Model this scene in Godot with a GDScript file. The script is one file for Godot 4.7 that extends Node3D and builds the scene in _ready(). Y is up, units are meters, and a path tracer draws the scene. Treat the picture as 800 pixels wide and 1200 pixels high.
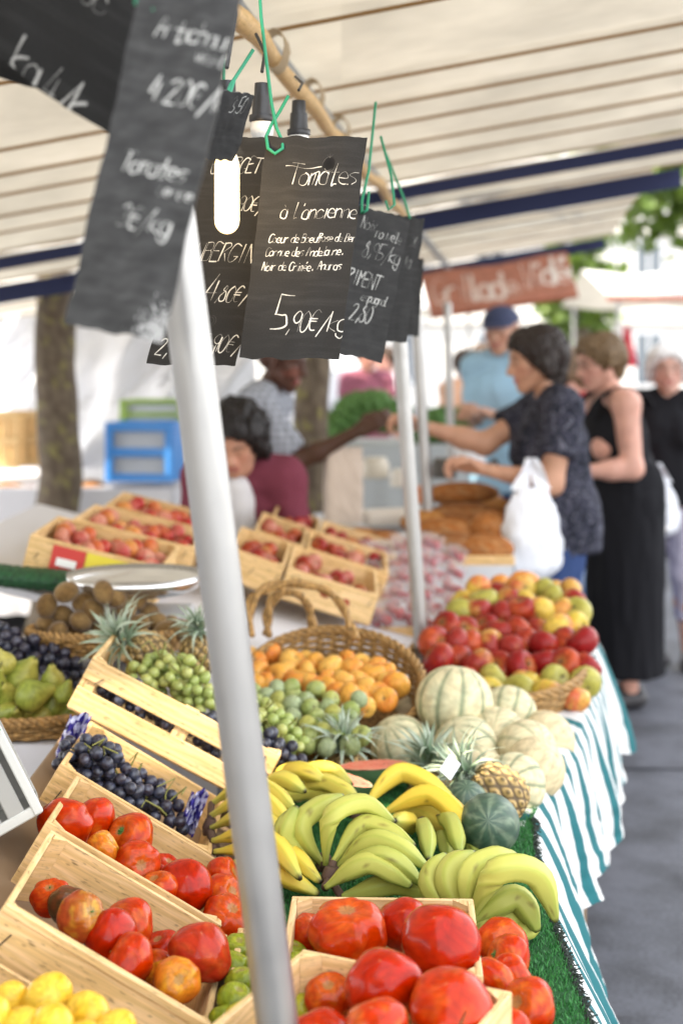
extends Node3D

# ---------------------------------------------------------------- measures
const FOCAL := 1667.0          # picture widths are in photograph pixels, 800 across
const EYE := 1.53              # height of the lens above the ground, metres
const TABLE := 0.66            # top of the market table

var names := {}
var mats := {}
var rng := RandomNumberGenerator.new()
var speck: Array = []

func at(px: float, py: float, d: float) -> Vector3:
	return Vector3((px - 400.0) / FOCAL * d, EYE - (py - 425.0) / FOCAL * d, -d)

func on(px: float, py: float, h: float) -> Vector3:
	return at(px, py, FOCAL * (EYE - h) / (py - 425.0))

func pixel(p: Vector3) -> Vector2:
	return Vector2(400.0 + FOCAL * p.x / -p.z, 425.0 + FOCAL * (EYE - p.y) / -p.z)

# ---------------------------------------------------------------- naming
func numbered(called: String) -> String:
	if not names.has(called):
		names[called] = 0
		return called
	names[called] += 1
	return "%s_%03d" % [called, names[called]]

func tag(o: Node, label := "", category := "", group := "", kind := "") -> void:
	if label: o.set_meta("label", label)
	if category: o.set_meta("category", category)
	if group: o.set_meta("group", group)
	if kind: o.set_meta("kind", kind)

func thing(called: String, label: String, category: String, where := Transform3D(), group := "") -> Node3D:
	var o := Node3D.new()
	o.name = numbered(called)
	add_child(o)
	o.transform = where
	tag(o, label, category, group)
	return o

func part(called: String, mesh: Mesh, parent: Node, where := Transform3D(), m: Material = null) -> MeshInstance3D:
	var o := MeshInstance3D.new()
	o.name = numbered(called) if parent == self else called
	o.mesh = mesh
	if m: o.material_override = m
	o.transform = where
	parent.add_child(o, true)
	return o

func structure(called: String, mesh: Mesh, m: Material, where := Transform3D()) -> MeshInstance3D:
	var o := part(called, mesh, self, where, m)
	tag(o, "", "", "", "structure")
	return o

func copy_of(o: Node3D, where: Transform3D, label: String, group := "") -> Node3D:
	var c: Node3D = o.duplicate()
	c.name = numbered(o.name.rstrip("0123456789").trim_suffix("_"))
	add_child(c)
	c.transform = where
	c.set_meta("label", label)
	if group: c.set_meta("group", group)
	return c

# ordinals for things that only their place in a heap tells apart
const ORD := ["first", "second", "third", "fourth", "fifth", "sixth", "seventh", "eighth", "ninth", "tenth", "eleventh", "twelfth", "thirteenth", "fourteenth", "fifteenth", "sixteenth", "seventeenth", "eighteenth", "nineteenth", "twentieth"]
func label_heap(list: Array, adjectives: Array, place: String, group: String, per_row: int) -> void:
	var order := range(list.size())
	order.sort_custom(func(a, b): return pixel(list[a].position).y < pixel(list[b].position).y)
	var r := 0
	while r * per_row < order.size():
		var row: Array = order.slice(r * per_row, (r + 1) * per_row)
		row.sort_custom(func(a, b): return pixel(list[a].position).x < pixel(list[b].position).x)
		for k in row.size():
			var n = list[row[k]]
			var side: String = ORD[k] + " from left"
			if row.size() == 1: side = "alone"
			n.set_meta("label", "%s, %s, %s row %s" % [adjectives[row[k]], side, ORD[r], place])
			n.set_meta("group", group)
		r += 1

# ---------------------------------------------------------------- geometry
class Geo:
	var v := PackedVector3Array()
	var n := PackedVector3Array()
	var c := PackedColorArray()
	var uv := PackedVector2Array()
	var ix := PackedInt32Array()

	# a sheet of nu x nv cells; f(u, v) gives the place, col(u, v) the colour
	func patch(nu: int, nv: int, f: Callable, wrap := false, col: Variant = null, closed := true) -> Geo:
		var o := v.size()
		var mid := Vector3.ZERO
		for j in nv + 1:
			for i in nu + 1:
				var a := float(i) / nu
				var b := float(j) / nv
				var p: Vector3 = f.call(a, b)
				mid += p
				v.append(p)
				n.append(Vector3.ZERO)
				uv.append(Vector2(a, b))
				c.append(col.call(a, b) if col != null else Color.WHITE)
		mid /= (nu + 1) * (nv + 1)
		var tri := PackedInt32Array()
		var vol := 0.0
		for j in nv:
			for i in nu:
				var q := o + j * (nu + 1) + i
				for t in [[q, q + 1, q + nu + 2], [q, q + nu + 2, q + nu + 1]]:
					tri.append_array(t)
					vol += (v[t[0]] - mid).dot((v[t[2]] - v[t[0]]).cross(v[t[1]] - v[t[0]]))
		if closed and vol < 0.0: tri.reverse()
		for k in range(0, tri.size(), 3):
			var w := (v[tri[k + 2]] - v[tri[k]]).cross(v[tri[k + 1]] - v[tri[k]])
			for e in 3: n[tri[k + e]] += w
		ix.append_array(tri)
		if wrap:
			for j in nv + 1:
				var s := o + j * (nu + 1)
				var sum := n[s] + n[s + nu]
				n[s] = sum
				n[s + nu] = sum
			for j in [0, nv]:
				var s: int = o + j * (nu + 1)
				if v[s].distance_squared_to(v[s + nu / 2]) < 1e-9:
					var sum := Vector3.ZERO
					for i in nu: sum += n[s + i]
					for i in nu + 1: n[s + i] = sum
		for k in range(o, v.size()): n[k] = n[k].normalized()
		return self

	func flat(pts: Array, out: Vector3, col := Color.WHITE) -> void:
		var o := v.size()
		var w: Vector3 = (pts[2] - pts[0]).cross(pts[1] - pts[0])
		var order := pts.duplicate()
		if w.dot(out) < 0.0:
			order.reverse()
			w = -w
		for p in order:
			v.append(p)
			n.append(w.normalized())
			c.append(col)
			uv.append(Vector2(p.x, p.y))
		for k in range(1, pts.size() - 1): ix.append_array([o, o + k, o + k + 1])

	func box(t: Transform3D, size: Vector3, bevel := 0.002, col := Color.WHITE) -> Geo:
		var h := size / 2.0
		var b := minf(bevel, minf(h.x, minf(h.y, h.z)) * 0.6)
		var pt := func(s: Vector3, axis: int) -> Vector3:
			var p := s * (h - Vector3(b, b, b))
			p[axis] = s[axis] * h[axis]
			return t * p
		for a in 3:
			var e := (a + 1) % 3
			var g := (a + 2) % 3
			for s in [-1.0, 1.0]:
				var q := []
				for k in [[-1, -1], [1, -1], [1, 1], [-1, 1]]:
					var w := Vector3.ZERO
					w[a] = s; w[e] = k[0]; w[g] = k[1]
					q.append(pt.call(w, a))
				var o := Vector3.ZERO
				o[a] = s
				flat(q, t.basis * o, col)
				for s2 in [-1.0, 1.0]:
					var w1 := Vector3.ZERO
					w1[a] = s; w1[e] = s2; w1[g] = -1
					var w2 := w1
					w2[g] = 1
					o = Vector3.ZERO
					o[a] = s; o[e] = s2
					flat([pt.call(w1, a), pt.call(w2, a), pt.call(w2, e), pt.call(w1, e)], t.basis * o, col)
		for sx in [-1.0, 1.0]:
			for sy in [-1.0, 1.0]:
				for sz in [-1.0, 1.0]:
					var s := Vector3(sx, sy, sz)
					flat([pt.call(s, 0), pt.call(s, 1), pt.call(s, 2)], t.basis * s, col)
		return self

	# a round bar through points, with a radius at each and rounded ends
	func tube(pts: Array, radii: Array, seg := 8, col: Variant = null, squash := 1.0) -> Geo:
		var frames := []
		var side := Vector3.ZERO
		for k in pts.size():
			var d: Vector3 = (pts[mini(k + 1, pts.size() - 1)] - pts[maxi(k - 1, 0)]).normalized()
			if side == Vector3.ZERO: side = d.cross(Vector3.UP if absf(d.y) < 0.9 else Vector3.RIGHT).normalized()
			side = (side - d * side.dot(d)).normalized()
			frames.append([side, d.cross(side).normalized()])
		var last := pts.size() - 1
		var f := func(a: float, b: float) -> Vector3:
			var k := clampi(roundi(b * (last + 2)) - 1, 0, last)
			var r: float = radii[mini(k, radii.size() - 1)]
			if b == 0.0 or b == 1.0: r *= 0.01
			var w := a * TAU
			return pts[k] + frames[k][0] * cos(w) * r + frames[k][1] * sin(w) * r * squash
		return patch(seg, last + 2, f, true, col)

	func mesh(m: Material = null) -> ArrayMesh:
		var a := []
		a.resize(Mesh.ARRAY_MAX)
		a[Mesh.ARRAY_VERTEX] = v
		a[Mesh.ARRAY_NORMAL] = n
		a[Mesh.ARRAY_COLOR] = c
		a[Mesh.ARRAY_TEX_UV] = uv
		a[Mesh.ARRAY_INDEX] = ix
		var r := ArrayMesh.new()
		r.add_surface_from_arrays(Mesh.PRIMITIVE_TRIANGLES, a)
		if m: r.surface_set_material(0, m)
		return r

# a surface drawn round tapered capsules that melt into each other (surface nets)
class Flesh:
	var bones := []
	var cuts := []            # planes [point, outward normal]: what lies outside is cut off

	func bone(a: Vector3, b: Vector3, ra: float, rb: float, flat_end := false) -> Flesh:
		bones.append([a, b, ra, rb, flat_end])
		return self

	func cut(p: Vector3, out: Vector3) -> Flesh:
		cuts.append([p, out.normalized()])
		return self

	func into(g: Geo, cell: float, k: float, col: Variant = null, ripple: Variant = null) -> void:
		var lo := Vector3(1e9, 1e9, 1e9)
		var hi := -lo
		for b in bones:
			for e in 2:
				var r: float = b[2 + e] + cell * 3.0 + k * 0.5
				lo = lo.min(b[e] - Vector3(r, r, r))
				hi = hi.max(b[e] + Vector3(r, r, r))
		var nx := int((hi.x - lo.x) / cell) + 2
		var ny := int((hi.y - lo.y) / cell) + 2
		var nz := int((hi.z - lo.z) / cell) + 2
		var f := PackedFloat32Array()
		f.resize(nx * ny * nz)
		f.fill(1.0)
		for b in bones:
			var a: Vector3 = b[0]
			var ab: Vector3 = b[1] - a
			var ll := maxf(ab.length_squared(), 1e-9)
			var ra: float = b[2]
			var rb: float = b[3]
			var stop: bool = b[4]
			var dir := ab.normalized()
			var len := sqrt(ll)
			var m := maxf(ra, rb) + k + cell * 2.0
			var l3 := (a.min(b[1]) - Vector3(m, m, m) - lo) / cell
			var h3 := (a.max(b[1]) + Vector3(m, m, m) - lo) / cell
			for z in range(maxi(0, int(l3.z)), mini(nz, int(h3.z) + 1)):
				for y in range(maxi(0, int(l3.y)), mini(ny, int(h3.y) + 1)):
					var q := (z * ny + y) * nx
					for x in range(maxi(0, int(l3.x)), mini(nx, int(h3.x) + 1)):
						var p := lo + Vector3(x, y, z) * cell - a
						var t := clampf(p.dot(ab) / ll, 0.0, 1.0)
						var d := (p - ab * t).length() - lerpf(ra, rb, t)
						if stop: d = maxf(d, p.dot(dir) - len)
						var old := f[q + x]
						var h := maxf(k - absf(old - d), 0.0) / k
						f[q + x] = minf(old, d) - h * h * k * 0.25
		for cu in cuts:
			for z in nz:
				for y in ny:
					var q := (z * ny + y) * nx
					for x in nx:
						if f[q + x] < cell * 3.0:
							f[q + x] = maxf(f[q + x], (lo + Vector3(x, y, z) * cell - cu[0]).dot(cu[1]))
		if ripple != null:
			for z in nz:
				for y in ny:
					var q := (z * ny + y) * nx
					for x in nx:
						if absf(f[q + x]) < cell * 4.0: f[q + x] += ripple.call(lo + Vector3(x, y, z) * cell)
		var step := [1, nx, nx * ny]
		var off := [0, 1, nx, nx + 1, nx * ny, nx * ny + 1, nx * ny + nx, nx * ny + nx + 1]
		var id := PackedInt32Array()
		id.resize(f.size())
		id.fill(-1)
		var o := g.v.size()
		for z in nz - 1:
			for y in ny - 1:
				for x in nx - 1:
					var q := (z * ny + y) * nx + x
					var s := f[q] < 0.0
					if (f[q + 1] < 0.0) == s and (f[q + off[2]] < 0.0) == s and (f[q + off[3]] < 0.0) == s and (f[q + off[4]] < 0.0) == s and (f[q + off[5]] < 0.0) == s and (f[q + off[6]] < 0.0) == s and (f[q + off[7]] < 0.0) == s:
						continue
					var sum := Vector3.ZERO
					var hits := 0
					for e in 8:
						for ax in 3:
							if e & (1 << ax): continue
							var fa := f[q + off[e]]
							var fb := f[q + off[e | (1 << ax)]]
							if (fa < 0.0) != (fb < 0.0):
								var p := Vector3(e & 1, (e >> 1) & 1, e >> 2)
								p[ax] += fa / (fa - fb)
								sum += p
								hits += 1
					var w := lo + (Vector3(x, y, z) + sum / hits) * cell
					id[q] = g.v.size()
					g.v.append(w)
					g.n.append(Vector3.ZERO)
					g.uv.append(Vector2(w.x, w.y))
					g.c.append(col.call(w) if col != null else Color.WHITE)
		for z in range(1, nz - 1):
			for y in range(1, ny - 1):
				for x in range(1, nx - 1):
					var q := (z * ny + y) * nx + x
					var s := f[q] < 0.0
					for ax in 3:
						if (f[q + step[ax]] < 0.0) == s: continue
						var e1: int = step[(ax + 1) % 3]
						var e2: int = step[(ax + 2) % 3]
						var w := [id[q - e1 - e2], id[q - e2], id[q], id[q - e1]]
						if w.min() < 0: continue
						if s: w.reverse()
						g.ix.append_array([w[0], w[1], w[2], w[0], w[2], w[3]])
						var nn: Vector3 = (g.v[w[2]] - g.v[w[0]]).cross(g.v[w[1]] - g.v[w[0]]) + (g.v[w[3]] - g.v[w[0]]).cross(g.v[w[2]] - g.v[w[0]])
						for i in 4: g.n[w[i]] += nn
		for i in range(o, g.v.size()): g.n[i] = g.n[i].normalized()

# ---------------------------------------------------------------- materials
func lin(r: float, g: float, b: float) -> Color:
	return Color(r, g, b).linear_to_srgb()

func noise(frequency: float, seed_ := 1, octaves := 4) -> FastNoiseLite:
	var f := FastNoiseLite.new()
	f.seed = seed_
	f.frequency = frequency
	f.fractal_octaves = octaves
	return f

func plain(called: String, color: Color, rough := 0.6, metal := 0.0, spec := 0.5) -> StandardMaterial3D:
	if mats.has(called): return mats[called]
	var m := StandardMaterial3D.new()
	m.resource_name = called
	m.albedo_color = color
	m.roughness = rough
	m.metallic = metal
	m.metallic_specular = spec
	mats[called] = m
	return m

func tinted(called: String, rough := 0.5, spec := 0.5) -> StandardMaterial3D:
	var m := plain(called, Color.WHITE, rough, 0.0, spec)
	m.vertex_color_use_as_albedo = true
	return m

func picture(w: int, h: int, f: Callable) -> ImageTexture:
	var im := Image.create(w, h, false, Image.FORMAT_RGB8)
	for y in h:
		for x in w: im.set_pixel(x, y, f.call(x, y))
	return ImageTexture.create_from_image(im)

func triplanar(m: StandardMaterial3D, t: Texture2D, scale: float, world_ := false) -> StandardMaterial3D:
	m.albedo_texture = t
	m.uv1_triplanar = true
	m.uv1_world_triplanar = world_
	m.uv1_scale = Vector3.ONE * scale
	return m

func relief(m: StandardMaterial3D, t: Texture2D, centimetres: float) -> StandardMaterial3D:
	m.heightmap_enabled = true
	m.heightmap_texture = t
	m.heightmap_scale = centimetres
	return m

# ---------------------------------------------------------------- textures shared by many things
func make_textures() -> void:
	# pale poplar: long fibres, a few darker rings and flecks
	for k in 2:
		var a := noise(0.012, 3 + k, 3)
		var b := noise(0.06, 9 + k, 3)
		var fl := noise(0.03, 21 + k, 2)
		mats["wood_picture_%d" % k] = picture(768, 384, func(x, y):
			var warp := a.get_noise_2d(x * 0.35, y * 1.2) * 16.0
			var g := 0.5 + 0.5 * sin((y + warp) * 0.34 + a.get_noise_2d(x * 0.2, y) * 7.0)
			var fib := b.get_noise_2d(x * 0.12, y * 4.0)
			var fleck := maxf(0.0, fl.get_noise_2d(x * 0.9, y * 5.0) - 0.42)
			var t := 0.90 + 0.08 * g + 0.10 * fib - fleck * 0.9
			return Color(0.90 * t, 0.765 * t - 0.012 * (1.0 - g), 0.56 * t - 0.05 * (1.0 - g)))
	for k in 6:
		var m := plain("crate_wood_%d" % k, lin([0.95, 1.0, 0.88, 1.0, 0.82, 0.93][k], [0.93, 1.0, 0.85, 0.96, 0.80, 0.94][k], [0.88, 1.0, 0.80, 0.88, 0.74, 0.97][k]), 0.62)
		triplanar(m, mats["wood_picture_%d" % (k % 2)], 1.7)
		m.uv1_scale = Vector3(1.5, 3.0, 3.0)
		m.uv1_offset = Vector3(0.5 + 0.07 * k, 0.21 * k + 0.4, 0.5 + 0.13 * k)
	var soft := noise(0.02, 5, 4)
	mats["mottle"] = picture(256, 256, func(x, y):
		var a := float(x) / 256.0 * TAU
		var b := float(y) / 256.0 * TAU
		var t := 0.93 + 0.16 * soft.get_noise_3d(cos(a) * 60.0 + 90.0 * cos(b), sin(a) * 60.0, sin(b) * 90.0)
		return Color(t, t, t))
	var fine := noise(0.09, 15, 3)
	mats["pores"] = picture(256, 256, func(x, y):
		var t := 0.5 + 0.5 * fine.get_noise_2d(x, y)
		return Color(t, t, t))

func fruit_skin(called: String, rough: float, spec := 0.5, coat := 0.0, sss := 0.0) -> StandardMaterial3D:
	if mats.has(called): return mats[called]
	var m := tinted(called, rough, spec)
	m.albedo_texture = mats["mottle"]
	m.uv1_scale = Vector3(2, 1, 1)
	if coat > 0.0:
		m.clearcoat_enabled = true
		m.clearcoat = coat
		m.clearcoat_roughness = 0.12
	if sss > 0.0:
		m.subsurf_scatter_enabled = true
		m.subsurf_scatter_strength = sss
	return m

# a turned body: radius(th, phi) and rise(th, phi) in units of r; th 0 top .. PI bottom
func turned(nu: int, nv: int, r: float, radius: Callable, rise: Callable, col: Callable, m: Material) -> ArrayMesh:
	var g := Geo.new()
	g.patch(nu, nv, func(a, b):
		var th: float = b * PI
		var ph: float = a * TAU
		var q: float = radius.call(th, ph) * r * sin(th)
		return Vector3(cos(ph) * q, rise.call(th, ph) * r, sin(ph) * q), true, func(a, b): return col.call(b * PI, a * TAU))
	return g.mesh(m)

func bump(x: float, c: float, w: float) -> float:
	return exp(-pow((x - c) / w, 2.0))

func tomato_mesh(k: int, base: Color, other: Color, pointed := 0.0, ribs := 0.05, uneven := 1.0) -> ArrayMesh:
	var nz := noise(0.8, 40 + k, 3)
	var soft := noise(0.55, 340 + k, 1)
	var count := 5 + k % 4
	return turned(60, 36, 1.0, func(th, ph): return 1.0 + ribs * (cos(ph * count + k) + 0.5 * cos(ph * (count + 3) + 2.0 * k)) * pow(maxf(0.0, 1.0 - th / 2.6), 1.3) + uneven * 0.06 * soft.get_noise_3d(cos(ph) * sin(th) * 2.0, cos(th) * 2.0, sin(ph) * sin(th) * 2.0),
		func(th, ph): return 0.84 * cos(th) - 0.24 * bump(th, 0.0, 0.4) - pointed * bump(th, PI, 0.62) + uneven * 0.06 * soft.get_noise_3d(cos(ph) * sin(th) * 1.5 + 9.0, sin(ph) * sin(th) * 1.5, cos(th)),
		func(th, ph):
			var p := Vector3(cos(ph) * sin(th), cos(th), sin(ph) * sin(th)) * 1.8
			var t := clampf(0.55 * bump(th, 0.25, 0.55) + 1.2 * maxf(0.0, nz.get_noise_3dv(p)) , 0.0, 1.0)
			var c := base.lerp(other, t)
			if th < 0.2: c = c.lerp(Color(0.30, 0.22, 0.08), 0.6)
			return c, fruit_skin("tomato_skin", 0.2, 0.33))

func calyx_mesh() -> ArrayMesh:
	var g := Geo.new()
	for k in 6:
		var a := TAU * k / 6.0
		var d := Vector3(cos(a), 0, sin(a))
		g.tube([Vector3(0, 0.03, 0), d * 0.14 + Vector3(0, 0.05, 0), d * 0.28 + Vector3(0, 0.0, 0), d * 0.38 + Vector3(0, 0.07, 0)], [0.045, 0.06, 0.045, 0.01], 6, null, 0.35)
	g.tube([Vector3(0, 0, 0), Vector3(0.01, 0.1, 0), Vector3(0.05, 0.18, 0.02)], [0.04, 0.032, 0.04], 6)
	return g.mesh(plain("calyx_green", lin(0.06, 0.16, 0.03), 0.7))

func apple_mesh(k: int, a_: Color, b_: Color, c_: Color) -> ArrayMesh:
	var nz := noise(0.9, 70 + k, 3)
	return turned(22, 14, 1.0, func(th, ph): return 1.0 + 0.03 * cos(ph * 5.0 + k) * bump(th, 2.6, 0.6) + 0.05 * bump(th, 1.1, 0.6),
		func(th, _ph): return 0.88 * cos(th) - 0.34 * bump(th, 0.0, 0.42) + 0.2 * bump(th, PI, 0.35),
		func(th, ph):
			var side := 0.5 + 0.5 * cos(ph + k)
			var t := clampf(side * 1.3 - 0.45 + 0.8 * nz.get_noise_3d(cos(ph) * 3.0, th * 0.7, sin(ph) * 3.0), 0.0, 1.0)
			var c := a_.lerp(b_, t)
			if th < 0.5: c = c.lerp(c_, 0.6 * (1.0 - th / 0.5))
			if th < 0.12 or th > 3.0: c = Color(0.12, 0.08, 0.04)
			return c, fruit_skin("apple_skin", 0.28, 0.32))

func stalk(parent: Node, r: float, col := Color(0.10, 0.06, 0.03), length := 0.3) -> void:
	var key := "stalk_%.2f" % length
	if not mats.has(key):
		mats[key] = Geo.new().tube([Vector3(0, 0.5, 0), Vector3(0.02, 0.5 + length * 0.6, 0), Vector3(0.08, 0.5 + length, 0.02)], [0.045, 0.035, 0.05], 6).mesh(plain("stalk_brown", Color(col.r, col.g, col.b).linear_to_srgb(), 0.8))
	part("stalk", mats[key], parent, Transform3D(Basis().scaled(Vector3.ONE * r), Vector3.ZERO))

# a whole fruit as a thing: a body scaled from unit radius
func fruit(called: String, category: String, mesh: Mesh, p: Vector3, r: float, turn: Vector3, squash := Vector3.ONE) -> MeshInstance3D:
	var o := part(called, mesh, self, Transform3D(Basis.from_euler(turn) * Basis().scaled(squash * r), p))
	tag(o, "", category)
	return o

func any_turn(lean := 0.5) -> Vector3:
	return Vector3(rng.randf_range(-lean, lean), rng.randf() * TAU, rng.randf_range(-lean, lean))

# ---------------------------------------------------------------- bananas
func banana_mesh(pts: Array, r: float, ripe: float, seed_: int) -> ArrayMesh:
	var nz := noise(3.0, seed_, 2)
	var path := []
	var c := Curve3D.new()
	var m: int = pts.size()
	for k in m:
		var d: Vector3 = (pts[mini(k + 1, m - 1)] - pts[maxi(k - 1, 0)]) * (0.23 if m > 3 else 0.28)
		if k == 0 or k == m - 1: d *= 0.7
		c.add_point(pts[k], -d, d)
	var len := c.get_baked_length()
	var steps := 18
	for k in steps + 1: path.append(c.sample_baked(len * k / steps, true))
	var up: Vector3 = ((pts[0] + pts[m - 1]) * 0.5 - pts[m / 2]).normalized()
	var prof := func(t: float) -> float:
		var a := smoothstep(0.04, 0.40, t) * 0.70 + 0.30
		var b := 1.0 - 0.62 * smoothstep(0.72, 0.975, t)
		return a * b * (0.55 if t > 0.985 else 1.0)
	var green := Color(0.29, 0.33, 0.07)
	var lime := Color(0.47, 0.46, 0.10)
	var gold := Color(0.80, 0.54, 0.055)
	var f := func(a: float, b: float) -> Vector3:
		var k := clampi(roundi(b * (steps + 2)) - 1, 0, steps)
		var p: Vector3 = path[k]
		var d: Vector3 = (path[mini(k + 1, steps)] - path[maxi(k - 1, 0)]).normalized()
		var s := d.cross(up).normalized()
		var w := s.cross(d).normalized()
		var rr: float = prof.call(float(k) / steps) * r * 0.84
		if b == 0.0 or b == 1.0: rr *= 0.02
		var an := a * TAU
		rr *= 1.0 + 0.075 * cos(5.0 * an) + 0.02 * cos(10.0 * an)
		return p + s * cos(an) * rr + w * sin(an) * rr
	var col := func(a: float, b: float) -> Color:
		var t := ripe + 0.05 * nz.get_noise_2d(a * 2.0, b * 4.0) - 0.35 * smoothstep(0.72, 0.95, b) - 0.3 * smoothstep(0.25, 0.02, b)
		var q := green.lerp(lime, clampf(t * 2.0, 0, 1)).lerp(gold, clampf(t * 2.0 - 1.0, 0, 1))
		q = q.lerp(Color(q.r * 0.72, q.g * 0.8, q.b * 0.6), pow(0.5 + 0.5 * cos(5.0 * a * TAU), 10.0) * 0.7)
		if b > 0.94: q = Color(0.035, 0.028, 0.015)
		elif nz.get_noise_2d(a * 9.0 + 40.0, b * 22.0) > 0.62: q = q.lerp(Color(0.13, 0.07, 0.02), 0.6)
		return q
	return Geo.new().patch(20, steps + 2, f, true, col).mesh(tinted("banana_skin", 0.45, 0.35))

# bunch: a list of fingers, each [ripeness, [px, py, height], ...] from the stalk outwards
func banana_bunch(label: String, stalk_at: Vector3, fingers: Array, r: float, lift := 0.0) -> void:
	var t := thing("banana_bunch", label, "bananas", Transform3D(Basis(), stalk_at), "banana bunches on the green mat")
	var n := 0
	for f in fingers:
		var pts := []
		for k in range(1, f.size()): pts.append(on(f[k][0], f[k][1], f[k][2] + lift) - stalk_at)
		part("banana", banana_mesh(pts, r * (1.0 + 0.06 * sin(n * 2.3)), f[0], 100 + names["banana_bunch"] * 17 + n), t)
		n += 1
	var g := Geo.new()
	for f in fingers:
		var q: Vector3 = on(f[1][0], f[1][1], f[1][2] + lift) - stalk_at
		g.tube([q, q * 0.4, Vector3.ZERO], [r * 0.36, r * 0.34, r * 0.5], 7)
	g.tube([Vector3(0, -0.01, 0.004), Vector3(0, 0.004, 0), Vector3(0.002, 0.018, 0)], [r * 0.62, r * 0.7, r * 0.5], 8)
	part("stalk", g.mesh(plain("banana_stalk", lin(0.09, 0.05, 0.035), 0.8)), t)

# ---------------------------------------------------------------- pineapple
func leaf_mesh(k: int, length: float, width: float, droop: float) -> ArrayMesh:
	var g := Geo.new()
	var col := func(a: float, b: float) -> Color:
		var c := Color(0.17, 0.26, 0.15).lerp(Color(0.50, 0.56, 0.46), clampf(absf(a - 0.5) * 1.6 + 0.3 * sin(b * 9.0 + k), 0, 1))
		return c.lerp(Color(0.36, 0.33, 0.2), smoothstep(0.86, 1.0, b))
	var f := func(a: float, b: float) -> Vector3:
		var w := width * (1.0 - pow(b, 1.6)) * (0.75 + 0.5 * b * (1.0 - b) * 2.0) + 0.0004
		var x := (a - 0.5) * 2.0
		var bend := droop * b * b
		return Vector3(x * w, length * b * cos(bend * 0.8), length * b * sin(bend) + (1.0 - x * x) * -w * 0.5)
	g.patch(4, 8, f, false, col, false)
	g.patch(4, 8, func(a, b): return f.call(1.0 - a, b) + Vector3(0, 0, -0.0012), false, col, false)
	return g.mesh(tinted("pineapple_leaf", 0.55))

func pineapple(label: String, base: Vector3, axis: Vector3, r: float, h: float, leaf: float, body_shown := true) -> void:
	var y := axis.normalized()
	var x := y.cross(Vector3(0, 0, 1)).normalized()
	var t := thing("pineapple", label, "pineapple", Transform3D(Basis(x, y, x.cross(y)), base))
	if body_shown:
		var eyes := 11
		var rows := 9
		var bodyf := func(a: float, b: float) -> Vector3:
			var th := b * PI
			var q := pow(sin(th), 0.62) * r
			var u := a * eyes
			var v := b * rows
			var s := absf(sin((u + v * 0.5) * PI)) * absf(sin((u - v * 0.5) * PI))
			q *= 0.93 + 0.13 * s + (0.05 if s > 0.9 else 0.0)
			return Vector3(cos(a * TAU) * q, h * 0.5 - h * 0.5 * cos(th) if false else h * 0.5 + h * 0.5 * cos(th), sin(a * TAU) * q)
		var bodyc := func(a: float, b: float) -> Color:
			var u := a * eyes
			var v := b * rows
			var s := absf(sin((u + v * 0.5) * PI)) * absf(sin((u - v * 0.5) * PI))
			var c := Color(0.10, 0.065, 0.025).lerp(Color(0.44, 0.30, 0.11), smoothstep(0.12, 0.55, s))
			if s > 0.9: c = Color(0.17, 0.12, 0.05)
			return c
		part("body", Geo.new().patch(132, 90, bodyf, true, bodyc).mesh(tinted("pineapple_skin", 0.6)), t)
	var crown := Node3D.new()
	crown.name = "crown"
	t.add_child(crown, true)
	crown.position = Vector3(0, h * 0.97, 0)
	var kinds := []
	for k in 3: kinds.append(leaf_mesh(k, leaf, leaf * 0.085, [0.5, 0.95, 0.2][k]))
	for k in 46:
		var q := float(k) / 46.0
		var tilt := lerpf(0.05, 1.25, pow(q, 0.8)) + rng.randf_range(-0.1, 0.1)
		var s := lerpf(0.8, 0.85, q) * (0.75 + 0.45 * sin(q * PI)) * rng.randf_range(0.85, 1.1)
		var b := Basis(Vector3.UP, k * 2.39996) * Basis(Vector3.RIGHT, tilt)
		part("leaf", kinds[k % 3 if q > 0.25 else 2], crown, Transform3D(b.scaled_local(Vector3.ONE * s), b * Vector3(0, -0.006, 0) + Vector3(0, 0.02 * (1.0 - q), 0)))

# ---------------------------------------------------------------- melons
func melon_mesh(k: int) -> ArrayMesh:
	var nz := noise(1.6, 200 + k, 4)
	var tint: float = [0.0, 0.5, 1.0][k % 3]
	return turned(60, 24, 1.0, func(th, ph):
			var g := pow(absf(cos(ph * 5.0)), 24.0) * sin(th)
			return 1.0 - 0.035 * g,
		func(th, _ph): return 0.93 * cos(th) - 0.03 * bump(th, 0.0, 0.2),
		func(th, ph):
			var g := pow(absf(cos(ph * 5.0 + 0.04 * sin(th * 5.0))), 30.0)
			var c := Color(0.68, 0.60, 0.37).lerp(Color(0.68, 0.56, 0.34), tint)
			c = c.lerp(Color(0.58, 0.58, 0.37), clampf(0.25 + nz.get_noise_3d(cos(ph) * 2.0, th, sin(ph) * 2.0) * 1.4, 0, 1) * (1.0 - tint))
			c = c.lerp(Color(0.14, 0.20, 0.11), g * (0.85 - 0.65 * tint) * smoothstep(0.15, 0.5, th))
			if th < 0.12: c = Color(0.3, 0.28, 0.15)
			return c, netted())

func netted() -> StandardMaterial3D:
	var m := fruit_skin("melon_skin", 0.6, 0.35)
	if not m.heightmap_enabled: relief(m, mats["pores"], 0.05)
	return m

func watermelon_mesh() -> ArrayMesh:
	var nz := noise(1.2, 310, 4)
	return turned(48, 24, 1.0, func(_th, _ph): return 1.0, func(th, _ph): return 1.12 * cos(th),
		func(th, ph):
			var s := sin(ph * 9.0 + 1.6 * nz.get_noise_2d(th * 4.0, ph * 2.0))
			return Color(0.05, 0.095, 0.06).lerp(Color(0.16, 0.22, 0.14), smoothstep(0.0, 0.8, s) * 0.8), fruit_skin("watermelon_skin", 0.45))

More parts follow.
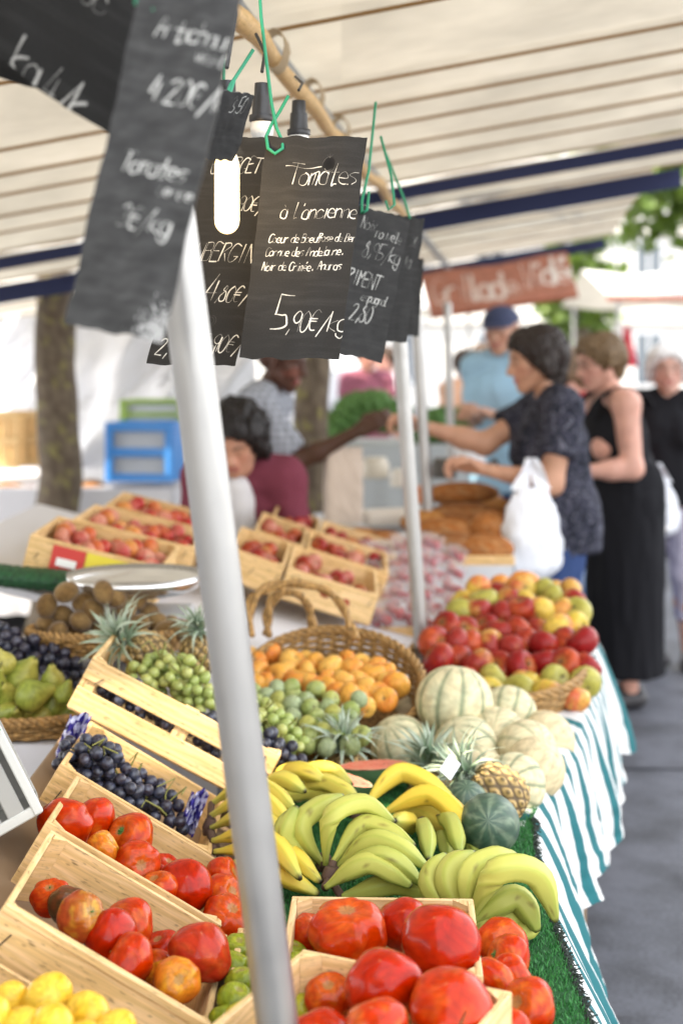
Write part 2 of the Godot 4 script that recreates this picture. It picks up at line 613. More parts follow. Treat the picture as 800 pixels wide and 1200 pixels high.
func watermelon_slice(label: String, p: Vector3, b: Basis, r: float, thick: float) -> void:
	var t := thing("watermelon_slice", label, "watermelon", Transform3D(b, p))
	# local: a lens-shaped cut face in the xz plane, rind below it
	var g := Geo.new()
	g.patch(32, 8, func(a, bb):
		var th: float = PI / 2 + bb * PI / 2
		return Vector3(cos(a * TAU) * r * sin(th), thick * cos(th), sin(a * TAU) * r * 0.5 * sin(th)), true)
	part("rind", g.mesh(plain("melon_rind", lin(0.07, 0.14, 0.06), 0.5)), t)
	var nz := noise(30.0, 330, 3)
	var fl := Geo.new()
	fl.patch(40, 14, func(a, bb):
		return Vector3(cos(a * TAU) * r * bb * 0.995, 0.0015 + 0.0012 * nz.get_noise_2d(a * 3.0, bb), sin(a * TAU) * r * 0.5 * bb * 0.995), true, func(a, bb):
			if bb > 0.93: return Color(0.55, 0.6, 0.36)
			return Color(0.72, 0.14, 0.09).lerp(Color(0.72, 0.27, 0.17), clampf(0.5 + nz.get_noise_2d(cos(a * TAU) * bb, sin(a * TAU) * bb) * 1.5, 0, 1)), false)
	part("flesh", fl.mesh(tinted("melon_flesh", 0.35)), t)

# ---------------------------------------------------------------- grapes
func berry_mesh(base: Color, bloom: Color, k: int, long := 1.1) -> ArrayMesh:
	var nz := noise(1.1, 400 + k, 3)
	return turned(14, 9, 1.0, func(_th, _ph): return 1.0, func(th, _ph): return long * cos(th),
		func(th, ph): return base.lerp(bloom, clampf(0.35 + 1.1 * nz.get_noise_3d(cos(ph), th, sin(ph)), 0, 1)), fruit_skin("grape_skin", 0.32, 0.5))

# a bunch laid out along a line of points; the berries are its parts
func grape_bunch(label: String, group: String, line: Array, width: float, r: float, n: int, kinds: Array, stems := true) -> void:
	var o: Vector3 = line[0]
	var t := thing("grape_bunch", label, "grapes", Transform3D(Basis(), o), group)
	var pts := []
	var tries := 0
	while pts.size() < n and tries < n * 40:
		tries += 1
		var q := rng.randf() * (line.size() - 1.001)
		var a: Vector3 = line[int(q)].lerp(line[int(q) + 1], q - int(q)) - o
		var w := Vector3(rng.randfn(), rng.randfn() * 0.8 + 0.35, rng.randfn()).normalized() * width * pow(rng.randf(), 0.4) * (1.0 - 0.45 * q / (line.size() - 1.0))
		w.y = w.y * 0.75
		var p := a + w
		var ok := true
		for e in pts:
			if e.distance_squared_to(p) < r * r * 2.9:
				ok = false
				break
		if not ok: continue
		pts.append(p)
		part("berry", kinds[pts.size() % kinds.size()], t, Transform3D(Basis.from_euler(any_turn(3.0)).scaled_local(Vector3.ONE * r * rng.randf_range(0.88, 1.08)), p))
	if stems:
		var g := Geo.new()
		for k in 7:
			var q := rng.randf() * (line.size() - 1.001)
			var a: Vector3 = line[int(q)].lerp(line[int(q) + 1], q - int(q)) - o
			var d := Vector3(rng.randf_range(-1, 1), rng.randf_range(0.6, 1.2), rng.randf_range(-0.6, 1)).normalized() * width * 1.25
			g.tube([a, a + d * 0.6, a + d + Vector3(rng.randf_range(-1, 1), 0.1, 0) * 0.015, a + d * 0.9 + Vector3(rng.randf_range(-1, 1), -0.2, 0.5) * 0.022], [0.0022, 0.0018, 0.0015, 0.0012], 6)
		part("stem", g.mesh(plain("grape_stem", lin(0.24, 0.24, 0.06), 0.7)), t)

# ---------------------------------------------------------------- crates and baskets
func board_mesh(size: Vector3, bevel := 0.0015) -> ArrayMesh:
	var key := "board %s" % size
	if not mats.has(key): mats[key] = Geo.new().box(Transform3D(), size, bevel).mesh()
	return mats[key]

func board(called: String, parent: Node, size: Vector3, where: Transform3D, wood := -1) -> MeshInstance3D:
	var k := rng.randi() % 6 if wood < 0 else wood
	return part(called, board_mesh(size), parent, where, mats["crate_wood_%d" % k])

func staple(parent: Node, p: Vector3, b: Basis) -> void:
	if not mats.has("staple_shape"):
		mats["staple_shape"] = Geo.new().tube([Vector3(-0.011, 0, -0.003), Vector3(-0.010, 0, 0.0014), Vector3(0.010, 0, 0.0014), Vector3(0.011, 0, -0.003)], [0.001, 0.001], 6).mesh(plain("staple_wire", lin(0.05, 0.045, 0.04), 0.45, 0.8))
	part("staple", mats["staple_shape"], parent, Transform3D(b, p))

# base centre at the node's origin; long side along x, open side up
func crate(called: String, label: String, where: Transform3D, size: Vector3, group := "", slotted := false, wood := -1) -> Node3D:
	var t := thing(called, label, "crate", where, group)
	var l := size.x
	var h := size.y
	var w := size.z
	var th := 0.0055
	var end_t := 0.009
	var up := Basis()
	for k in 4:
		var z := (k - 1.5) * (w - 0.012) / 4.0
		board("bottom_slat", t, Vector3(l - 0.004, 0.004, (w - 0.012) / 4.0 - 0.007), Transform3D(up, Vector3(0, 0.003, z)), wood)
	for s in [-1.0, 1.0]:
		# ends: boards turned so that their length runs along local x
		var endb := Basis(Vector3.UP, PI / 2)
		board("end_panel", t, Vector3(w - 2.0 * th - 0.001, h - 0.006, end_t), Transform3D(endb, Vector3(s * (l / 2 - end_t / 2), h / 2 + 0.004, 0)), wood)
		if slotted:
			board("side_board", t, Vector3(l, h * 0.40, th), Transform3D(up, Vector3(0, h * 0.20 + 0.006, s * (w / 2 - th / 2))), wood)
			board("side_board", t, Vector3(l, h * 0.38, th), Transform3D(up, Vector3(0, h * 0.81, s * (w / 2 - th / 2))), wood)
			board("side_cleat", t, Vector3(h * 0.96, 0.03, 0.004), Transform3D(Basis(Vector3.BACK, PI / 2), Vector3(0.012, h / 2 + 0.004, s * (w / 2 - th - 0.0025))), wood)
		else:
			board("side_board", t, Vector3(l, h - 0.004, th), Transform3D(up, Vector3(0, h / 2 + 0.004, s * (w / 2 - th / 2))), wood)
		for e in [-1.0, 1.0]:
			var g := "corner_post"
			var key := "post %.3f" % h
			if not mats.has(key):
				var q := Geo.new()
				var a := [Vector3(0, 0, 0), Vector3(0.02, 0, 0), Vector3(0, 0, 0.02)]
				var b := [Vector3(0, h - 0.004, 0), Vector3(0.02, h - 0.004, 0), Vector3(0, h - 0.004, 0.02)]
				q.flat(a, Vector3.DOWN)
				q.flat(b, Vector3.UP)
				q.flat([a[0], a[1], b[1], b[0]], Vector3(0, 0, -1))
				q.flat([a[0], a[2], b[2], b[0]], Vector3(-1, 0, 0))
				q.flat([a[1], a[2], b[2], b[1]], Vector3(1, 0, 1))
				mats[key] = q.mesh()
			var turn := 0.0
			if s < 0 and e > 0: turn = -PI / 2
			if s > 0 and e > 0: turn = PI
			if s > 0 and e < 0: turn = PI / 2
			part(g, mats[key], t, Transform3D(Basis(Vector3.UP, turn), Vector3(e * (l / 2 - end_t - 0.0005), 0.006, s * (w / 2 - th - 0.0005))), mats["crate_wood_%d" % (wood if wood >= 0 else 1)])
		for e in [-0.42, -0.02, 0.43]:
			staple(t, Vector3(e * l, h * (0.66 + 0.3 * rng.randf() - 0.15), s * (w / 2)), Basis(Vector3.UP, 0.0 if s > 0 else PI) * Basis(Vector3.BACK, 1.2 + rng.randf_range(-0.3, 0.3)))
	return t

# from three corners of its rim: near left, near right, far left
func crate_at(called: String, label: String, nl: Vector3, nr: Vector3, fl: Vector3, h: float, group := "", slotted := false, wood := -1) -> Node3D:
	var x := nr - nl
	var z := nl - fl
	var l := x.length()
	x = x.normalized()
	var y := z.cross(x).normalized()
	var zz := x.cross(y)
	var w := absf(z.dot(zz))
	var mid := nl + x * l / 2.0 - zz * w / 2.0
	return crate(called, label, Transform3D(Basis(x, y, zz), mid - y * (h + 0.004)), Vector3(l, h, w), group, slotted, wood)

# woven basket: oval, flaring; origin at the base centre
func basket(label: String, where: Transform3D, rx: float, rz: float, h: float, flare: float, rows: int, handles: Array, m: Material) -> Node3D:
	var t := thing("wicker_basket", label, "basket", where)
	var ring := func(a: float, q: float, wave: float) -> Vector3:
		var s := lerpf(1.0, flare, q) + 0.0
		return Vector3(cos(a) * (rx * s + wave), h * q, sin(a) * (rz * s + wave))
	var g := Geo.new()
	var stakes := 38
	for k in rows:
		var q := (k + 0.5) / rows
		var pts := []
		for i in 153:
			var a := TAU * i / 152.0
			pts.append(ring.call(a, q + 0.006 * sin(a * 3.0 + k), 0.004 * cos(a * stakes / 2.0 + PI * (k % 2))))
		g.tube(pts, [h / rows * 0.62], 6)
	part("weave", g.mesh(m), t)
	var s := Geo.new()
	for k in stakes:
		var a := TAU * (k + 0.5) / stakes
		s.tube([ring.call(a, 0.0, 0.0), ring.call(a, 0.5, 0.0), ring.call(a, 1.0, 0.0)], [0.0035], 6)
	part("stakes", s.mesh(m), t).set_meta("kind", "stuff")
	var r := Geo.new()
	for j in 3:
		var pts := []
		for i in 241:
			var a := TAU * i / 240.0
			var w := a * 20.0 + TAU * j / 3.0
			pts.append(ring.call(a, 1.0, 0.006 * cos(w)) + Vector3(0, 0.006 * sin(w) + 0.004, 0))
		r.tube(pts, [0.0058], 6)
	part("rim", r.mesh(m), t)
	var fl := Geo.new()
	fl.patch(32, 2, func(a, b): return Vector3(cos(a * TAU) * rx * b, 0.006, sin(a * TAU) * rz * b), true, null, false)
	part("base", fl.mesh(m), t)
	for hd in handles:
		var hg := Geo.new()
		for j in 2:
			var pts := []
			var c := Curve3D.new()
			for p in hd: c.add_point(p)
			for k in hd.size():
				var d: Vector3 = (hd[mini(k + 1, hd.size() - 1)] - hd[maxi(k - 1, 0)]) * 0.22
				c.set_point_in(k, -d)
				c.set_point_out(k, d)
			var len := c.get_baked_length()
			for i in 41:
				var p := c.sample_baked(len * i / 40.0, true)
				var w := i * 0.42 + PI * j
				pts.append(p + Vector3(cos(w), sin(w), sin(w + 1.0)) * 0.0058)
			hg.tube(pts, [0.0082], 8)
		part("handle", hg.mesh(m), t)
	return t

# ---------------------------------------------------------------- chalk
# single-line letters; each stroke is a run of points, two digits each (x, y)
const GLYPHS := {
	"a": "55361513225255 5652", "b": "1912 15365552321213", "c": "55361513225263", "d": "55361513225255 5952", "e": "1454553615133252",
	"f": "5949383222 1656", "g": "55361513225255 56502011", "h": "1912 1536465552", "i": "2622 2828", "j": "36302010 3838", "k": "1912 561452",
	"l": "19122232", "m": "1612 153632 365652", "n": "1612 1536465552", "o": "3615132242535536", "p": "1610 1536555332", "r": "1612 153646", "s": "563615445332 12",
	"t": "39324252 1656", "u": "161322425356 5652", "v": "163256", "x": "1652 5612", "y": "163356 5620", "z": "1656 5612 1252",
	"A": "123962 2555", "B": "1912 19495746 1646 4655534212", "C": "68391714224263", "D": "1912 194957544212", "E": "591912 1252 1646", "G": "68391714224264 6444",
	"I": "3932", "M": "1219 1936 3659 5952", "N": "1219 1952 5259", "O": "3917142242545739", "P": "1912 1949584715", "R": "1912 1949584715 3552",
	"S": "58391746543212", "T": "0969 3932", "U": "191422425459", "J": "59533212", "H": "1912 5952 1656", "L": "1912 1252", "Z": "1959 5912 1252", "V": "193259",
	"0": "3917142242545739", "1": "1739 3932", "2": "18395846 4612 1252", "3": "18394857473554533212", "4": "3914 1454 4742", "5": "5919 1915 15354554533212",
	"8": "39274653422214364839", "9": "583917355658 5852", ".": "3233", ",": "3321", "'": "3938", "-": "1444", "/": "1069", "€": "583917142242 0646 0545",
	"é": "1454553615133252 3849", "à": "55361513225255 5652 2837", "ê": "1454553615133252 283948", "_": "0161"}

func chalk(im: Image, text: String, x0: float, y0: float, size: float, weight: float, slant := 0.2, tone := 0.82, seed_ := 1) -> void:
	var r := RandomNumberGenerator.new()
	r.seed = seed_ * 77 + text.length()
	var x := x0
	for ch in text:
		if ch == " ":
			x += size * 0.3
			continue
		var strokes: String = GLYPHS.get(ch, "")
		var lift := r.randf_range(-0.03, 0.03) * size
		for run in strokes.replace(" ", "|").split("|"):
			var p := PackedVector2Array()
			for k in range(0, run.length() - 1, 2):
				var q := Vector2(float(run[k]), float(run[k + 1]) - 2.0) / 7.0 + Vector2(r.randf_range(-0.02, 0.02), r.randf_range(-0.02, 0.02))
				p.append(Vector2(x + (q.x * 0.66 + q.y * slant) * size, y0 - q.y * size + lift))
			chalk_line(im, p, weight, tone, r)
		x += size * (0.24 if ch in ".,'il" else 0.47)

func chalk_line(im: Image, p: PackedVector2Array, weight: float, tone: float, r: RandomNumberGenerator) -> void:
	if p.is_empty(): return
	var c := Curve2D.new()
	for k in p.size():
		var d := (p[mini(k + 1, p.size() - 1)] - p[maxi(k - 1, 0)]) * 0.2
		c.add_point(p[k], -d, d)
	var len := c.get_baked_length()
	var n := int(len / maxf(0.7, weight * 0.3)) + 1
	for k in n + 1:
		var q := c.sample_baked(len * k / n)
		var w := weight * (0.74 + 0.42 * sin(k * 0.045 + p[0].x * 1.7 + p[0].y)) * r.randf_range(0.85, 1.1)
		var m := int(ceilf(w)) + 1
		for dy in range(-m, m + 1):
			for dx in range(-m, m + 1):
				var px := int(q.x) + dx
				var py := int(q.y) + dy
				if px < 0 or py < 0 or px >= im.get_width() or py >= im.get_height(): continue
				var cover := clampf(w * 0.5 + 0.5 - Vector2(px - q.x, py - q.y).length(), 0, 1) * r.randf_range(0.35, 1.0) * tone
				if cover > 0.0:
					var old := im.get_pixel(px, py)
					if old.b < cover: im.set_pixel(px, py, old.lerp(Color(0.93, 0.93, 0.90), cover))

# lines: [text, x, y, size, weight] on a board 400 wide
func slate(label: String, tl: Vector3, tr: Vector3, bl: Vector3, lines: Array, dust: float, seed_: int, cord: Array, extra: Variant = null, hole := Vector2(0.12, 0.03)) -> void:
	var x := tr - tl
	var y := tl - bl
	var w := x.length()
	x = x.normalized()
	var skew := y.dot(x)
	y = (y - x * skew)
	var h := y.length()
	skew /= h
	y = y.normalized()
	var z := x.cross(y)
	var t := thing("slate_board", label, "price board", Transform3D(Basis(x, y, z), tl + x * (w - skew * h) / 2.0 - y * h / 2.0), "slate price boards hung along the stall")
	var iw := 480
	var ih := int(480 * h / w)
	var s := iw / 400.0
	var nz := noise(0.012, seed_, 4)
	var n2 := noise(0.12, seed_ + 5, 3)
	var im := Image.create(iw, ih, false, Image.FORMAT_RGB8)
	for py in ih:
		for px in iw:
			var smear := nz.get_noise_2d(px * 0.5 + py * 0.3, py * 0.7)
			var v := 0.135 + 0.05 * maxf(0.0, nz.get_noise_2d(px * 0.15 + 90.0, py * 1.6)) + dust * (0.62 + smear * 0.34) + 0.02 * n2.get_noise_2d(px, py) + 0.012 * (((px * 7919 + py * 104729) % 97) / 97.0)
			if dust > 0.12 and n2.get_noise_2d(px * 0.24 + 50.0, py * 0.3) + 1.3 * smoothstep(0.80, 1.0, float(py) / ih) * smoothstep(0.5, 0.95, float(px) / iw) > 0.85: v = 0.66
			im.set_pixel(px, py, Color(v, v * 1.0, v * 0.985))
	var ghost := 0
	for l in lines:
		ghost += 1
		chalk(im, l[0], (l[1] - 24 + 30 * (ghost % 3)) * s, (l[2] - 46) * s, l[3] * s * 1.1, l[4] * s * 1.6, 0.12, 0.13, seed_ + ghost)
	for l in lines: chalk(im, l[0], l[1] * s, l[2] * s, l[3] * s, l[4] * s, 0.2, 0.9 if l.size() < 6 else l[5], seed_)
	if extra != null: extra.call(im, s)
	var m := StandardMaterial3D.new()
	m.resource_name = "slate"
	m.albedo_texture = ImageTexture.create_from_image(im)
	m.roughness = 0.68
	m.metallic_specular = 0.3
	var g := Geo.new()
	# sawn slate: slightly uneven outline and a warp of a millimetre or two
	var out := noise(3.0, seed_ + 9, 3)
	g.patch(24, 40, func(a, b):
		var e := Vector3((a - 0.5) * w, (0.5 - b) * h, 0.0)
		e.x += skew * e.y + 0.003 * out.get_noise_2d(b * 0.9, 1.0) * absf(a - 0.5) * 2.0
		e.y += 0.004 * out.get_noise_2d(a * 0.9, 7.0) * absf(b - 0.5) * 2.0
		e.z = 0.0016 + 0.003 * out.get_noise_2d(a * 0.4, b * 0.4)
		return e, false, null, false)
	var k := Geo.new()
	k.patch(24, 40, func(a, b):
		var q: Vector3 = g.v[int(round(b * 40)) * 25 + 24 - int(round(a * 24))]
		return q - Vector3(0, 0, 0.0035), false, null, false)
	# the faces look outwards: turn the windings where they do not
	if g.n[30].z < 0.0: flip(g)
	if k.n[30].z > 0.0: flip(k)
	part("writing_face", g.mesh(m), t)
	part("back_face", k.mesh(plain("slate_back", Color(0.2, 0.2, 0.2), 0.7)), t)
	var ed := Geo.new()
	for side in 4:
		var num := 40 if side % 2 else 24
		ed.patch(num, 1, func(a, b):
			var i := int(round(a * num))
			var id: int = [i, i * 25 + 24, 40 * 25 + 24 - i, (40 - i) * 25][side]
			return g.v[id] - Vector3(0, 0, 0.0035 * b), false, null, false)
	part("edge", ed.mesh(plain("slate_edge", Color(0.3, 0.3, 0.29), 0.8)), t)
	if cord.size():
		var inv := t.transform.affine_inverse()
		var q := Geo.new()
		for c in cord:
			var pts := []
			for p in c: pts.append(inv * p)
			q.tube(pts, [0.0027], 7)
		part("hanging_cord", q.mesh(plain("green_cord", lin(0.012, 0.22, 0.11), 0.55)), t)

func flip(g: Geo) -> void:
	g.ix.reverse()
	for k in g.n.size(): g.n[k] = -g.n[k]

# ---------------------------------------------------------------- people
func ik(a: Vector3, b: Vector3, l1: float, l2: float, pole: Vector3) -> Vector3:
	var d := b - a
	var r := minf(d.length(), (l1 + l2) * 0.999)
	var q := (l1 * l1 - l2 * l2 + r * r) / (2.0 * r)
	var n := d.normalized()
	var w := (pole - n * pole.dot(n)).normalized()
	return a + n * q + w * sqrt(maxf(0.0, l1 * l1 - q * q))

func hand(g: Geo, wrist: Vector3, dir: Vector3, palm: Vector3, thumb: Vector3, curl: float, col: Callable, s := 1.0) -> void:
	var z := dir.normalized()
	var y := (-palm + z * palm.dot(z)).normalized()      # back of the hand
	var x := (thumb - z * thumb.dot(z) - y * thumb.dot(y)).normalized()
	var b := Basis(x, y, z)
	var f := Flesh.new()
	var at_ := func(p: Vector3) -> Vector3: return wrist + b * (p * s)
	f.bone(at_.call(Vector3(0, 0, -0.03)), at_.call(Vector3(0, 0, 0.01)), 0.026 * s, 0.023 * s)
	for k in 4:
		var px: float = [0.027, 0.009, -0.009, -0.026][k]
		f.bone(at_.call(Vector3(px * 0.55, 0, 0.015)), at_.call(Vector3(px, 0.002, 0.085)), 0.0165 * s, 0.0115 * s)
		var p := Vector3(px, 0.002, 0.088)
		var ang := 0.0
		var lens: Array = [[0.040, 0.025, 0.02], [0.044, 0.028, 0.021], [0.041, 0.026, 0.02], [0.032, 0.02, 0.018]][k]
		var r := 0.0092 if k < 3 else 0.0078
		for j in 3:
			ang += curl * [0.75, 0.85, 0.6][j] * (1.0 + 0.08 * k)
			var q: Vector3 = p + Vector3(px * 0.06, -sin(ang), cos(ang)) * lens[j]
			f.bone(at_.call(p), at_.call(q), r * s, r * 0.9 * s)
			p = q
	f.bone(at_.call(Vector3(0.014, -0.006, 0.02)), at_.call(Vector3(0.042, -0.016, 0.055)), 0.015 * s, 0.0115 * s)
	f.bone(at_.call(Vector3(0.042, -0.016, 0.055)), at_.call(Vector3(0.043, -0.026 - 0.012 * curl, 0.088)), 0.0108 * s, 0.0098 * s)
	f.bone(at_.call(Vector3(0.043, -0.026 - 0.012 * curl, 0.088)), at_.call(Vector3(0.034, -0.036 - 0.016 * curl, 0.112)), 0.0096 * s, 0.008 * s)
	f.into(g, 0.0042, 0.006, col)

func head(t: Node3D, g: Geo, where: Transform3D, o: Dictionary) -> void:
	var skin: Color = o.skin
	var f := Flesh.new()
	var P := func(x: float, y: float, z: float) -> Vector3: return where * Vector3(x, y, z)
	var sc: float = where.basis.x.length()
	var add := func(x1, y1, z1, x2, y2, z2, r1, r2): f.bone(P.call(x1, y1, z1), P.call(x2, y2, z2), r1 * sc, r2 * sc)
	add.call(0, 0.032, -0.028, 0, 0.03, 0.02, 0.078, 0.073)
	add.call(0, -0.005, 0.032, 0, -0.066, 0.046, 0.057, 0.038)
	for s in [-1.0, 1.0]:
		add.call(s * 0.042, -0.05, 0.0, s * 0.01, -0.086, 0.056, 0.03, 0.021)
		add.call(s * 0.036, -0.016, 0.05, s * 0.03, -0.04, 0.056, 0.03, 0.022)
		add.call(s * 0.014, 0.026, 0.084, s * 0.046, 0.023, 0.066, 0.0115, 0.01)
		add.call(s * 0.011, -0.031, 0.094, s * 0.013, -0.033, 0.092, 0.0085, 0.008)
		add.call(s * 0.077, 0.015, -0.012, s * 0.079, -0.024, -0.004, 0.014, 0.009)
	add.call(0, 0.012, 0.086, 0, -0.028, 0.107, 0.009, 0.0125)
	add.call(-0.018, -0.056, 0.083, 0.018, -0.056, 0.083, 0.0075, 0.0075)
	add.call(-0.014, -0.067, 0.082, 0.014, -0.067, 0.082, 0.0075, 0.0075)
	add.call(0, -0.093, 0.064, 0, -0.095, 0.062, 0.02, 0.02)
	var inv := where.affine_inverse()
	var dark := skin * 0.35
	f.into(g, 0.0055, 0.014, func(w: Vector3) -> Color:
		var p := inv * w
		if p.z > 0.06 and absf(p.x) < 0.027 and absf(p.y + 0.0615) < 0.011: return skin.lerp(Color(0.36, 0.10, 0.09), 0.65)
		if p.z > 0.05 and absf(p.y - 0.031 + absf(absf(p.x) - 0.03) * 0.25) < 0.005 and absf(p.x) > 0.012 and absf(p.x) < 0.05: return Color(0.06, 0.04, 0.03).lerp(skin, 0.25)
		if p.z > 0.03 and absf(absf(p.x) - 0.04) < 0.022 and absf(p.y + 0.026) < 0.02: return skin.lerp(Color(0.6, 0.2, 0.16), 0.18)
		return skin)
	for s in [-1.0, 1.0]:
		var e := SphereMesh.new()
		e.radius = 0.0125
		e.height = 0.025
		e.radial_segments = 16
		e.rings = 10
		var eye := part("eye", e, t, where * Transform3D(Basis(), Vector3(s * 0.031, 0.006, 0.0715)), plain("eye_white", lin(0.62, 0.6, 0.57), 0.2))
		var iris := SphereMesh.new()
		iris.radius = 0.0062
		iris.height = 0.0062
		iris.radial_segments = 12
		iris.rings = 6
		part("iris", iris, eye, Transform3D(Basis(), Vector3(0, 0, 0.0105)), plain("iris_dark", lin(0.03, 0.02, 0.015), 0.15))
	if o.has("hair"): hair(t, where, o.hair, o.hair_color, o.get("hair_material", "hair"))
	if o.get("glasses", false):
		var gl := Geo.new()
		for s in [-1.0, 1.0]:
			var ring := []
			for k in 17: ring.append(where * Vector3(s * 0.033 + 0.023 * cos(TAU * k / 16.0), 0.004 + 0.017 * sin(TAU * k / 16.0), 0.097 - 0.012 * absf(cos(TAU * k / 16.0) * 0.5 + 0.5 * s * s)))
			gl.tube(ring, [0.0017], 6)
			gl.tube([where * Vector3(s * 0.056, 0.008, 0.09), where * Vector3(s * 0.078, 0.012, 0.03), where * Vector3(s * 0.082, 0.008, -0.02)], [0.0015], 6)
		gl.tube([where * Vector3(-0.01, 0.008, 0.099), where * Vector3(0, 0.011, 0.101), where * Vector3(0.01, 0.008, 0.099)], [0.0015], 6)
		part("glasses", gl.mesh(plain("glasses_frame", lin(0.03, 0.025, 0.02), 0.4)), t)
	if o.get("cap", false):
		var c := Geo.new()
		c.patch(28, 10, func(a, b):
			var th: float = b * PI * 0.5
			return where * Vector3(cos(a * TAU) * 0.094 * sin(th), 0.045 + 0.085 * cos(th), -0.01 + sin(a * TAU) * 0.108 * sin(th)), true)
		c.patch(14, 4, func(a, b):
			var an: float = lerpf(0.35, PI - 0.35, a)
			return where * Vector3(cos(an) * lerpf(0.092, 0.085, b), 0.047 - 0.02 * b, sin(an) * lerpf(0.1, 0.175, b) - 0.01), false, null, false)
		part("cap", c.mesh(plain("cap_blue", lin(0.03, 0.04, 0.09), 0.8)), t)

func hair(t: Node3D, where: Transform3D, style: String, color: Color, mat_name: String) -> void:
	var f := Flesh.new()
	var add := func(x1, y1, z1, x2, y2, z2, r1, r2): f.bone(where * Vector3(x1, y1, z1), where * Vector3(x2, y2, z2), r1, r2)
	var grow: float = {"crop": 0.006, "short": 0.018, "bob": 0.024, "curly": 0.034}[style]
	add.call(0, 0.042, -0.03, 0, 0.04, 0.012, 0.077 + grow, 0.074 + grow)
	if style != "crop":
		add.call(0, 0.0, -0.058, 0, {"short": -0.045, "bob": -0.07, "curly": -0.05}[style], -0.055, 0.055 + grow, 0.03 + grow)
		for s in [-1.0, 1.0]:
			add.call(s * 0.058, 0.04, -0.005, s * (0.066 + grow * 0.4), {"short": 0.0, "bob": -0.035, "curly": -0.04}[style], -0.015, 0.03 + grow, 0.012 + grow)
		add.call(-0.035, 0.085, 0.05, 0.04, 0.08, 0.055, 0.025 + grow * 0.4, 0.022 + grow * 0.4)
	f.cut(where * Vector3(0, 0.055, 0.084), where.basis * Vector3(0, -0.62, 0.78))
	var nz := noise(40.0 if style != "curly" else 30.0, 501, 3)
	var n2 := noise(95.0, 502, 2)
	var amp := {"crop": 0.002, "short": 0.012, "bob": 0.012, "curly": 0.02}[style] as float
	var g := Geo.new()
	f.into(g, 0.006, 0.02, func(w: Vector3) -> Color:
		return color * (1.0 + 0.9 * n2.get_noise_3d(w.x * 1.0, w.y * 0.35, w.z * 1.0)), func(w: Vector3) -> float:
		return amp * nz.get_noise_3d(w.x, w.y * 0.45, w.z) + amp * 0.5 * n2.get_noise_3d(w.x, w.y * 0.4, w.z))
	part("hair", g.mesh(tinted(mat_name, 0.55, 0.4)), t)

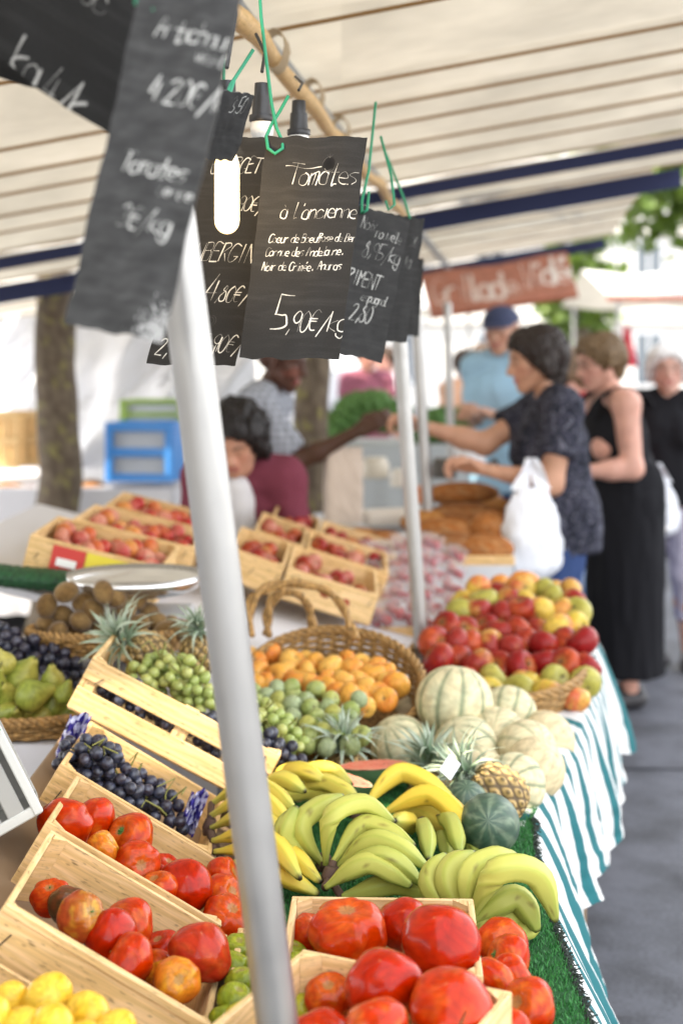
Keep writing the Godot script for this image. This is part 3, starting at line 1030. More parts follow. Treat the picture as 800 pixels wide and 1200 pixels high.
# facing +z; wrists in the person's own axes
func person(label: String, where: Transform3D, h: float, o: Dictionary) -> Node3D:
	var t := thing("person", label, "person", where)
	var s := h / 1.65
	var bulk: float = o.get("bulk", 1.0)
	var lean: float = o.get("lean", 0.0)
	var hipc := Vector3(0, 0.90, 0) * s
	var tilt := Basis(Vector3.RIGHT, lean)
	var up := func(p: Vector3) -> Vector3: return hipc + tilt * (p * s - hipc)
	var chest: Vector3 = up.call(Vector3(0, 1.22, 0.005))
	var waist: Vector3 = up.call(Vector3(0, 1.05, 0.0))
	var neck: Vector3 = up.call(Vector3(0, 1.38, -0.015))
	var shoulder := [up.call(Vector3(0.155 * (0.9 + 0.1 * bulk), 1.35, -0.01)), up.call(Vector3(-0.155 * (0.9 + 0.1 * bulk), 1.35, -0.01))]
	var headc: Vector3 = up.call(Vector3(0, 1.53, 0.015 + o.get("poke", 0.0)))
	var wrist := [o.get("left", Vector3(0.24, 0.82, 0.08) * s), o.get("right", Vector3(-0.24, 0.82, 0.08) * s)]
	var elbow := []
	for k in 2: elbow.append(ik(shoulder[k], wrist[k], 0.285 * s, 0.25 * s, o.get("pole", Vector3([0.35, -0.35][k], -0.8, -0.5))))
	for k in 2:
		var d: Vector3 = wrist[k] - elbow[k]
		wrist[k] = elbow[k] + d.normalized() * minf(d.length(), 0.25 * s)
	var feet: Array = o.get("feet", [Vector3(0.1, 0, 0.03), Vector3(-0.1, 0, -0.03)])
	var hip := [Vector3(0.088, 0.88, 0) * s, Vector3(-0.088, 0.88, 0) * s]
	var ankle := []
	var knee := []
	for k in 2:
		ankle.append(Vector3(feet[k].x, feet[k].y + 0.085, feet[k].z - 0.02))
		knee.append(ik(hip[k], ankle[k], 0.41 * s, 0.40 * s, Vector3(0, 0, 1)))
	# the body
	var skin: Color = o.skin
	var pores := noise(14.0, 650, 3)
	var col := func(w: Vector3) -> Color: return skin * (1.0 + 0.22 * pores.get_noise_3dv(w))
	var b := Flesh.new()
	var torso := [
		[hip[0] + Vector3(-0.02, 0.03, 0), hip[1] + Vector3(0.02, 0.03, 0), 0.108 * bulk, 0.108 * bulk],
		[hipc, waist, 0.12 * bulk, 0.105 * bulk], [waist + Vector3(0.03, 0, 0), chest + Vector3(0.045, 0, 0), 0.095 * bulk, 0.095 * bulk],
		[waist - Vector3(0.03, 0, 0), chest - Vector3(0.045, 0, 0), 0.095 * bulk, 0.095 * bulk],
		[chest, up.call(Vector3(0, 1.33, -0.01)), 0.1 * bulk, 0.07], [shoulder[0], shoulder[1], 0.052, 0.052],
		[up.call(Vector3(0.07, 1.375, -0.01)), shoulder[0], 0.045, 0.05], [up.call(Vector3(-0.07, 1.375, -0.01)), shoulder[1], 0.045, 0.05]]
	if o.get("bust", 0.0) > 0.0:
		for q in [-1.0, 1.0]: torso.append([up.call(Vector3(q * 0.065, 1.23, 0.07)), up.call(Vector3(q * 0.075, 1.17, 0.085)), 0.05, 0.06 * o.bust])
	for e in torso: b.bone(e[0], e[1], e[2], e[3])
	b.bone(neck, headc + Vector3(0, -0.06, -0.02), 0.052 * (0.6 + 0.4 * bulk), 0.05)
	for k in 2:
		b.bone(shoulder[k], elbow[k], 0.05 * bulk, 0.038 * bulk)
		b.bone(elbow[k], elbow[k].lerp(wrist[k], 0.35), 0.037 * bulk, 0.036 * bulk)
		b.bone(elbow[k].lerp(wrist[k], 0.35), wrist[k], 0.036 * bulk, 0.025)
		b.bone(hip[k], knee[k], 0.09 * bulk, 0.055 * bulk)
		b.bone(knee[k], knee[k].lerp(ankle[k], 0.35), 0.052 * bulk, 0.054 * bulk)
		b.bone(knee[k].lerp(ankle[k], 0.35), ankle[k], 0.054 * bulk, 0.036)
	var g := Geo.new()
	b.into(g, 0.016, 0.035, col)
	for k in 2:
		var d: Vector3 = (wrist[k] - elbow[k]).normalized()
		hand(g, wrist[k] + d * 0.012, d + o.get("hand_bend", Vector3.ZERO), o.get("palm", Vector3(0, -1, 0.1)), o.get("thumb", Vector3([-1, 1][k], 0.2, 0.4)), o.get("curl", 0.5), col, s)
	var hb: Basis = Basis(Vector3.UP, o.get("turn_head", 0.0)) * Basis(Vector3.RIGHT, o.get("nod", 0.0)) * tilt.slerp(Basis(), 0.6)
	head(t, g, Transform3D(hb.scaled_local(Vector3.ONE * s * o.get("head_size", 1.02)), headc), o)
	part("body", g.mesh(skin_material()), t)
	# clothes follow the same bones, a little outside them
	var nz := noise(9.0, 601, 3)
	var fold := func(w: Vector3) -> float: return 0.010 * nz.get_noise_3d(w.x * 1.3, w.y * 0.8, w.z * 1.3)
	if o.has("top"):
		var f := Flesh.new()
		var loose: float = o.top.get("loose", 0.016)
		for k in torso.size():
			if o.top.get("tank", false) and k >= 5: continue
			f.bone(torso[k][0], torso[k][1], torso[k][2] + loose, torso[k][3] + (loose if k < 4 else loose * 0.7))
		if o.top.get("tank", false):
			for q in [-1.0, 1.0]: f.bone(up.call(Vector3(q * 0.075, 1.27, 0.0)), up.call(Vector3(q * 0.085, 1.375, -0.02)), 0.07, 0.04)
			f.cut(up.call(Vector3(0, 1.335, 0.10)), Vector3(0, 0.7, 0.72))
			for q in [-1.0, 1.0]:
				var sg := Geo.new()
				var sp := []
				for k in 9:
					var an := lerpf(-1.5, 1.5, k / 8.0)
					sp.append(up.call(Vector3(q * (0.075 + 0.012 * cos(an)), 1.30 + 0.112 * cos(an), -0.012 + 0.122 * bulk * sin(an))))
				sg.tube(sp, [0.030, 0.027, 0.025, 0.024, 0.024, 0.024, 0.025, 0.027, 0.030], 10, null, 0.42)
				part("strap", sg.mesh(o.top.material), t)
		else:
			for k in 2:
				var sl: float = o.top.sleeve
				f.bone(shoulder[k], shoulder[k].lerp(elbow[k], minf(sl, 1.0)), 0.056 * bulk + loose * 0.5, lerpf(0.056, 0.046, minf(sl, 1.0)) * bulk + loose * 1.1, sl <= 1.0)
				if sl > 1.0: f.bone(elbow[k], elbow[k].lerp(wrist[k], sl - 1.0), 0.044 * bulk + loose, 0.034 * bulk + loose, true)
		var drop: float = o.top.get("hem", 0.86) * s
		f.bone(hipc + Vector3(0.03, 0.05, 0), Vector3(0.03, drop - 0.06, 0), 0.125 * bulk + loose, 0.125 * bulk + loose)
		f.bone(hipc + Vector3(-0.03, 0.05, 0), Vector3(-0.03, drop - 0.06, 0), 0.125 * bulk + loose, 0.125 * bulk + loose)
		f.cut(Vector3(0, drop, 0), Vector3.DOWN)
		var cg := Geo.new()
		f.into(cg, 0.013, 0.03, null, fold)
		part(o.top.called, cg.mesh(o.top.material), t)
	if o.get("bib", false):
		var f := Flesh.new()
		f.bone(up.call(Vector3(0, 1.36, 0.06)), up.call(Vector3(0, 1.16, 0.115)), 0.05, 0.075)
		var bg := Geo.new()
		f.into(bg, 0.012, 0.02)
		part("undershirt", bg.mesh(plain("white_undershirt", lin(0.6, 0.6, 0.62), 0.85)), t)
	if o.has("skirt"):
		var f := Flesh.new()
		var hem: float = o.skirt.hem
		f.bone(hip[0] + Vector3(-0.02, 0.12, 0), hip[1] + Vector3(0.02, 0.12, 0), 0.118 * bulk, 0.118 * bulk)
		for q in [-1.0, 1.0]: f.bone(Vector3(q * 0.06, 0.92 * s, 0), Vector3(q * o.skirt.get("wide", 0.09), hem - 0.05, o.skirt.get("swing", 0.0)), 0.128 * bulk, 0.13 * bulk)
		f.cut(Vector3(0, hem, 0), Vector3.DOWN)
		var cg := Geo.new()
		f.into(cg, 0.014, 0.03, null, func(w: Vector3) -> float: return 0.016 * nz.get_noise_3d(w.x * 2.0, w.y * 0.25, w.z * 2.0))
		part("skirt", cg.mesh(o.skirt.material), t)
	if o.has("trousers"):
		var f := Flesh.new()
		f.bone(hip[0] + Vector3(-0.02, 0.06, 0), hip[1] + Vector3(0.02, 0.06, 0), 0.116 * bulk, 0.116 * bulk)
		for k in 2:
			var stop: Vector3 = knee[k].lerp(ankle[k], o.trousers.get("long", 0.95))
			f.bone(hip[k], knee[k], 0.1 * bulk, 0.068 * bulk)
			f.bone(knee[k], stop, 0.066 * bulk, 0.058 * bulk, true)
		f.cut(Vector3(0, 0.985 * s, 0), Vector3.UP)
		var cg := Geo.new()
		f.into(cg, 0.014, 0.02, null, fold)
		part("trousers", cg.mesh(o.trousers.material), t)
	for k in 2:
		var f := Flesh.new()
		var a := Vector3(feet[k].x, feet[k].y, feet[k].z)
		f.bone(a + Vector3(0, 0.045, -0.055), a + Vector3(0, 0.035, 0.09), 0.042, 0.038)
		f.bone(a + Vector3(0, 0.035, 0.09), a + Vector3(0, 0.03, 0.15), 0.038, 0.03)
		f.cut(a + Vector3(0, 0.004, 0), Vector3.DOWN)
		var sg := Geo.new()
		f.into(sg, 0.009, 0.02)
		part("shoe", sg.mesh(o.get("shoes", plain("shoe_dark", lin(0.03, 0.028, 0.03), 0.5))), t)
	return t

func skin_material() -> StandardMaterial3D:
	var m := tinted("skin", 0.5, 0.4)
	m.subsurf_scatter_enabled = true
	m.subsurf_scatter_strength = 0.08
	return m

# a thin plastic carrier bag hanging from its two handles
func carrier_bag(label: String, grip: Vector3, w: float, h: float, depth: float, turn: float, m: Material) -> void:
	var t := thing("carrier_bag", label, "bag", Transform3D(Basis(Vector3.UP, turn), grip))
	var nz := noise(7.0, 640, 4)
	var g := Geo.new()
	g.patch(48, 36, func(a, b):
		var an: float = a * TAU
		var full := 0.42 + 0.58 * sin(clampf(pow(b, 0.75) * 2.2, 0.0, PI * 0.5)) if b < 0.75 else 1.0 - 0.85 * pow((b - 0.75) / 0.25, 2.6)
		var wx := w * 0.5 * full
		var wz := depth * 0.5 * (0.25 + 0.75 * smoothstep(0.0, 0.6, b)) * (1.0 if b < 0.75 else 1.0 - 0.75 * pow((b - 0.75) / 0.25, 2.6))
		var cr: float = 1.0 + 0.16 * nz.get_noise_3d(cos(an) * 0.6, b * 0.55, sin(an) * 0.6) + 0.05 * sin(an * 9.0 + 3.0 * nz.get_noise_2d(a, b)) * (1.0 - b)
		return Vector3(cos(an) * wx * cr, -h * (0.22 + 0.78 * b), sin(an) * wz * cr), true)
	part("bag_body", g.mesh(m), t)
	for s in [-1.0, 1.0]:
		var hd := Geo.new()
		hd.patch(6, 10, func(a, b):
			var x: float = lerpf(w * 0.2, w * 0.03, b) + (a - 0.5) * lerpf(0.07, 0.03, b)
			return Vector3(s * x, -h * 0.26 * (1.0 - b) + 0.01, (a - 0.5) * 0.01 + 0.01 * sin(b * 6.0 + a * 4.0)), false, null, false)
		part("handle", hd.mesh(m), t)

# ---------------------------------------------------------------- the place
const ROW_V := Vector3(0.129, 0.0, -0.9917)     # along the row of poles, away from the lens
const ROW_U := Vector3(0.9917, 0.16, 0.129)     # across the row, up the slope of the awning
const ROW_O := Vector3(0.0, 2.31, -4.47)

func roof(u: float, v: float, drop := 0.0) -> Vector3:
	return ROW_O + ROW_V * v + ROW_U * u + Vector3(0, -drop, 0)

func canvas_material() -> StandardMaterial3D:
	var m := plain("awning_canvas", lin(0.70, 0.685, 0.65), 0.75)
	if not m.backlight_enabled:
		m.backlight_enabled = true
		m.backlight = Color(0.58, 0.56, 0.515)
		var nz := noise(0.01, 611, 4)
		triplanar(m, picture(256, 256, func(x, y):
			var t := 0.93 + 0.12 * nz.get_noise_2d(x, y) + 0.04 * nz.get_noise_2d(x * 6.0, y * 6.0)
			return Color(t, t, t * 0.99)), 0.5, true)
	return m

func awning(label: String, u0: float, u1: float, v0: float, v1: float, battens: Array, band: float) -> void:
	var t := thing("awning", label, "awning")
	var nz := noise(0.9, 612, 3)
	var g := Geo.new()
	var nv := int((v1 - v0) / 0.07)
	var f := func(a: float, b: float, lift: float) -> Vector3:
		var u := lerpf(u0, u1, a)
		var v := lerpf(v0, v1, b)
		var near := 9.0
		for q in battens: near = minf(near, absf(q - v))
		return roof(u, v, -lift + 0.045 * (1.0 - exp(-near * 7.0)) - 0.03 + 0.02 * nz.get_noise_2d(u, v * 2.0))
	g.patch(26, nv, func(a, b): return f.call(a, b, 0.0), false, null, false)
	part("canvas", g.mesh(canvas_material()), t)
	for q in battens:
		var bar := Geo.new()
		var c := roof((u0 + u1) / 2.0, q, -0.004)
		var x := ROW_U.normalized()
		var z := -ROW_V
		bar.box(Transform3D(Basis(x, z.cross(x).normalized(), z), c), Vector3((u1 - u0) * 1.016, 0.010, 0.009), 0.002)
		part("batten", bar.mesh(plain("batten_wood", lin(0.30, 0.17, 0.06), 0.6)), t)
	if band > 0.0:
		var bg := Geo.new()
		bg.patch(40, 4, func(a, b): return roof(lerpf(u0, u1 - 0.05, a), v1 + 0.012 * sin(a * 30.0) * b, 0.01 + band * b), false, null, false)
		part("valance", bg.mesh(plain("blue_canvas", lin(0.018, 0.026, 0.085), 0.8)), t)

func pole(label: String, top: Vector3, bottom: Vector3, r: float) -> void:
	var t := thing("awning_pole", label, "pole", Transform3D(Basis(), bottom), "galvanised poles holding up the awning")
	var g := Geo.new()
	var d := top - bottom
	g.tube([Vector3.ZERO, d * 0.25, d * 0.5, d * 0.75, d], [r, r, r, r, r], 28)
	part("tube", g.mesh(mats["steel"]), t)
	var f := Geo.new()
	f.tube([Vector3(0, 0.0, 0), Vector3(0, 0.008, 0)], [r * 2.4, r * 2.4], 24)
	part("foot_plate", f.mesh(mats["steel"]), t)

func table(called: String, label: String, corners: Array, top: float, cloth: Material, drop: float) -> void:
	var t := thing(called, label, "table")
	var g := Geo.new()
	var up := []
	var low := []
	var out := []
	for c in corners:
		up.append(Vector3(c.x, top, c.y))
		low.append(Vector3(c.x, top - 0.025, c.y))
	g.flat(up, Vector3.UP)
	g.flat(low, Vector3.DOWN)
	var mid := Vector3.ZERO
	for p in up: mid += p / up.size()
	for k in up.size():
		var n := (k + 1) % up.size()
		g.flat([up[k], up[n], low[n], low[k]], (up[k] + up[n]) / 2.0 - mid)
	part("top", g.mesh(cloth), t)
	if drop > 0.0:
		var nz := noise(2.5, 620, 2)
		var s := Geo.new()
		for k in up.size():
			var a: Vector3 = up[k]
			var b: Vector3 = up[(k + 1) % up.size()]
			var o := (b - a).cross(Vector3.UP).normalized()
			if o.dot((a + b) / 2.0 - mid) < 0.0: o = -o
			s.patch(40, 8, func(x, y):
				var p := a.lerp(b, x) + Vector3(0, -drop * y - 0.001, 0)
				return p + o * (0.004 + (0.02 + 0.018 * sin(x * a.distance_to(b) * 34.0) + 0.02 * nz.get_noise_2d(x * 3.0, k)) * y), false, null, false)
		part("cloth_sides", s.mesh(cloth), t)
	for c in corners:
		var q: Vector3 = Vector3(c.x, 0, c.y).lerp(Vector3(mid.x, 0, mid.z), 0.08)
		var lg := Geo.new()
		lg.box(Transform3D(Basis(), q + Vector3(0, (top - 0.03) / 2.0, 0)), Vector3(0.035, top - 0.03, 0.035), 0.003)
		part("leg", lg.mesh(plain("trestle_wood", lin(0.25, 0.17, 0.1), 0.7)), t)

func tree(label: String, foot: Vector3, girth: float, height: float, crown_at: Vector3, crown: Vector3, leaves: int, leaf: float, seed_: int, lichen := false) -> void:
	var t := thing("plane_tree", label, "tree", Transform3D(Basis(), foot))
	var r := RandomNumberGenerator.new()
	r.seed = seed_
	var nz := noise(6.0, seed_, 4)
	var n2 := noise(2.6, seed_ + 3, 2)
	var g := Geo.new()
	g.patch(36, 170, func(a, b):
		var y: float = height * b
		var rad: float = girth * (1.25 - 0.4 * b) * (1.0 + 0.07 * nz.get_noise_3d(cos(a * TAU) * 0.6, y * 0.8, sin(a * TAU) * 0.6)) * (1.0 + 0.5 * exp(-y * 5.0))
		return Vector3(cos(a * TAU) * rad + 0.04 * n2.get_noise_1d(y * 0.4), y, sin(a * TAU) * rad), true, func(a, b):
			var p := Vector3(cos(a * TAU) * girth * 4.0, height * b * 2.2, sin(a * TAU) * girth * 4.0)
			var q := nz.get_noise_3dv(p)
			var c := Color(0.085, 0.062, 0.042).lerp(Color(0.16, 0.125, 0.085), clampf(0.5 + q * 1.5, 0, 1))
			if lichen and n2.get_noise_3dv(p * 1.7 + Vector3(7, 0, 0)) > 0.33 and q > -0.05: c = Color(0.20, 0.18, 0.065)
			return c)
	var bark := tinted("plane_bark", 0.85)
	if not bark.heightmap_enabled:
		triplanar(bark, mats["pores"], 6.0)
		bark.albedo_texture = null
		relief(bark, mats["pores"], 0.6)
	part("trunk", g.mesh(bark), t)
	var top := Vector3(0, height, 0)
	for k in 7:
		var a := TAU * k / 7.0 + r.randf()
		var tip := crown_at - foot + Vector3(cos(a) * crown.x, r.randf_range(-0.2, 0.7) * crown.y, sin(a) * crown.z) * 0.8
		var lg := Geo.new()
		var m := top.lerp(tip, 0.45) + Vector3(0, crown.y * 0.15, 0)
		lg.tube([top - Vector3(0, 0.3, 0), m, tip], [girth * 0.55, girth * 0.3, girth * 0.08], 8)
		part("limb", lg.mesh(plain("limb_bark", lin(0.1, 0.08, 0.055), 0.85)), t)
	if leaves == 0: return
	var lf := Geo.new()
	lf.patch(4, 4, func(a, b):
		var w: float = [0.12, 0.95, 1.0, 0.55, 0.02][int(round(b * 4))]
		return Vector3((a - 0.5) * w, b - 0.5, 0.12 * absf(a - 0.5) + 0.1 * b * b), false, null, false)
	var mm := MultiMesh.new()
	mm.transform_format = MultiMesh.TRANSFORM_3D
	mm.use_colors = true
	var lm := tinted("plane_leaf", 0.5)
	lm.backlight_enabled = true
	lm.backlight = Color(0.7, 0.75, 0.4)
	mm.mesh = lf.mesh(lm)
	mm.instance_count = leaves
	var clumps := []
	for k in 70:
		var d := Vector3(r.randfn(), r.randfn(), r.randfn()).normalized() * pow(r.randf(), 0.4)
		clumps.append(crown_at - foot + d * crown)
	for k in leaves:
		var c: Vector3 = clumps[k % clumps.size()]
		var p := c + Vector3(r.randfn(), r.randfn() * 0.7, r.randfn()) * crown.x * 0.13
		mm.set_instance_transform(k, Transform3D(Basis.from_euler(Vector3(r.randf_range(-1.2, 1.2), r.randf() * TAU, r.randf_range(-1, 1))).scaled_local(Vector3.ONE * leaf * r.randf_range(0.7, 1.2)), p))
		var s := r.randf()
		mm.set_instance_color(k, Color(0.12 + 0.06 * s, 0.19 + 0.07 * s, 0.04))
	var mi := MultiMeshInstance3D.new()
	mi.name = "crown"
	mi.multimesh = mm
	mi.set_meta("kind", "stuff")
	t.add_child(mi, true)

func facade(label: String, corner: Vector3, w: float, h: float, floors: int, bays: int, wall: Color) -> void:
	var t := thing("stone_building", label, "building", Transform3D(Basis(), corner))
	var g := Geo.new()
	g.box(Transform3D(Basis(), Vector3(w / 2, h / 2, -4.0)), Vector3(w, h, 8.0), 0.02)
	part("wall", g.mesh(plain("pale_stone %.2f" % wall.r, wall, 0.85)), t)
	var wm := Geo.new().box(Transform3D(), Vector3(1.0, 1.9, 0.1), 0.01).mesh(plain("window_frame_white", lin(0.7, 0.7, 0.7), 0.5))
	var pm := Geo.new().box(Transform3D(), Vector3(0.4, 1.7, 0.04), 0.005).mesh(plain("far_glass", lin(0.10, 0.12, 0.14), 0.1))
	for f in floors:
		for k in bays:
			var o := part("window", wm, t, Transform3D(Basis(), Vector3(w * (k + 0.5) / bays, h * (f + 0.55) / floors, 0.04)))
			for s in [-1.0, 1.0]: part("pane", pm, o, Transform3D(Basis(), Vector3(s * 0.23, 0, 0.045)))
		var c := Geo.new().box(Transform3D(Basis(), Vector3(w / 2, h * (f + 1.0) / floors - 0.12, 0.12)), Vector3(w + 0.1, 0.16, 0.2), 0.02)
		part("cornice", c.mesh(plain("cornice_stone", lin(0.5, 0.48, 0.44), 0.8)), t)
	var rf := Geo.new()
	rf.box(Transform3D(Basis(), Vector3(w / 2, h + 0.9, -4.0)), Vector3(w - 0.8, 1.8, 7.0), 0.5)
	part("roof", rf.mesh(plain("zinc_roof", lin(0.28, 0.31, 0.36), 0.5)), t)

func market_stall(label: String, p: Vector3, w: float, d: float, h: float, fascia: Color) -> void:
	var t := thing("market_stall", label, "market stall", Transform3D(Basis(), p))
	var g := Geo.new()
	g.patch(20, 12, func(a, b): return Vector3((a - 0.5) * w, h + 0.35 * (1.0 - absf(b - 0.5) * 2.0) - 0.05 * sin(a * PI * 4.0) ** 2, (b - 0.5) * d), false, null, false)
	part("canopy", g.mesh(canvas_material()), t)
	var f := Geo.new()
	f.box(Transform3D(Basis(), Vector3(0, h - 0.03, d / 2)), Vector3(w, 0.055, 0.02), 0.004)
	part("fascia", f.mesh(plain("fascia %s" % fascia.to_html(), fascia, 0.7)), t)
	for s in [-1.0, 1.0]:
		for e in [-1.0, 1.0]:
			var q := Geo.new().tube([Vector3(s * w * 0.47, 0, e * d * 0.47), Vector3(s * w * 0.47, h, e * d * 0.47)], [0.022, 0.022], 10)
			part("pole", q.mesh(mats["steel"]), t)
	var c := Geo.new()
	c.box(Transform3D(Basis(), Vector3(0, 0.42, 0)), Vector3(w * 0.9, 0.84, d * 0.5), 0.02)
	part("counter", c.mesh(plain("white_cloth", lin(0.72, 0.72, 0.74), 0.8)), t)

func folded_sheet(called: String, label: String, category: String, f: Callable, nu: int, nv: int, m: Material) -> void:
	var o := part(called, Geo.new().patch(nu, nv, f, false, null, false).mesh(m), self)
	tag(o, label, category)

func lamp(label: String, p: Vector3, lit: bool, cord_top: Vector3) -> void:
	var t := thing("hanging_lamp", label, "lamp", Transform3D(Basis(), p))
	var s := Geo.new()
	s.patch(20, 8, func(a, b):
		var y: float = [0.062, 0.061, 0.04, 0.038, 0.010, 0.009, 0.0, -0.002, -0.002][int(round(b * 8))]
		var r: float = [0.001, 0.012, 0.013, 0.0155, 0.0165, 0.021, 0.021, 0.019, 0.001][int(round(b * 8))]
		return Vector3(cos(a * TAU) * r, y, sin(a * TAU) * r), true)
	part("socket", s.mesh(plain("black_bakelite", lin(0.015, 0.015, 0.016), 0.4)), t)
	var c := Geo.new().patch(18, 3, func(a, b):
		var r: float = [0.018, 0.019, 0.018, 0.013][int(round(b * 3))]
		return Vector3(cos(a * TAU) * r, -0.002 - 0.03 * b, sin(a * TAU) * r), true)
	part("lamp_base", c.mesh(plain("lamp_base_white", lin(0.75, 0.74, 0.7), 0.4)), t)
	var glow := StandardMaterial3D.new()
	glow.albedo_color = Color(1, 0.98, 0.92)
	if lit:
		glow.emission_enabled = true
		glow.emission = Color(1.0, 0.85, 0.56)
		glow.emission_energy_multiplier = 1.25
	var bulb := Geo.new().patch(24, 14, func(a, b):
		var q: float = b * 14.0
		var y := -0.03 - 0.105 * minf(q / 8.0, 1.0) if q <= 8.0 else -0.135 - 0.019 * sin((q - 8.0) / 6.0 * PI * 0.5)
		var r := 0.0175 * smoothstep(-0.4, 1.6, q) if q <= 8.0 else 0.0175 * cos((q - 8.0) / 6.0 * PI * 0.5)
		return Vector3(cos(a * TAU) * maxf(r, 0.0002), y, sin(a * TAU) * maxf(r, 0.0002)), true)
	part("bulb", bulb.mesh(glow), t)
	var w := Geo.new().tube([Vector3(0, 0.08, 0), (cord_top - p) * 0.5 + Vector3(0.01, 0.04, 0), cord_top - p], [0.003], 6)
	part("cord", w.mesh(plain("black_flex", lin(0.02, 0.02, 0.02), 0.5)), t)
	if lit:
		var l := OmniLight3D.new()
		l.name = "lamp_light"
		l.light_color = Color(1.0, 0.84, 0.6)
		l.light_energy = 0.03
		l.light_size = 0.03
		l.omni_range = 12.0
		l.omni_attenuation = 2.0
		l.shadow_enabled = true
		t.add_child(l, true)
		l.position = Vector3(0, -0.08, 0.0)

# ---------------------------------------------------------------- the scene
func set_camera_and_light() -> void:
	var cam := Camera3D.new()
	cam.name = "camera"
	cam.projection = Camera3D.PROJECTION_FRUSTUM
	cam.near = 0.05
	cam.far = 400.0
	cam.size = 0.05 * 1200.0 / FOCAL
	cam.frustum_offset = Vector2(0.0, -0.05 * 175.0 / FOCAL)
	cam.position = Vector3(0, EYE, 0)
	var lens := CameraAttributesPhysical.new()
	lens.frustum_focal_length = 50.0
	lens.frustum_focus_distance = 2.15
	lens.exposure_aperture = 2.9
	cam.attributes = lens
	add_child(cam)
	var sky := ProceduralSkyMaterial.new()
	sky.sky_top_color = Color(0.80, 0.82, 0.86)
	sky.sky_horizon_color = Color(0.96, 0.95, 0.935)
	sky.sky_curve = 0.25
	sky.ground_bottom_color = Color(0.45, 0.45, 0.46)
	sky.ground_horizon_color = Color(0.8, 0.8, 0.8)
	sky.sky_energy_multiplier = 1.45
	var env := Environment.new()
	env.background_mode = Environment.BG_SKY
	env.sky = Sky.new()
	env.sky.sky_material = sky
	env.tonemap_mode = Environment.TONE_MAPPER_LINEAR
	env.tonemap_exposure = 2.35
	env.sdfgi_enabled = true
	env.ssao_enabled = true
	env.ssil_enabled = true
	var we := WorldEnvironment.new()
	we.name = "world_environment"
	we.environment = env
	add_child(we)
	var sun := DirectionalLight3D.new()
	sun.name = "sun"
	sun.light_color = Color(1.0, 0.95, 0.87)
	sun.light_energy = 1.5
	sun.light_angular_distance = 0.5
	sun.shadow_enabled = true
	add_child(sun)
	sun.look_at_from_position(Vector3.ZERO, Vector3(0.42, -0.85, -0.32))

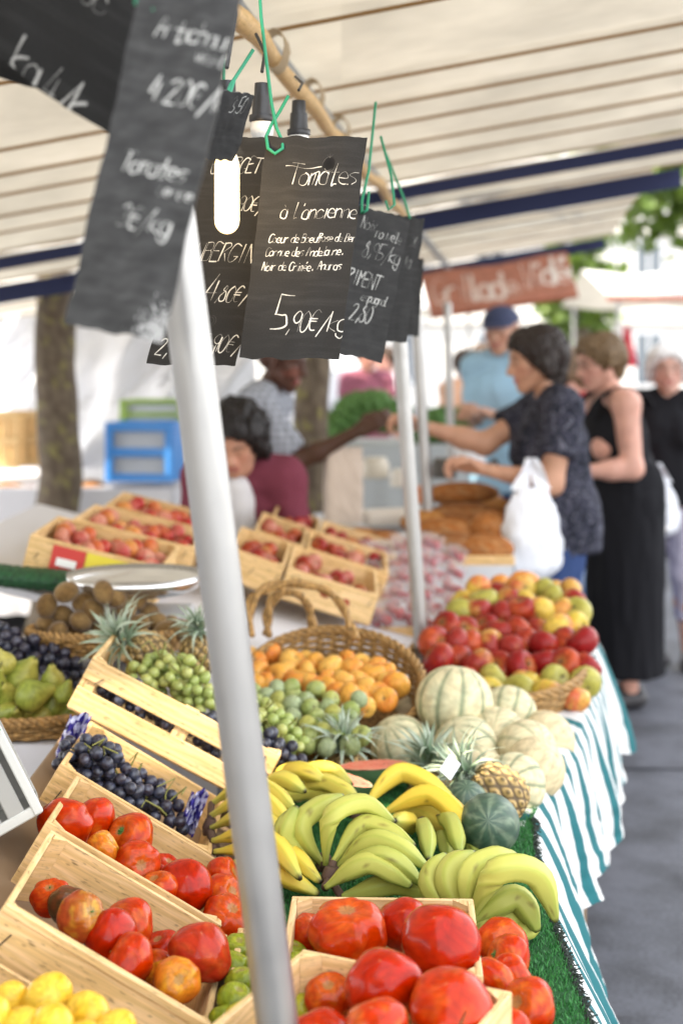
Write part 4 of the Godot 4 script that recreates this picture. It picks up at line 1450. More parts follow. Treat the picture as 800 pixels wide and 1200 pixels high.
func build_setting() -> void:
	var nz := noise(0.04, 700, 4)
	var asphalt := plain("asphalt", lin(0.085, 0.088, 0.103), 0.62)
	triplanar(asphalt, picture(512, 512, func(x, y):
		var t := 0.86 + 0.34 * nz.get_noise_2d(x * 0.25, y * 0.25) + 0.22 * nz.get_noise_2d(x * 5.0, y * 5.0)
		return Color(t, t, t)), 0.6, true)
	relief(asphalt, mats["pores"], 0.15)
	var g := Geo.new()
	g.flat([Vector3(-200, 0, 60), Vector3(200, 0, 60), Vector3(200, 0, -300), Vector3(-200, 0, -300)], Vector3.UP)
	structure("pavement", g.mesh(), asphalt)
	# tar joint across the pavement
	var j := Geo.new()
	j.flat([at(690, 900, 5.37) * Vector3(1, 0, 1) + Vector3(0, 0.004, 0), Vector3(4.0, 0.004, -5.31), Vector3(4.0, 0.004, -5.285), at(690, 900, 5.345) * Vector3(1, 0, 1) + Vector3(0, 0.004, 0)], Vector3.UP)
	structure("pavement_joint", j.mesh(), plain("tar", lin(0.03, 0.032, 0.04), 0.5))
	# steel
	var st := plain("steel", lin(0.36, 0.355, 0.34), 0.36, 0.85)
	st.roughness_texture = mats["pores"]
	st.roughness = 1.0
	var rt := noise(0.03, 705, 4)
	st.roughness_texture = picture(128, 512, func(x, y):
		var t := 0.42 + 0.14 * rt.get_noise_2d(x * 2.0, y * 0.5) + 0.1 * rt.get_noise_2d(x * 0.3, y * 3.0)
		return Color(t, t, t))
	mats["steel"] = st
	# awnings: one long slope in three bays
	awning("off-white canvas awning with thin brown battens over the near fruit stall", -3.4, 1.62, -2.35, 1.80, [-2.3, -1.58, -1.13, -0.38, 0.0, 0.35, 0.79, 1.19, 1.74], 0.06)
	awning("narrower canvas awning of the neighbouring stall at the near end", -3.4, 0.15, -6.6, -2.42, [-6.5, -5.6, -4.7, -3.8, -2.9], 0.0)
	awning("off-white canvas awning with a dark blue valance over the middle of the row", -2.9, 1.40, 1.86, 2.92, [1.92, 2.35, 2.85], 0.10)
	awning("farthest pale canvas awning, its blue edge just above the brick-red sign", -2.9, 1.22, 2.98, 6.6, [3.05, 3.6, 4.3, 5.0, 5.7, 6.5], 0.09)
	# rails under the awning
	var rail := Geo.new()
	var b := Basis(Vector3(ROW_U.x, 0, ROW_U.z).normalized(), Vector3.UP, -ROW_V)
	rail.box(Transform3D(b, roof(-0.02, 1.1, 0.045)), Vector3(0.03, 0.04, 11.0), 0.003)
	tag(part("steel_rail", rail.mesh(plain("grey_steel", lin(0.25, 0.27, 0.28), 0.5, 0.4)), self), "grey steel rail running under the awning along the row of poles", "rail")
	var wood := Geo.new()
	var pts := []
	var rad := []
	for k in 41:
		var v := -4.3 + k * 0.17
		pts.append(roof(0.03 + 0.008 * sin(k * 1.3), v, 0.125 + 0.008 * cos(k * 0.9)))
		rad.append(0.019 + 0.002 * sin(k * 2.1) + (0.004 if k % 5 == 0 else 0.0))
	wood.tube(pts, rad, 14)
	var wp := thing("wooden_rail", "rough wooden pole lashed with string under the steel rail, boards hanging below", "rail")
	part("pole", wood.mesh(mats["crate_wood_0"]), wp)
	for k in 4:
		var lash := Geo.new()
		var v := -1.9 + k * 0.55
		var c := roof(0.03, v, 0.11)
		var ring := []
		for i in 61:
			var a := TAU * i / 12.0
			ring.append(c + b * Vector3(cos(a) * 0.026, sin(a) * 0.045 + 0.01, (i - 30) * 0.0012))
		lash.tube(ring, [0.0022], 6)
		part("lashing", lash.mesh(plain("string", lin(0.45, 0.36, 0.24), 0.8)), wp)
	pole("nearest galvanised pole, leaning in front of the crates and the mat", at(150, -170, 1.55), at(436, 2070, 1.55), 0.0232)
	pole("second galvanised pole, standing behind the apricot basket", at(458, 262, 3.87), at(517, 1084, 3.87), 0.0195)
	pole("third galvanised pole, in front of the bread stall", at(485, 335, 5.4), at(520, 897, 5.4), 0.0205)
	pole("fourth pole, farthest along the row beside the man in light blue", at(524, 355, 7.2), at(533, 779, 7.2), 0.0205)
	# supports
	var cloth_w := plain("white_cloth", lin(0.62, 0.62, 0.65), 0.85)
	var edge := [Vector2(0.322, -1.35), Vector2(0.326, -2.40), Vector2(0.362, -2.72), Vector2(0.615, -3.55), Vector2(0.80, -4.45)]
	table("display_table", "long fruit table under the green mat and striped cloth", [Vector2(-0.155, -1.35), edge[0], edge[1], edge[2], edge[3], edge[4], Vector2(-0.2, -4.45), Vector2(-0.2, -2.7), Vector2(-0.155, -2.7)], TABLE - 0.008, plain("table_board", lin(0.2, 0.14, 0.08), 0.7), 0.0)
	# grass mat
	var matg := Geo.new()
	var poly := [Vector2(-0.15, -1.36), Vector2(0.325, -1.36), Vector2(0.328, -2.40), Vector2(0.362, -2.71), Vector2(0.585, -3.55), Vector2(0.77, -4.42), Vector2(-0.19, -4.42), Vector2(-0.19, -2.71), Vector2(-0.15, -2.71)]
	var top := []
	for q in poly: top.append(Vector3(q.x, TABLE - 0.002, q.y))
	matg.flat(top, Vector3.UP)
	var mat := thing("grass_mat", "bright green artificial grass mat with a frayed edge on the fruit table", "grass mat")
	part("backing", matg.mesh(plain("mat_backing", lin(0.012, 0.075, 0.018), 0.9)), mat)
	var bl := Geo.new()
	bl.patch(1, 3, func(a, bb): return Vector3((a - 0.5) * (1.0 - bb * 0.8), bb, 0.25 * bb * bb), false, null, false)
	var r := RandomNumberGenerator.new()
	r.seed = 12
	var gm := tinted("mat_pile", 0.6)
	var places := []
	while places.size() < 60000:
		var q := Vector2(r.randf_range(-0.15, 0.46), r.randf_range(-3.05, -1.36))
		if Geometry2D.is_point_in_polygon(q, PackedVector2Array(poly)): places.append(q)
	var mm := MultiMesh.new()
	mm.transform_format = MultiMesh.TRANSFORM_3D
	mm.use_colors = true
	mm.mesh = bl.mesh(gm)
	mm.instance_count = places.size()
	for k in places.size():
		var s := r.randf()
		mm.set_instance_transform(k, Transform3D(Basis.from_euler(Vector3(r.randf_range(-0.6, 0.6), r.randf() * TAU, r.randf_range(-0.6, 0.6))).scaled_local(Vector3(0.0021, r.randf_range(0.006, 0.011), 0.006)), Vector3(places[k].x, TABLE - 0.003, places[k].y)))
		mm.set_instance_color(k, Color(0.012, 0.11, 0.022).lerp(Color(0.05, 0.25, 0.05), s))
	var mi := MultiMeshInstance3D.new()
	mi.name = "pile"
	mi.multimesh = mm
	mi.set_meta("kind", "stuff")
	mat.add_child(mi, true)
	var fr := Geo.new()
	for k in 900:
		var q := r.randf()
		var p := Vector3(0.324, TABLE - 0.003, lerpf(-1.36, -2.40, q * 1.25)) if q < 0.8 else Vector3(lerpf(0.326, 0.362, q * 5.0 - 4.0), TABLE - 0.003, lerpf(-2.40, -2.72, q * 5.0 - 4.0))
		fr.tube([p, p + Vector3(r.randf_range(0.002, 0.008), r.randf_range(-0.002, 0.006), r.randf_range(-0.006, 0.006)), p + Vector3(r.randf_range(0.002, 0.018), r.randf_range(-0.010, 0.008), r.randf_range(-0.012, 0.012))], [0.0016, 0.0014, 0.0008], 6)
	var frp := part("frayed_edge", fr.mesh(plain("mat_fray", lin(0.02, 0.03, 0.022), 0.9)), mat)
	frp.set_meta("kind", "stuff")
	striped_cloth(edge)
	# raised supports behind and to the left
	var slope := thing("crate_stand", "sloping board that carries the tilted tomato and grape crates", "stand")
	var sg := Geo.new()
	var ux := Vector3(0.254, -0.152, 0).normalized()
	sg.box(Transform3D(Basis(ux, Vector3(-ux.y, ux.x, 0), Vector3(0, 0, 1)), Vector3(-0.36, 0.70, -2.1)), Vector3(0.42, 0.016, 1.5), 0.003)
	part("board", sg.mesh(plain("trestle_wood", lin(0.25, 0.17, 0.1), 0.7)), slope)
	for k in 3:
		var lg := Geo.new().box(Transform3D(Basis(), Vector3(-0.46, 0.37, -1.5 - k * 0.6)), Vector3(0.04, 0.74, 0.04), 0.003)
		part("leg", lg.mesh(plain("trestle_wood", Color.WHITE)), slope)
	table("rear_table", "white-covered table at the left under the pears and kiwis", [Vector2(-1.7, -2.85), Vector2(-0.56, -2.85), Vector2(-0.5, -3.42), Vector2(-1.7, -3.42)], 0.765, cloth_w, 0.5)
	table("rear_table", "white-covered higher table behind the kiwis, under the scale bowl", [Vector2(-2.0, -3.12), Vector2(-0.27, -3.12), Vector2(-0.27, -3.47), Vector2(-2.0, -3.47)], 0.85, cloth_w, 0.3)
	var s2 := thing("crate_stand", "broad sloping board under the crates of peaches and plums", "stand")
	var sb := Geo.new()
	var u2 := Vector3(1, -0.25, 0).normalized()
	sb.box(Transform3D(Basis(u2, Vector3(-u2.y, u2.x, 0), Vector3(0, 0, 1)), Vector3(-0.42, 0.875, -4.2)), Vector3(1.3, 0.02, 1.45), 0.003)
	part("board", sb.mesh(cloth_w), s2)
	for k in 4:
		var x: float = [-0.95, 0.1][k % 2]
		var hgt := 0.87 - 0.25 * (x + 0.42)
		part("leg", Geo.new().box(Transform3D(Basis(), Vector3(x, hgt / 2.0, -3.6 - 1.2 * (k / 2))), Vector3(0.04, hgt, 0.04), 0.003).mesh(plain("trestle_wood", Color.WHITE)), s2)
	table("bread_table", "bread stall table with a pale grey cloth front", [Vector2(-0.25, -4.85), Vector2(0.585, -4.85), Vector2(0.72, -6.6), Vector2(-0.25, -6.6)], 0.84, plain("pale_grey_cloth", lin(0.55, 0.57, 0.60), 0.8), 0.6)
	table("back_table", "white-covered table behind the stall, under the blue plastic crate", [Vector2(-3.6, -7.98), Vector2(-0.95, -7.98), Vector2(-0.95, -9.6), Vector2(-3.6, -9.6)], 0.82, cloth_w, 0.7)

func striped_cloth(edge: Array) -> void:
	# a strip of cloth over the edge of the table: inner hem on the top, then down the side in folds
	var c := Curve3D.new()
	for k in edge.size():
		var d: Vector2 = (edge[mini(k + 1, edge.size() - 1)] - edge[maxi(k - 1, 0)]) * 0.16
		c.add_point(Vector3(edge[k].x, TABLE, edge[k].y), Vector3(-d.x, 0, -d.y), Vector3(d.x, 0, d.y))
	var len := c.get_baked_length()
	var nz := noise(1.2, 720, 3)
	var n2 := noise(4.0, 721, 3)
	var f := func(a: float, b: float) -> Vector3:
		var s := a * len
		var p := c.sample_baked(s, true)
		var q := c.sample_baked(minf(s + 0.02, len), true) - c.sample_baked(maxf(s - 0.02, 0.0), true)
		var o := Vector3(-q.z, 0, q.x).normalized()
		if o.x < 0.0: o = -o
		var far := smoothstep(1.2, 1.7, s)
		var over := 0.20 * far + 0.012
		var inner := over * (1.0 - smoothstep(0.0, 0.24, b))
		var t := maxf(0.0, (b - 0.24) / 0.76)
		var hem := 0.34 + 0.03 * n2.get_noise_1d(s * 0.8) - 0.07 * smoothstep(1.45, 1.25, s)
		if s > 1.62 and s < 1.98: hem += 0.05
		if s > len - 0.34: hem += 0.02
		var drop := (TABLE - hem) * t
		var flare := (0.165 - 0.10 * far + 0.03 * smoothstep(len - 0.3, len, s)) * pow(t, 0.85)
		var fold := (0.010 * sin(s * 23.0 + 2.0 * nz.get_noise_1d(s)) + 0.007 * sin(s * 37.0 + 1.0)) * smoothstep(0.0, 0.6, t) + 0.02 * nz.get_noise_2d(s * 2.0, t) * t
		var lift := -0.007 + 0.022 * far * (1.0 + n2.get_noise_2d(s * 1.5, b * 2.0)) * smoothstep(0.0, 0.12, b) * (1.0 - smoothstep(0.15, 0.3, b))
		return p - o * inner + o * (0.006 * minf(t * 12.0, 1.0) + flare + fold) + Vector3(0, lift * (1.0 - minf(t * 6.0, 1.0)) - drop, 0) + q.normalized() * (0.03 * t * far * smoothstep(0.0, 1.0, t) + 0.02 * n2.get_noise_2d(s * 0.7, t * 2.0) * t)
	var g := Geo.new().patch(300, 46, f, false, null, false)
	for k in g.uv.size():
		var s := g.uv[k].x * len
		g.uv[k] = Vector2((s - 0.62 * maxf(0.0, s - (len - 0.2))) / 0.102 * 0.25, g.uv[k].y)
	var weave := noise(0.5, 722, 2)
	var m := plain("striped_cotton", Color.WHITE, 0.85)
	m.albedo_texture = picture(512, 64, func(x, y):
		var q := fmod(x / 128.0 + 0.003 * weave.get_noise_2d(x, y * 4.0), 1.0)
		var teal := q > 0.30 and q < 0.69
		var thin := q > 0.74 and q < 0.76
		var t := 1.0 + 0.07 * weave.get_noise_2d(x * 3.0, y * 3.0)
		var w := Color(0.80, 0.80, 0.79) * t
		var te := Color(0.015, 0.36, 0.38) * t
		return te if teal and not thin else w)
	m.backlight_enabled = true
	m.backlight = Color(0.3, 0.3, 0.3)
	tag(part("striped_cloth", g.mesh(m), self), "white and teal striped cotton cloth hanging over the edge of the fruit table", "tablecloth")

func T(list: Array, called: String, category: String, meshes: Array, specs: Array) -> void:
	# specs: [px, py, radius in px, distance, mesh index, lean x, lean z]
	for s in specs:
		var o := fruit(called, category, meshes[s[4]], at(s[0], s[1], s[3]), s[2] * s[3] / FOCAL, Vector3(s[5] if s.size() > 5 else rng.randf_range(-0.5, 0.5), rng.randf() * TAU, s[6] if s.size() > 6 else rng.randf_range(-0.5, 0.5)))
		list.append(o)

func build_tomatoes() -> void:
	var red := Color(0.45, 0.026, 0.003)
	var deep := Color(0.38, 0.015, 0.003)
	var orange := Color(0.60, 0.13, 0.012)
	var pink := Color(0.41, 0.028, 0.008)
	var brown := Color(0.09, 0.045, 0.018)
	var m := [tomato_mesh(0, red, orange, 0.0, 0.045), tomato_mesh(1, deep, red, 0.13, 0.03), tomato_mesh(2, red, Color(0.55, 0.09, 0.012), 0.06, 0.07), tomato_mesh(3, pink, Color(0.50, 0.08, 0.02), 0.14, 0.025),
		tomato_mesh(4, brown, Color(0.22, 0.05, 0.015), 0.0, 0.05), tomato_mesh(5, Color(0.58, 0.14, 0.012), Color(0.65, 0.30, 0.02), 0.0, 0.06), tomato_mesh(6, Color(0.34, 0.05, 0.012), Color(0.50, 0.27, 0.03), 0.05, 0.09)]
	# crates tilted towards the aisle
	var U := Vector3(0.254, -0.152, 0)
	var c2l := at(5, 1060, 1.75)
	var c2 := crate_at("fruit_crate", "tilted wooden crate of red and brown tomatoes with a bright front rim, left foreground", c2l, c2l + U, at(60, 970, 2.04), 0.105, "tilted crates at the left", false, 1)
	board("rim_lath", c2, Vector3(U.length() * 0.99, 0.011, 0.013), Transform3D(Basis(), Vector3(0, 0.107, 0.142)), 1)
	var c1l := at(56, 960, 2.065)
	crate_at("fruit_crate", "tilted wooden crate of long red tomatoes just in front of the black grapes", c1l, c1l + U, at(71, 895, 2.37), 0.105, "tilted crates at the left", false, 2)
	var c0l := at(72, 893, 2.39)
	var c0 := crate_at("fruit_crate", "tilted crate of black grapes lined with purple printed paper", c0l, c0l + U, at(93, 835, 2.70), 0.105, "tilted crates at the left", false, 3)
	c0.position += Vector3(0, 0.0, 0)
	var yl := at(-60, 1090, 1.725)
	crate_at("fruit_crate", "wooden crate of yellow tomatoes in the bottom left corner", yl + Vector3(0, 0, 0.28), yl + Vector3(0, 0, 0.28) + U * 1.1, yl, 0.105, "tilted crates at the left", false, 0)
	# crates lying on the mat at the right
	var r1 := crate_at("fruit_crate", "small wooden crate of red tomatoes in front of the green bananas", at(326, 1138, 1.80), at(566, 1142, 1.79), at(330, 1048, 2.035), 0.10, "crates on the mat", false, 5)
	var near_ := Vector3(-0.437, 0, 0.9) * 0.24
	var r2 := crate_at("fruit_crate", "small wooden crate of ribbed tomatoes overlapping the one behind, bottom centre", at(355, 1110, 1.78) + near_, at(600, 1160, 1.66) + near_, at(355, 1110, 1.78), 0.10, "crates on the mat", false, 1)
	crate("fruit_crate", "low crate of green zebra tomatoes partly hidden by the nearest pole", Transform3D(Basis(), Vector3(-0.105, TABLE + 0.002, -1.82)), Vector3(0.085, 0.06, 0.42), "crates on the mat", false, 2)
	var l2 := []
	T(l2, "tomato", "tomato", m, [[82, 1062, 27, 1.94, 4, 0.6, 0.4], [96, 1075, 30, 1.86, 6, 0.9, -0.5], [150, 1086, 33, 1.93, 0, 1.1, 0.3], [130, 1098, 34, 1.86, 1, 1.2, 0.5], [150, 1127, 33, 1.82, 2, 1.0, -0.4], [190, 1112, 24, 1.96, 1, 0.4, 0.2], [197, 1143, 27, 1.86, 5, 0.3, 0.4], [234, 1118, 38, 1.88, 3, 2.7, 0.2], [207, 1150, 28, 1.80, 5, 0.8, 0.8], [60, 1052, 24, 1.97, 2, 0.4, 0.2], [180, 1135, 24, 1.9, 0, 0.6, 0.1]])
	label_heap(l2, ["brown tomato", "small red tomato", "yellow-blushed brown tomato", "rounded red tomato", "deep red tomato", "bright red tomato", "half-hidden red tomato", "orange tomato", "largest pinkish red heart-shaped tomato", "orange and yellow tomato", "red tomato"].slice(0, 0) + ["brown-shouldered tomato", "yellow-blushed brown tomato", "rounded red tomato", "deep red tomato", "bright red tomato", "half-hidden deep red tomato", "small orange tomato", "big heart-shaped tomato", "orange-red tomato", "red tomato", "small red tomato"], "of the bright-rimmed left crate", "tomatoes in the bright-rimmed crate", 4)
	var l1 := []
	T(l1, "tomato", "tomato", m, [[76, 967, 33, 2.20, 2, 1.2, 0.6], [110, 962, 28, 2.27, 0, 1.2, -0.2], [153, 981, 29, 2.25, 0, 0.9, 0.2], [121, 993, 20, 2.16, 5, 0.4, -0.8], [161, 1013, 28, 2.16, 2, 1.3, 0.3], [192, 1020, 22, 2.25, 1, 0.5, 0.2], [216, 1040, 35, 2.16, 1, 2.9, 0.1], [262, 1028, 24, 2.26, 2, 0.9, 0.7], [262, 1050, 26, 2.2, 0, 1.0, 0.2], [266, 1078, 31, 2.12, 2, 0.3, -0.5], [185, 1042, 24, 2.12, 0, 0.3, 0.2]])
	label_heap(l1, ["long pointed tomato", "glossy red tomato", "green-topped red tomato", "small orange tomato", "ribbed red tomato", "small deep red tomato", "large heart-shaped tomato", "ribbed tomato", "round tomato", "big ribbed tomato", "low red tomato"], "of the crate below the grapes", "tomatoes in the crate below the grapes", 4)
	var cal := calyx_mesh()
	part("calyx", cal, l1[2], Transform3D(Basis(), Vector3(0, 0.56, 0)))
	var r_ := []
	T(r_, "tomato", "tomato", m, [[366, 1096, 28, 1.98, 2, 0.2, 0.3], [408, 1094, 46, 1.93, 2, 0.15, 0.1], [475, 1084, 33, 1.97, 1, 2.6, 0.2], [517, 1105, 48, 1.86, 1, 2.85, -0.2]])
	label_heap(r_, ["smaller red tomato", "broad ribbed red tomato", "smooth red tomato", "big smooth pointed red tomato"], "of the crate by the bananas", "tomatoes in the crate by the bananas", 4)
	var r2_ := []
	T(r2_, "tomato", "tomato", m, [[386, 1168, 30, 1.74, 0, 0.4, 0.2], [449, 1156, 47, 1.68, 1, 2.5, 0.4], [529, 1184, 51, 1.63, 2, 2.9, -0.25], [441, 1203, 38, 1.56, 0, 0.8, 0.1], [375, 1225, 42, 1.58, 1, 0.5, 0.3]])
	label_heap(r2_, ["leftmost red tomato", "large glossy tomato", "very large scarred tomato", "flat-topped red tomato", "low red tomato"], "of the front right crate", "tomatoes in the front right crate", 3)
	# a dry scar along the biggest one
	var scar := Geo.new()
	var base: MeshInstance3D = r2_[2]
	var sp := []
	for k in 9:
		var q := Vector3(lerpf(-0.28, 0.30, k / 8.0), lerpf(-0.48, 0.42, k / 8.0), 0.95)
		sp.append(at(529, 1184, 1.63) + Vector3(q.x * 0.046, q.y * 0.046, 0.0498 * sqrt(maxf(0.1, 0.96 - q.x * q.x - q.y * q.y))))
	scar.tube(sp, [0.0004, 0.0012, 0.0015, 0.001, 0.0016, 0.0012, 0.0015, 0.001, 0.0004], 6)
	var si := base.transform.affine_inverse()
	for k in scar.v.size(): scar.v[k] = si * scar.v[k]
	part("scar", scar.mesh(plain("dry_scar", lin(0.5, 0.25, 0.1), 0.8)), base)
	var gr := []
	T(gr, "tomato", "tomato", m, [[588, 1107, 31, 1.99, 0, 0.9, 0.4], [595, 1124, 29, 1.93, 0, 1.2, 0.2], [601, 1147, 30, 1.88, 2, 0.8, -0.7], [578, 1148, 28, 1.86, 0, 0.8, 0.2], [618, 1180, 34, 1.77, 0, 1.0, 0.3], [592, 1215, 34, 1.69, 0, 1.0, 0.3]])
	label_heap(gr, ["round tomato highest on the mat", "tomato tucked under another", "creased tomato", "tomato beside the crate wall", "shiny low tomato", "nearest tomato"], "loose on the green mat", "loose tomatoes on the green mat", 2)
	var zeb := [tomato_mesh(11, Color(0.17, 0.22, 0.015), Color(0.34, 0.36, 0.03), 0.0, 0.03), tomato_mesh(12, Color(0.36, 0.36, 0.03), Color(0.55, 0.42, 0.03), 0.0, 0.03)]
	var z := []
	T(z, "green_tomato", "tomato", zeb, [[279, 1112, 20, 1.98, 0], [276, 1132, 20, 1.92, 0], [283, 1150, 20, 1.86, 0], [276, 1172, 22, 1.80, 0], [284, 1196, 23, 1.74, 1], [342, 1118, 19, 1.94, 0], [348, 1134, 19, 1.89, 0], [349, 1155, 20, 1.83, 1, 1.3, 0.2], [354, 1187, 23, 1.75, 1, 1.3, -0.2], [312, 1135, 20, 1.9, 0], [315, 1170, 21, 1.8, 1], [262, 1192, 18, 1.78, 0]])
	label_heap(z, ["green tomato", "green tomato", "green tomato", "green tomato", "yellow-green tomato", "green tomato", "green tomato", "yellow tomato", "yellow tomato", "green tomato", "yellow-green tomato", "green tomato"], "of the low crate by the pole", "green and yellow tomatoes by the pole", 3)
	for k in [1, 4, 9]: part("calyx", cal, l2[k], Transform3D(Basis(), Vector3(0, 0.55, 0)))
	part("calyx", cal, gr[1], Transform3D(Basis(), Vector3(0, 0.56, 0)))
	for k in [7, 8]: part("calyx", cal, z[k], Transform3D(Basis().scaled(Vector3.ONE * 1.1), Vector3(0, 0.56, 0)), plain("calyx_dark", lin(0.03, 0.06, 0.02), 0.8))
	var yl_ := []
	for k in 2:
		var nz := noise(0.9, 480 + k, 3)
		yl_.append(turned(28, 18, 1.0, func(th, ph): return 0.96 + 0.03 * nz.get_noise_2d(cos(ph) * 1.4, sin(ph) * 1.4 + th), func(th, _ph): return (1.12 + 0.1 * k) * cos(th) - 0.05 * bump(th, 0.0, 0.25), func(th, ph):
			var c := Color(0.80, 0.46, 0.025).lerp(Color(0.86, 0.58, 0.07), clampf(0.5 + nz.get_noise_3d(cos(ph), th, sin(ph)), 0, 1))
			return c if th > 0.1 else Color(0.3, 0.28, 0.08), fruit_skin("tomato_skin", 0.2, 0.33)))
	var y := []
	T(y, "yellow_tomato", "tomato", yl_, [[11, 1170, 20, 1.63, 0, 1.4, 0.2], [55, 1170, 27, 1.63, 1, 0.9, -0.4], [103, 1190, 27, 1.61, 0, 1.1, 0.6], [26, 1202, 22, 1.56, 1, 1.2, 0.2], [62, 1206, 27, 1.55, 0, 0.7, 0.3], [135, 1206, 22, 1.57, 1, 1.0, -0.2], [100, 1220, 24, 1.54, 0, 1.0, 0.1], [-12, 1190, 24, 1.56, 0, 1, 1]])
	label_heap(y, ["small yellow tomato", "egg-shaped yellow tomato", "long yellow tomato", "low yellow tomato", "front yellow tomato", "half-hidden yellow tomato", "yellow tomato", "cut-off yellow tomato"], "of the bottom left crate", "yellow tomatoes", 4)

func build_bananas() -> void:
	banana_bunch("standing fan of light green bananas over the middle of the pile", on(379, 1014, 0.70), [
		[0.30, [375, 1013, 0.70], [334, 982, 0.75], [348, 944, 0.80]], [0.36, [378, 1013, 0.705], [353, 966, 0.77], [402, 932, 0.80]], [0.42, [381, 1013, 0.71], [388, 958, 0.79], [426, 942, 0.80], [462, 964, 0.77]]], 0.0205)
	banana_bunch("stack of green bananas pointing right, just behind the tomato crate", on(386, 1030, 0.70), [
		[0.44, [390, 1010, 0.72], [428, 966, 0.77], [486, 992, 0.75]], [0.34, [394, 1016, 0.71], [442, 985, 0.76], [500, 1016, 0.73]], [0.24, [392, 1027, 0.70], [448, 1003, 0.75], [496, 1037, 0.71]], [0.40, [381, 1040, 0.70], [432, 1012, 0.74], [482, 1039, 0.71]], [0.30, [400, 1050, 0.685], [465, 1036, 0.70], [515, 1052, 0.69]]], 0.0195)
	banana_bunch("ripe yellow bananas behind the green ones, below the pineapple leaves", on(418, 952, 0.72), [
		[0.84, [426, 946, 0.73], [470, 905, 0.78], [530, 934, 0.75]], [0.92, [446, 955, 0.72], [505, 931, 0.76], [556, 976, 0.72]], [0.72, [450, 968, 0.70], [490, 950, 0.72], [545, 988, 0.69]], [0.8, [455, 972, 0.70], [480, 966, 0.71], [462, 962, 0.74], [512, 972, 0.70]].slice(0, 4)], 0.0205)
	banana_bunch("short green bananas with dark tips by the watermelon", on(500, 958, 0.70), [
		[0.22, [492, 962, 0.72], [499, 976, 0.74], [502, 1008, 0.72]], [0.26, [514, 958, 0.72], [530, 966, 0.74], [538, 1000, 0.72]], [0.18, [505, 985, 0.70], [519, 982, 0.71], [526, 1006, 0.69]], [0.3, [530, 972, 0.70], [548, 975, 0.70], [557, 1000, 0.69]]], 0.0175)
	banana_bunch("long yellow bananas lying behind the nearest pole", on(246, 972, 0.70), [
		[0.74, [248, 942, 0.72], [295, 918, 0.77], [346, 950, 0.76]], [0.80, [247, 956, 0.72], [298, 933, 0.77], [342, 975, 0.75]], [0.74, [248, 970, 0.71], [300, 954, 0.76], [346, 1004, 0.73]], [0.82, [250, 985, 0.71], [308, 978, 0.75], [352, 1030, 0.72]], [0.88, [252, 998, 0.70], [325, 995, 0.73], [376, 1034, 0.70]], [0.84, [262, 1012, 0.69], [315, 1020, 0.71], [374, 1048, 0.685]]], 0.0195)
	banana_bunch("yellow bananas with grey-green tips in front of the dark grapes", on(300, 940, 0.70), [
		[0.70, [298, 930, 0.73], [330, 914, 0.77], [358, 928, 0.76]], [0.82, [318, 916, 0.72], [350, 902, 0.77], [385, 918, 0.75]], [0.76, [345, 908, 0.71], [385, 901, 0.76], [413, 920, 0.74]], [0.62, [308, 942, 0.71], [360, 926, 0.73], [416, 945, 0.71]], [0.66, [345, 930, 0.72], [380, 917, 0.75], [422, 940, 0.73]]], 0.019)
	banana_bunch("fan of fat green bananas at the edge of the mat beside the tomatoes", on(548, 1084, 0.69), [
		[0.36, [541, 1079, 0.70], [505, 1036, 0.74], [522, 1001, 0.77]], [0.38, [544, 1078, 0.705], [525, 1026, 0.76], [556, 999, 0.785]], [0.40, [547, 1077, 0.71], [552, 1020, 0.78], [604, 1001, 0.785]], [0.45, [551, 1078, 0.71], [582, 1022, 0.79], [628, 1026, 0.78], [651, 1080, 0.71]], [0.26, [553, 1080, 0.70], [604, 1052, 0.73], [630, 1092, 0.685]], [0.28, [552, 1092, 0.685], [575, 1074, 0.70], [596, 1064, 0.70]], [0.3, [576, 1092, 0.68], [600, 1074, 0.695], [618, 1068, 0.69]], [0.3, [600, 1098, 0.675], [612, 1090, 0.68], [622, 1078, 0.68]]], 0.0222)

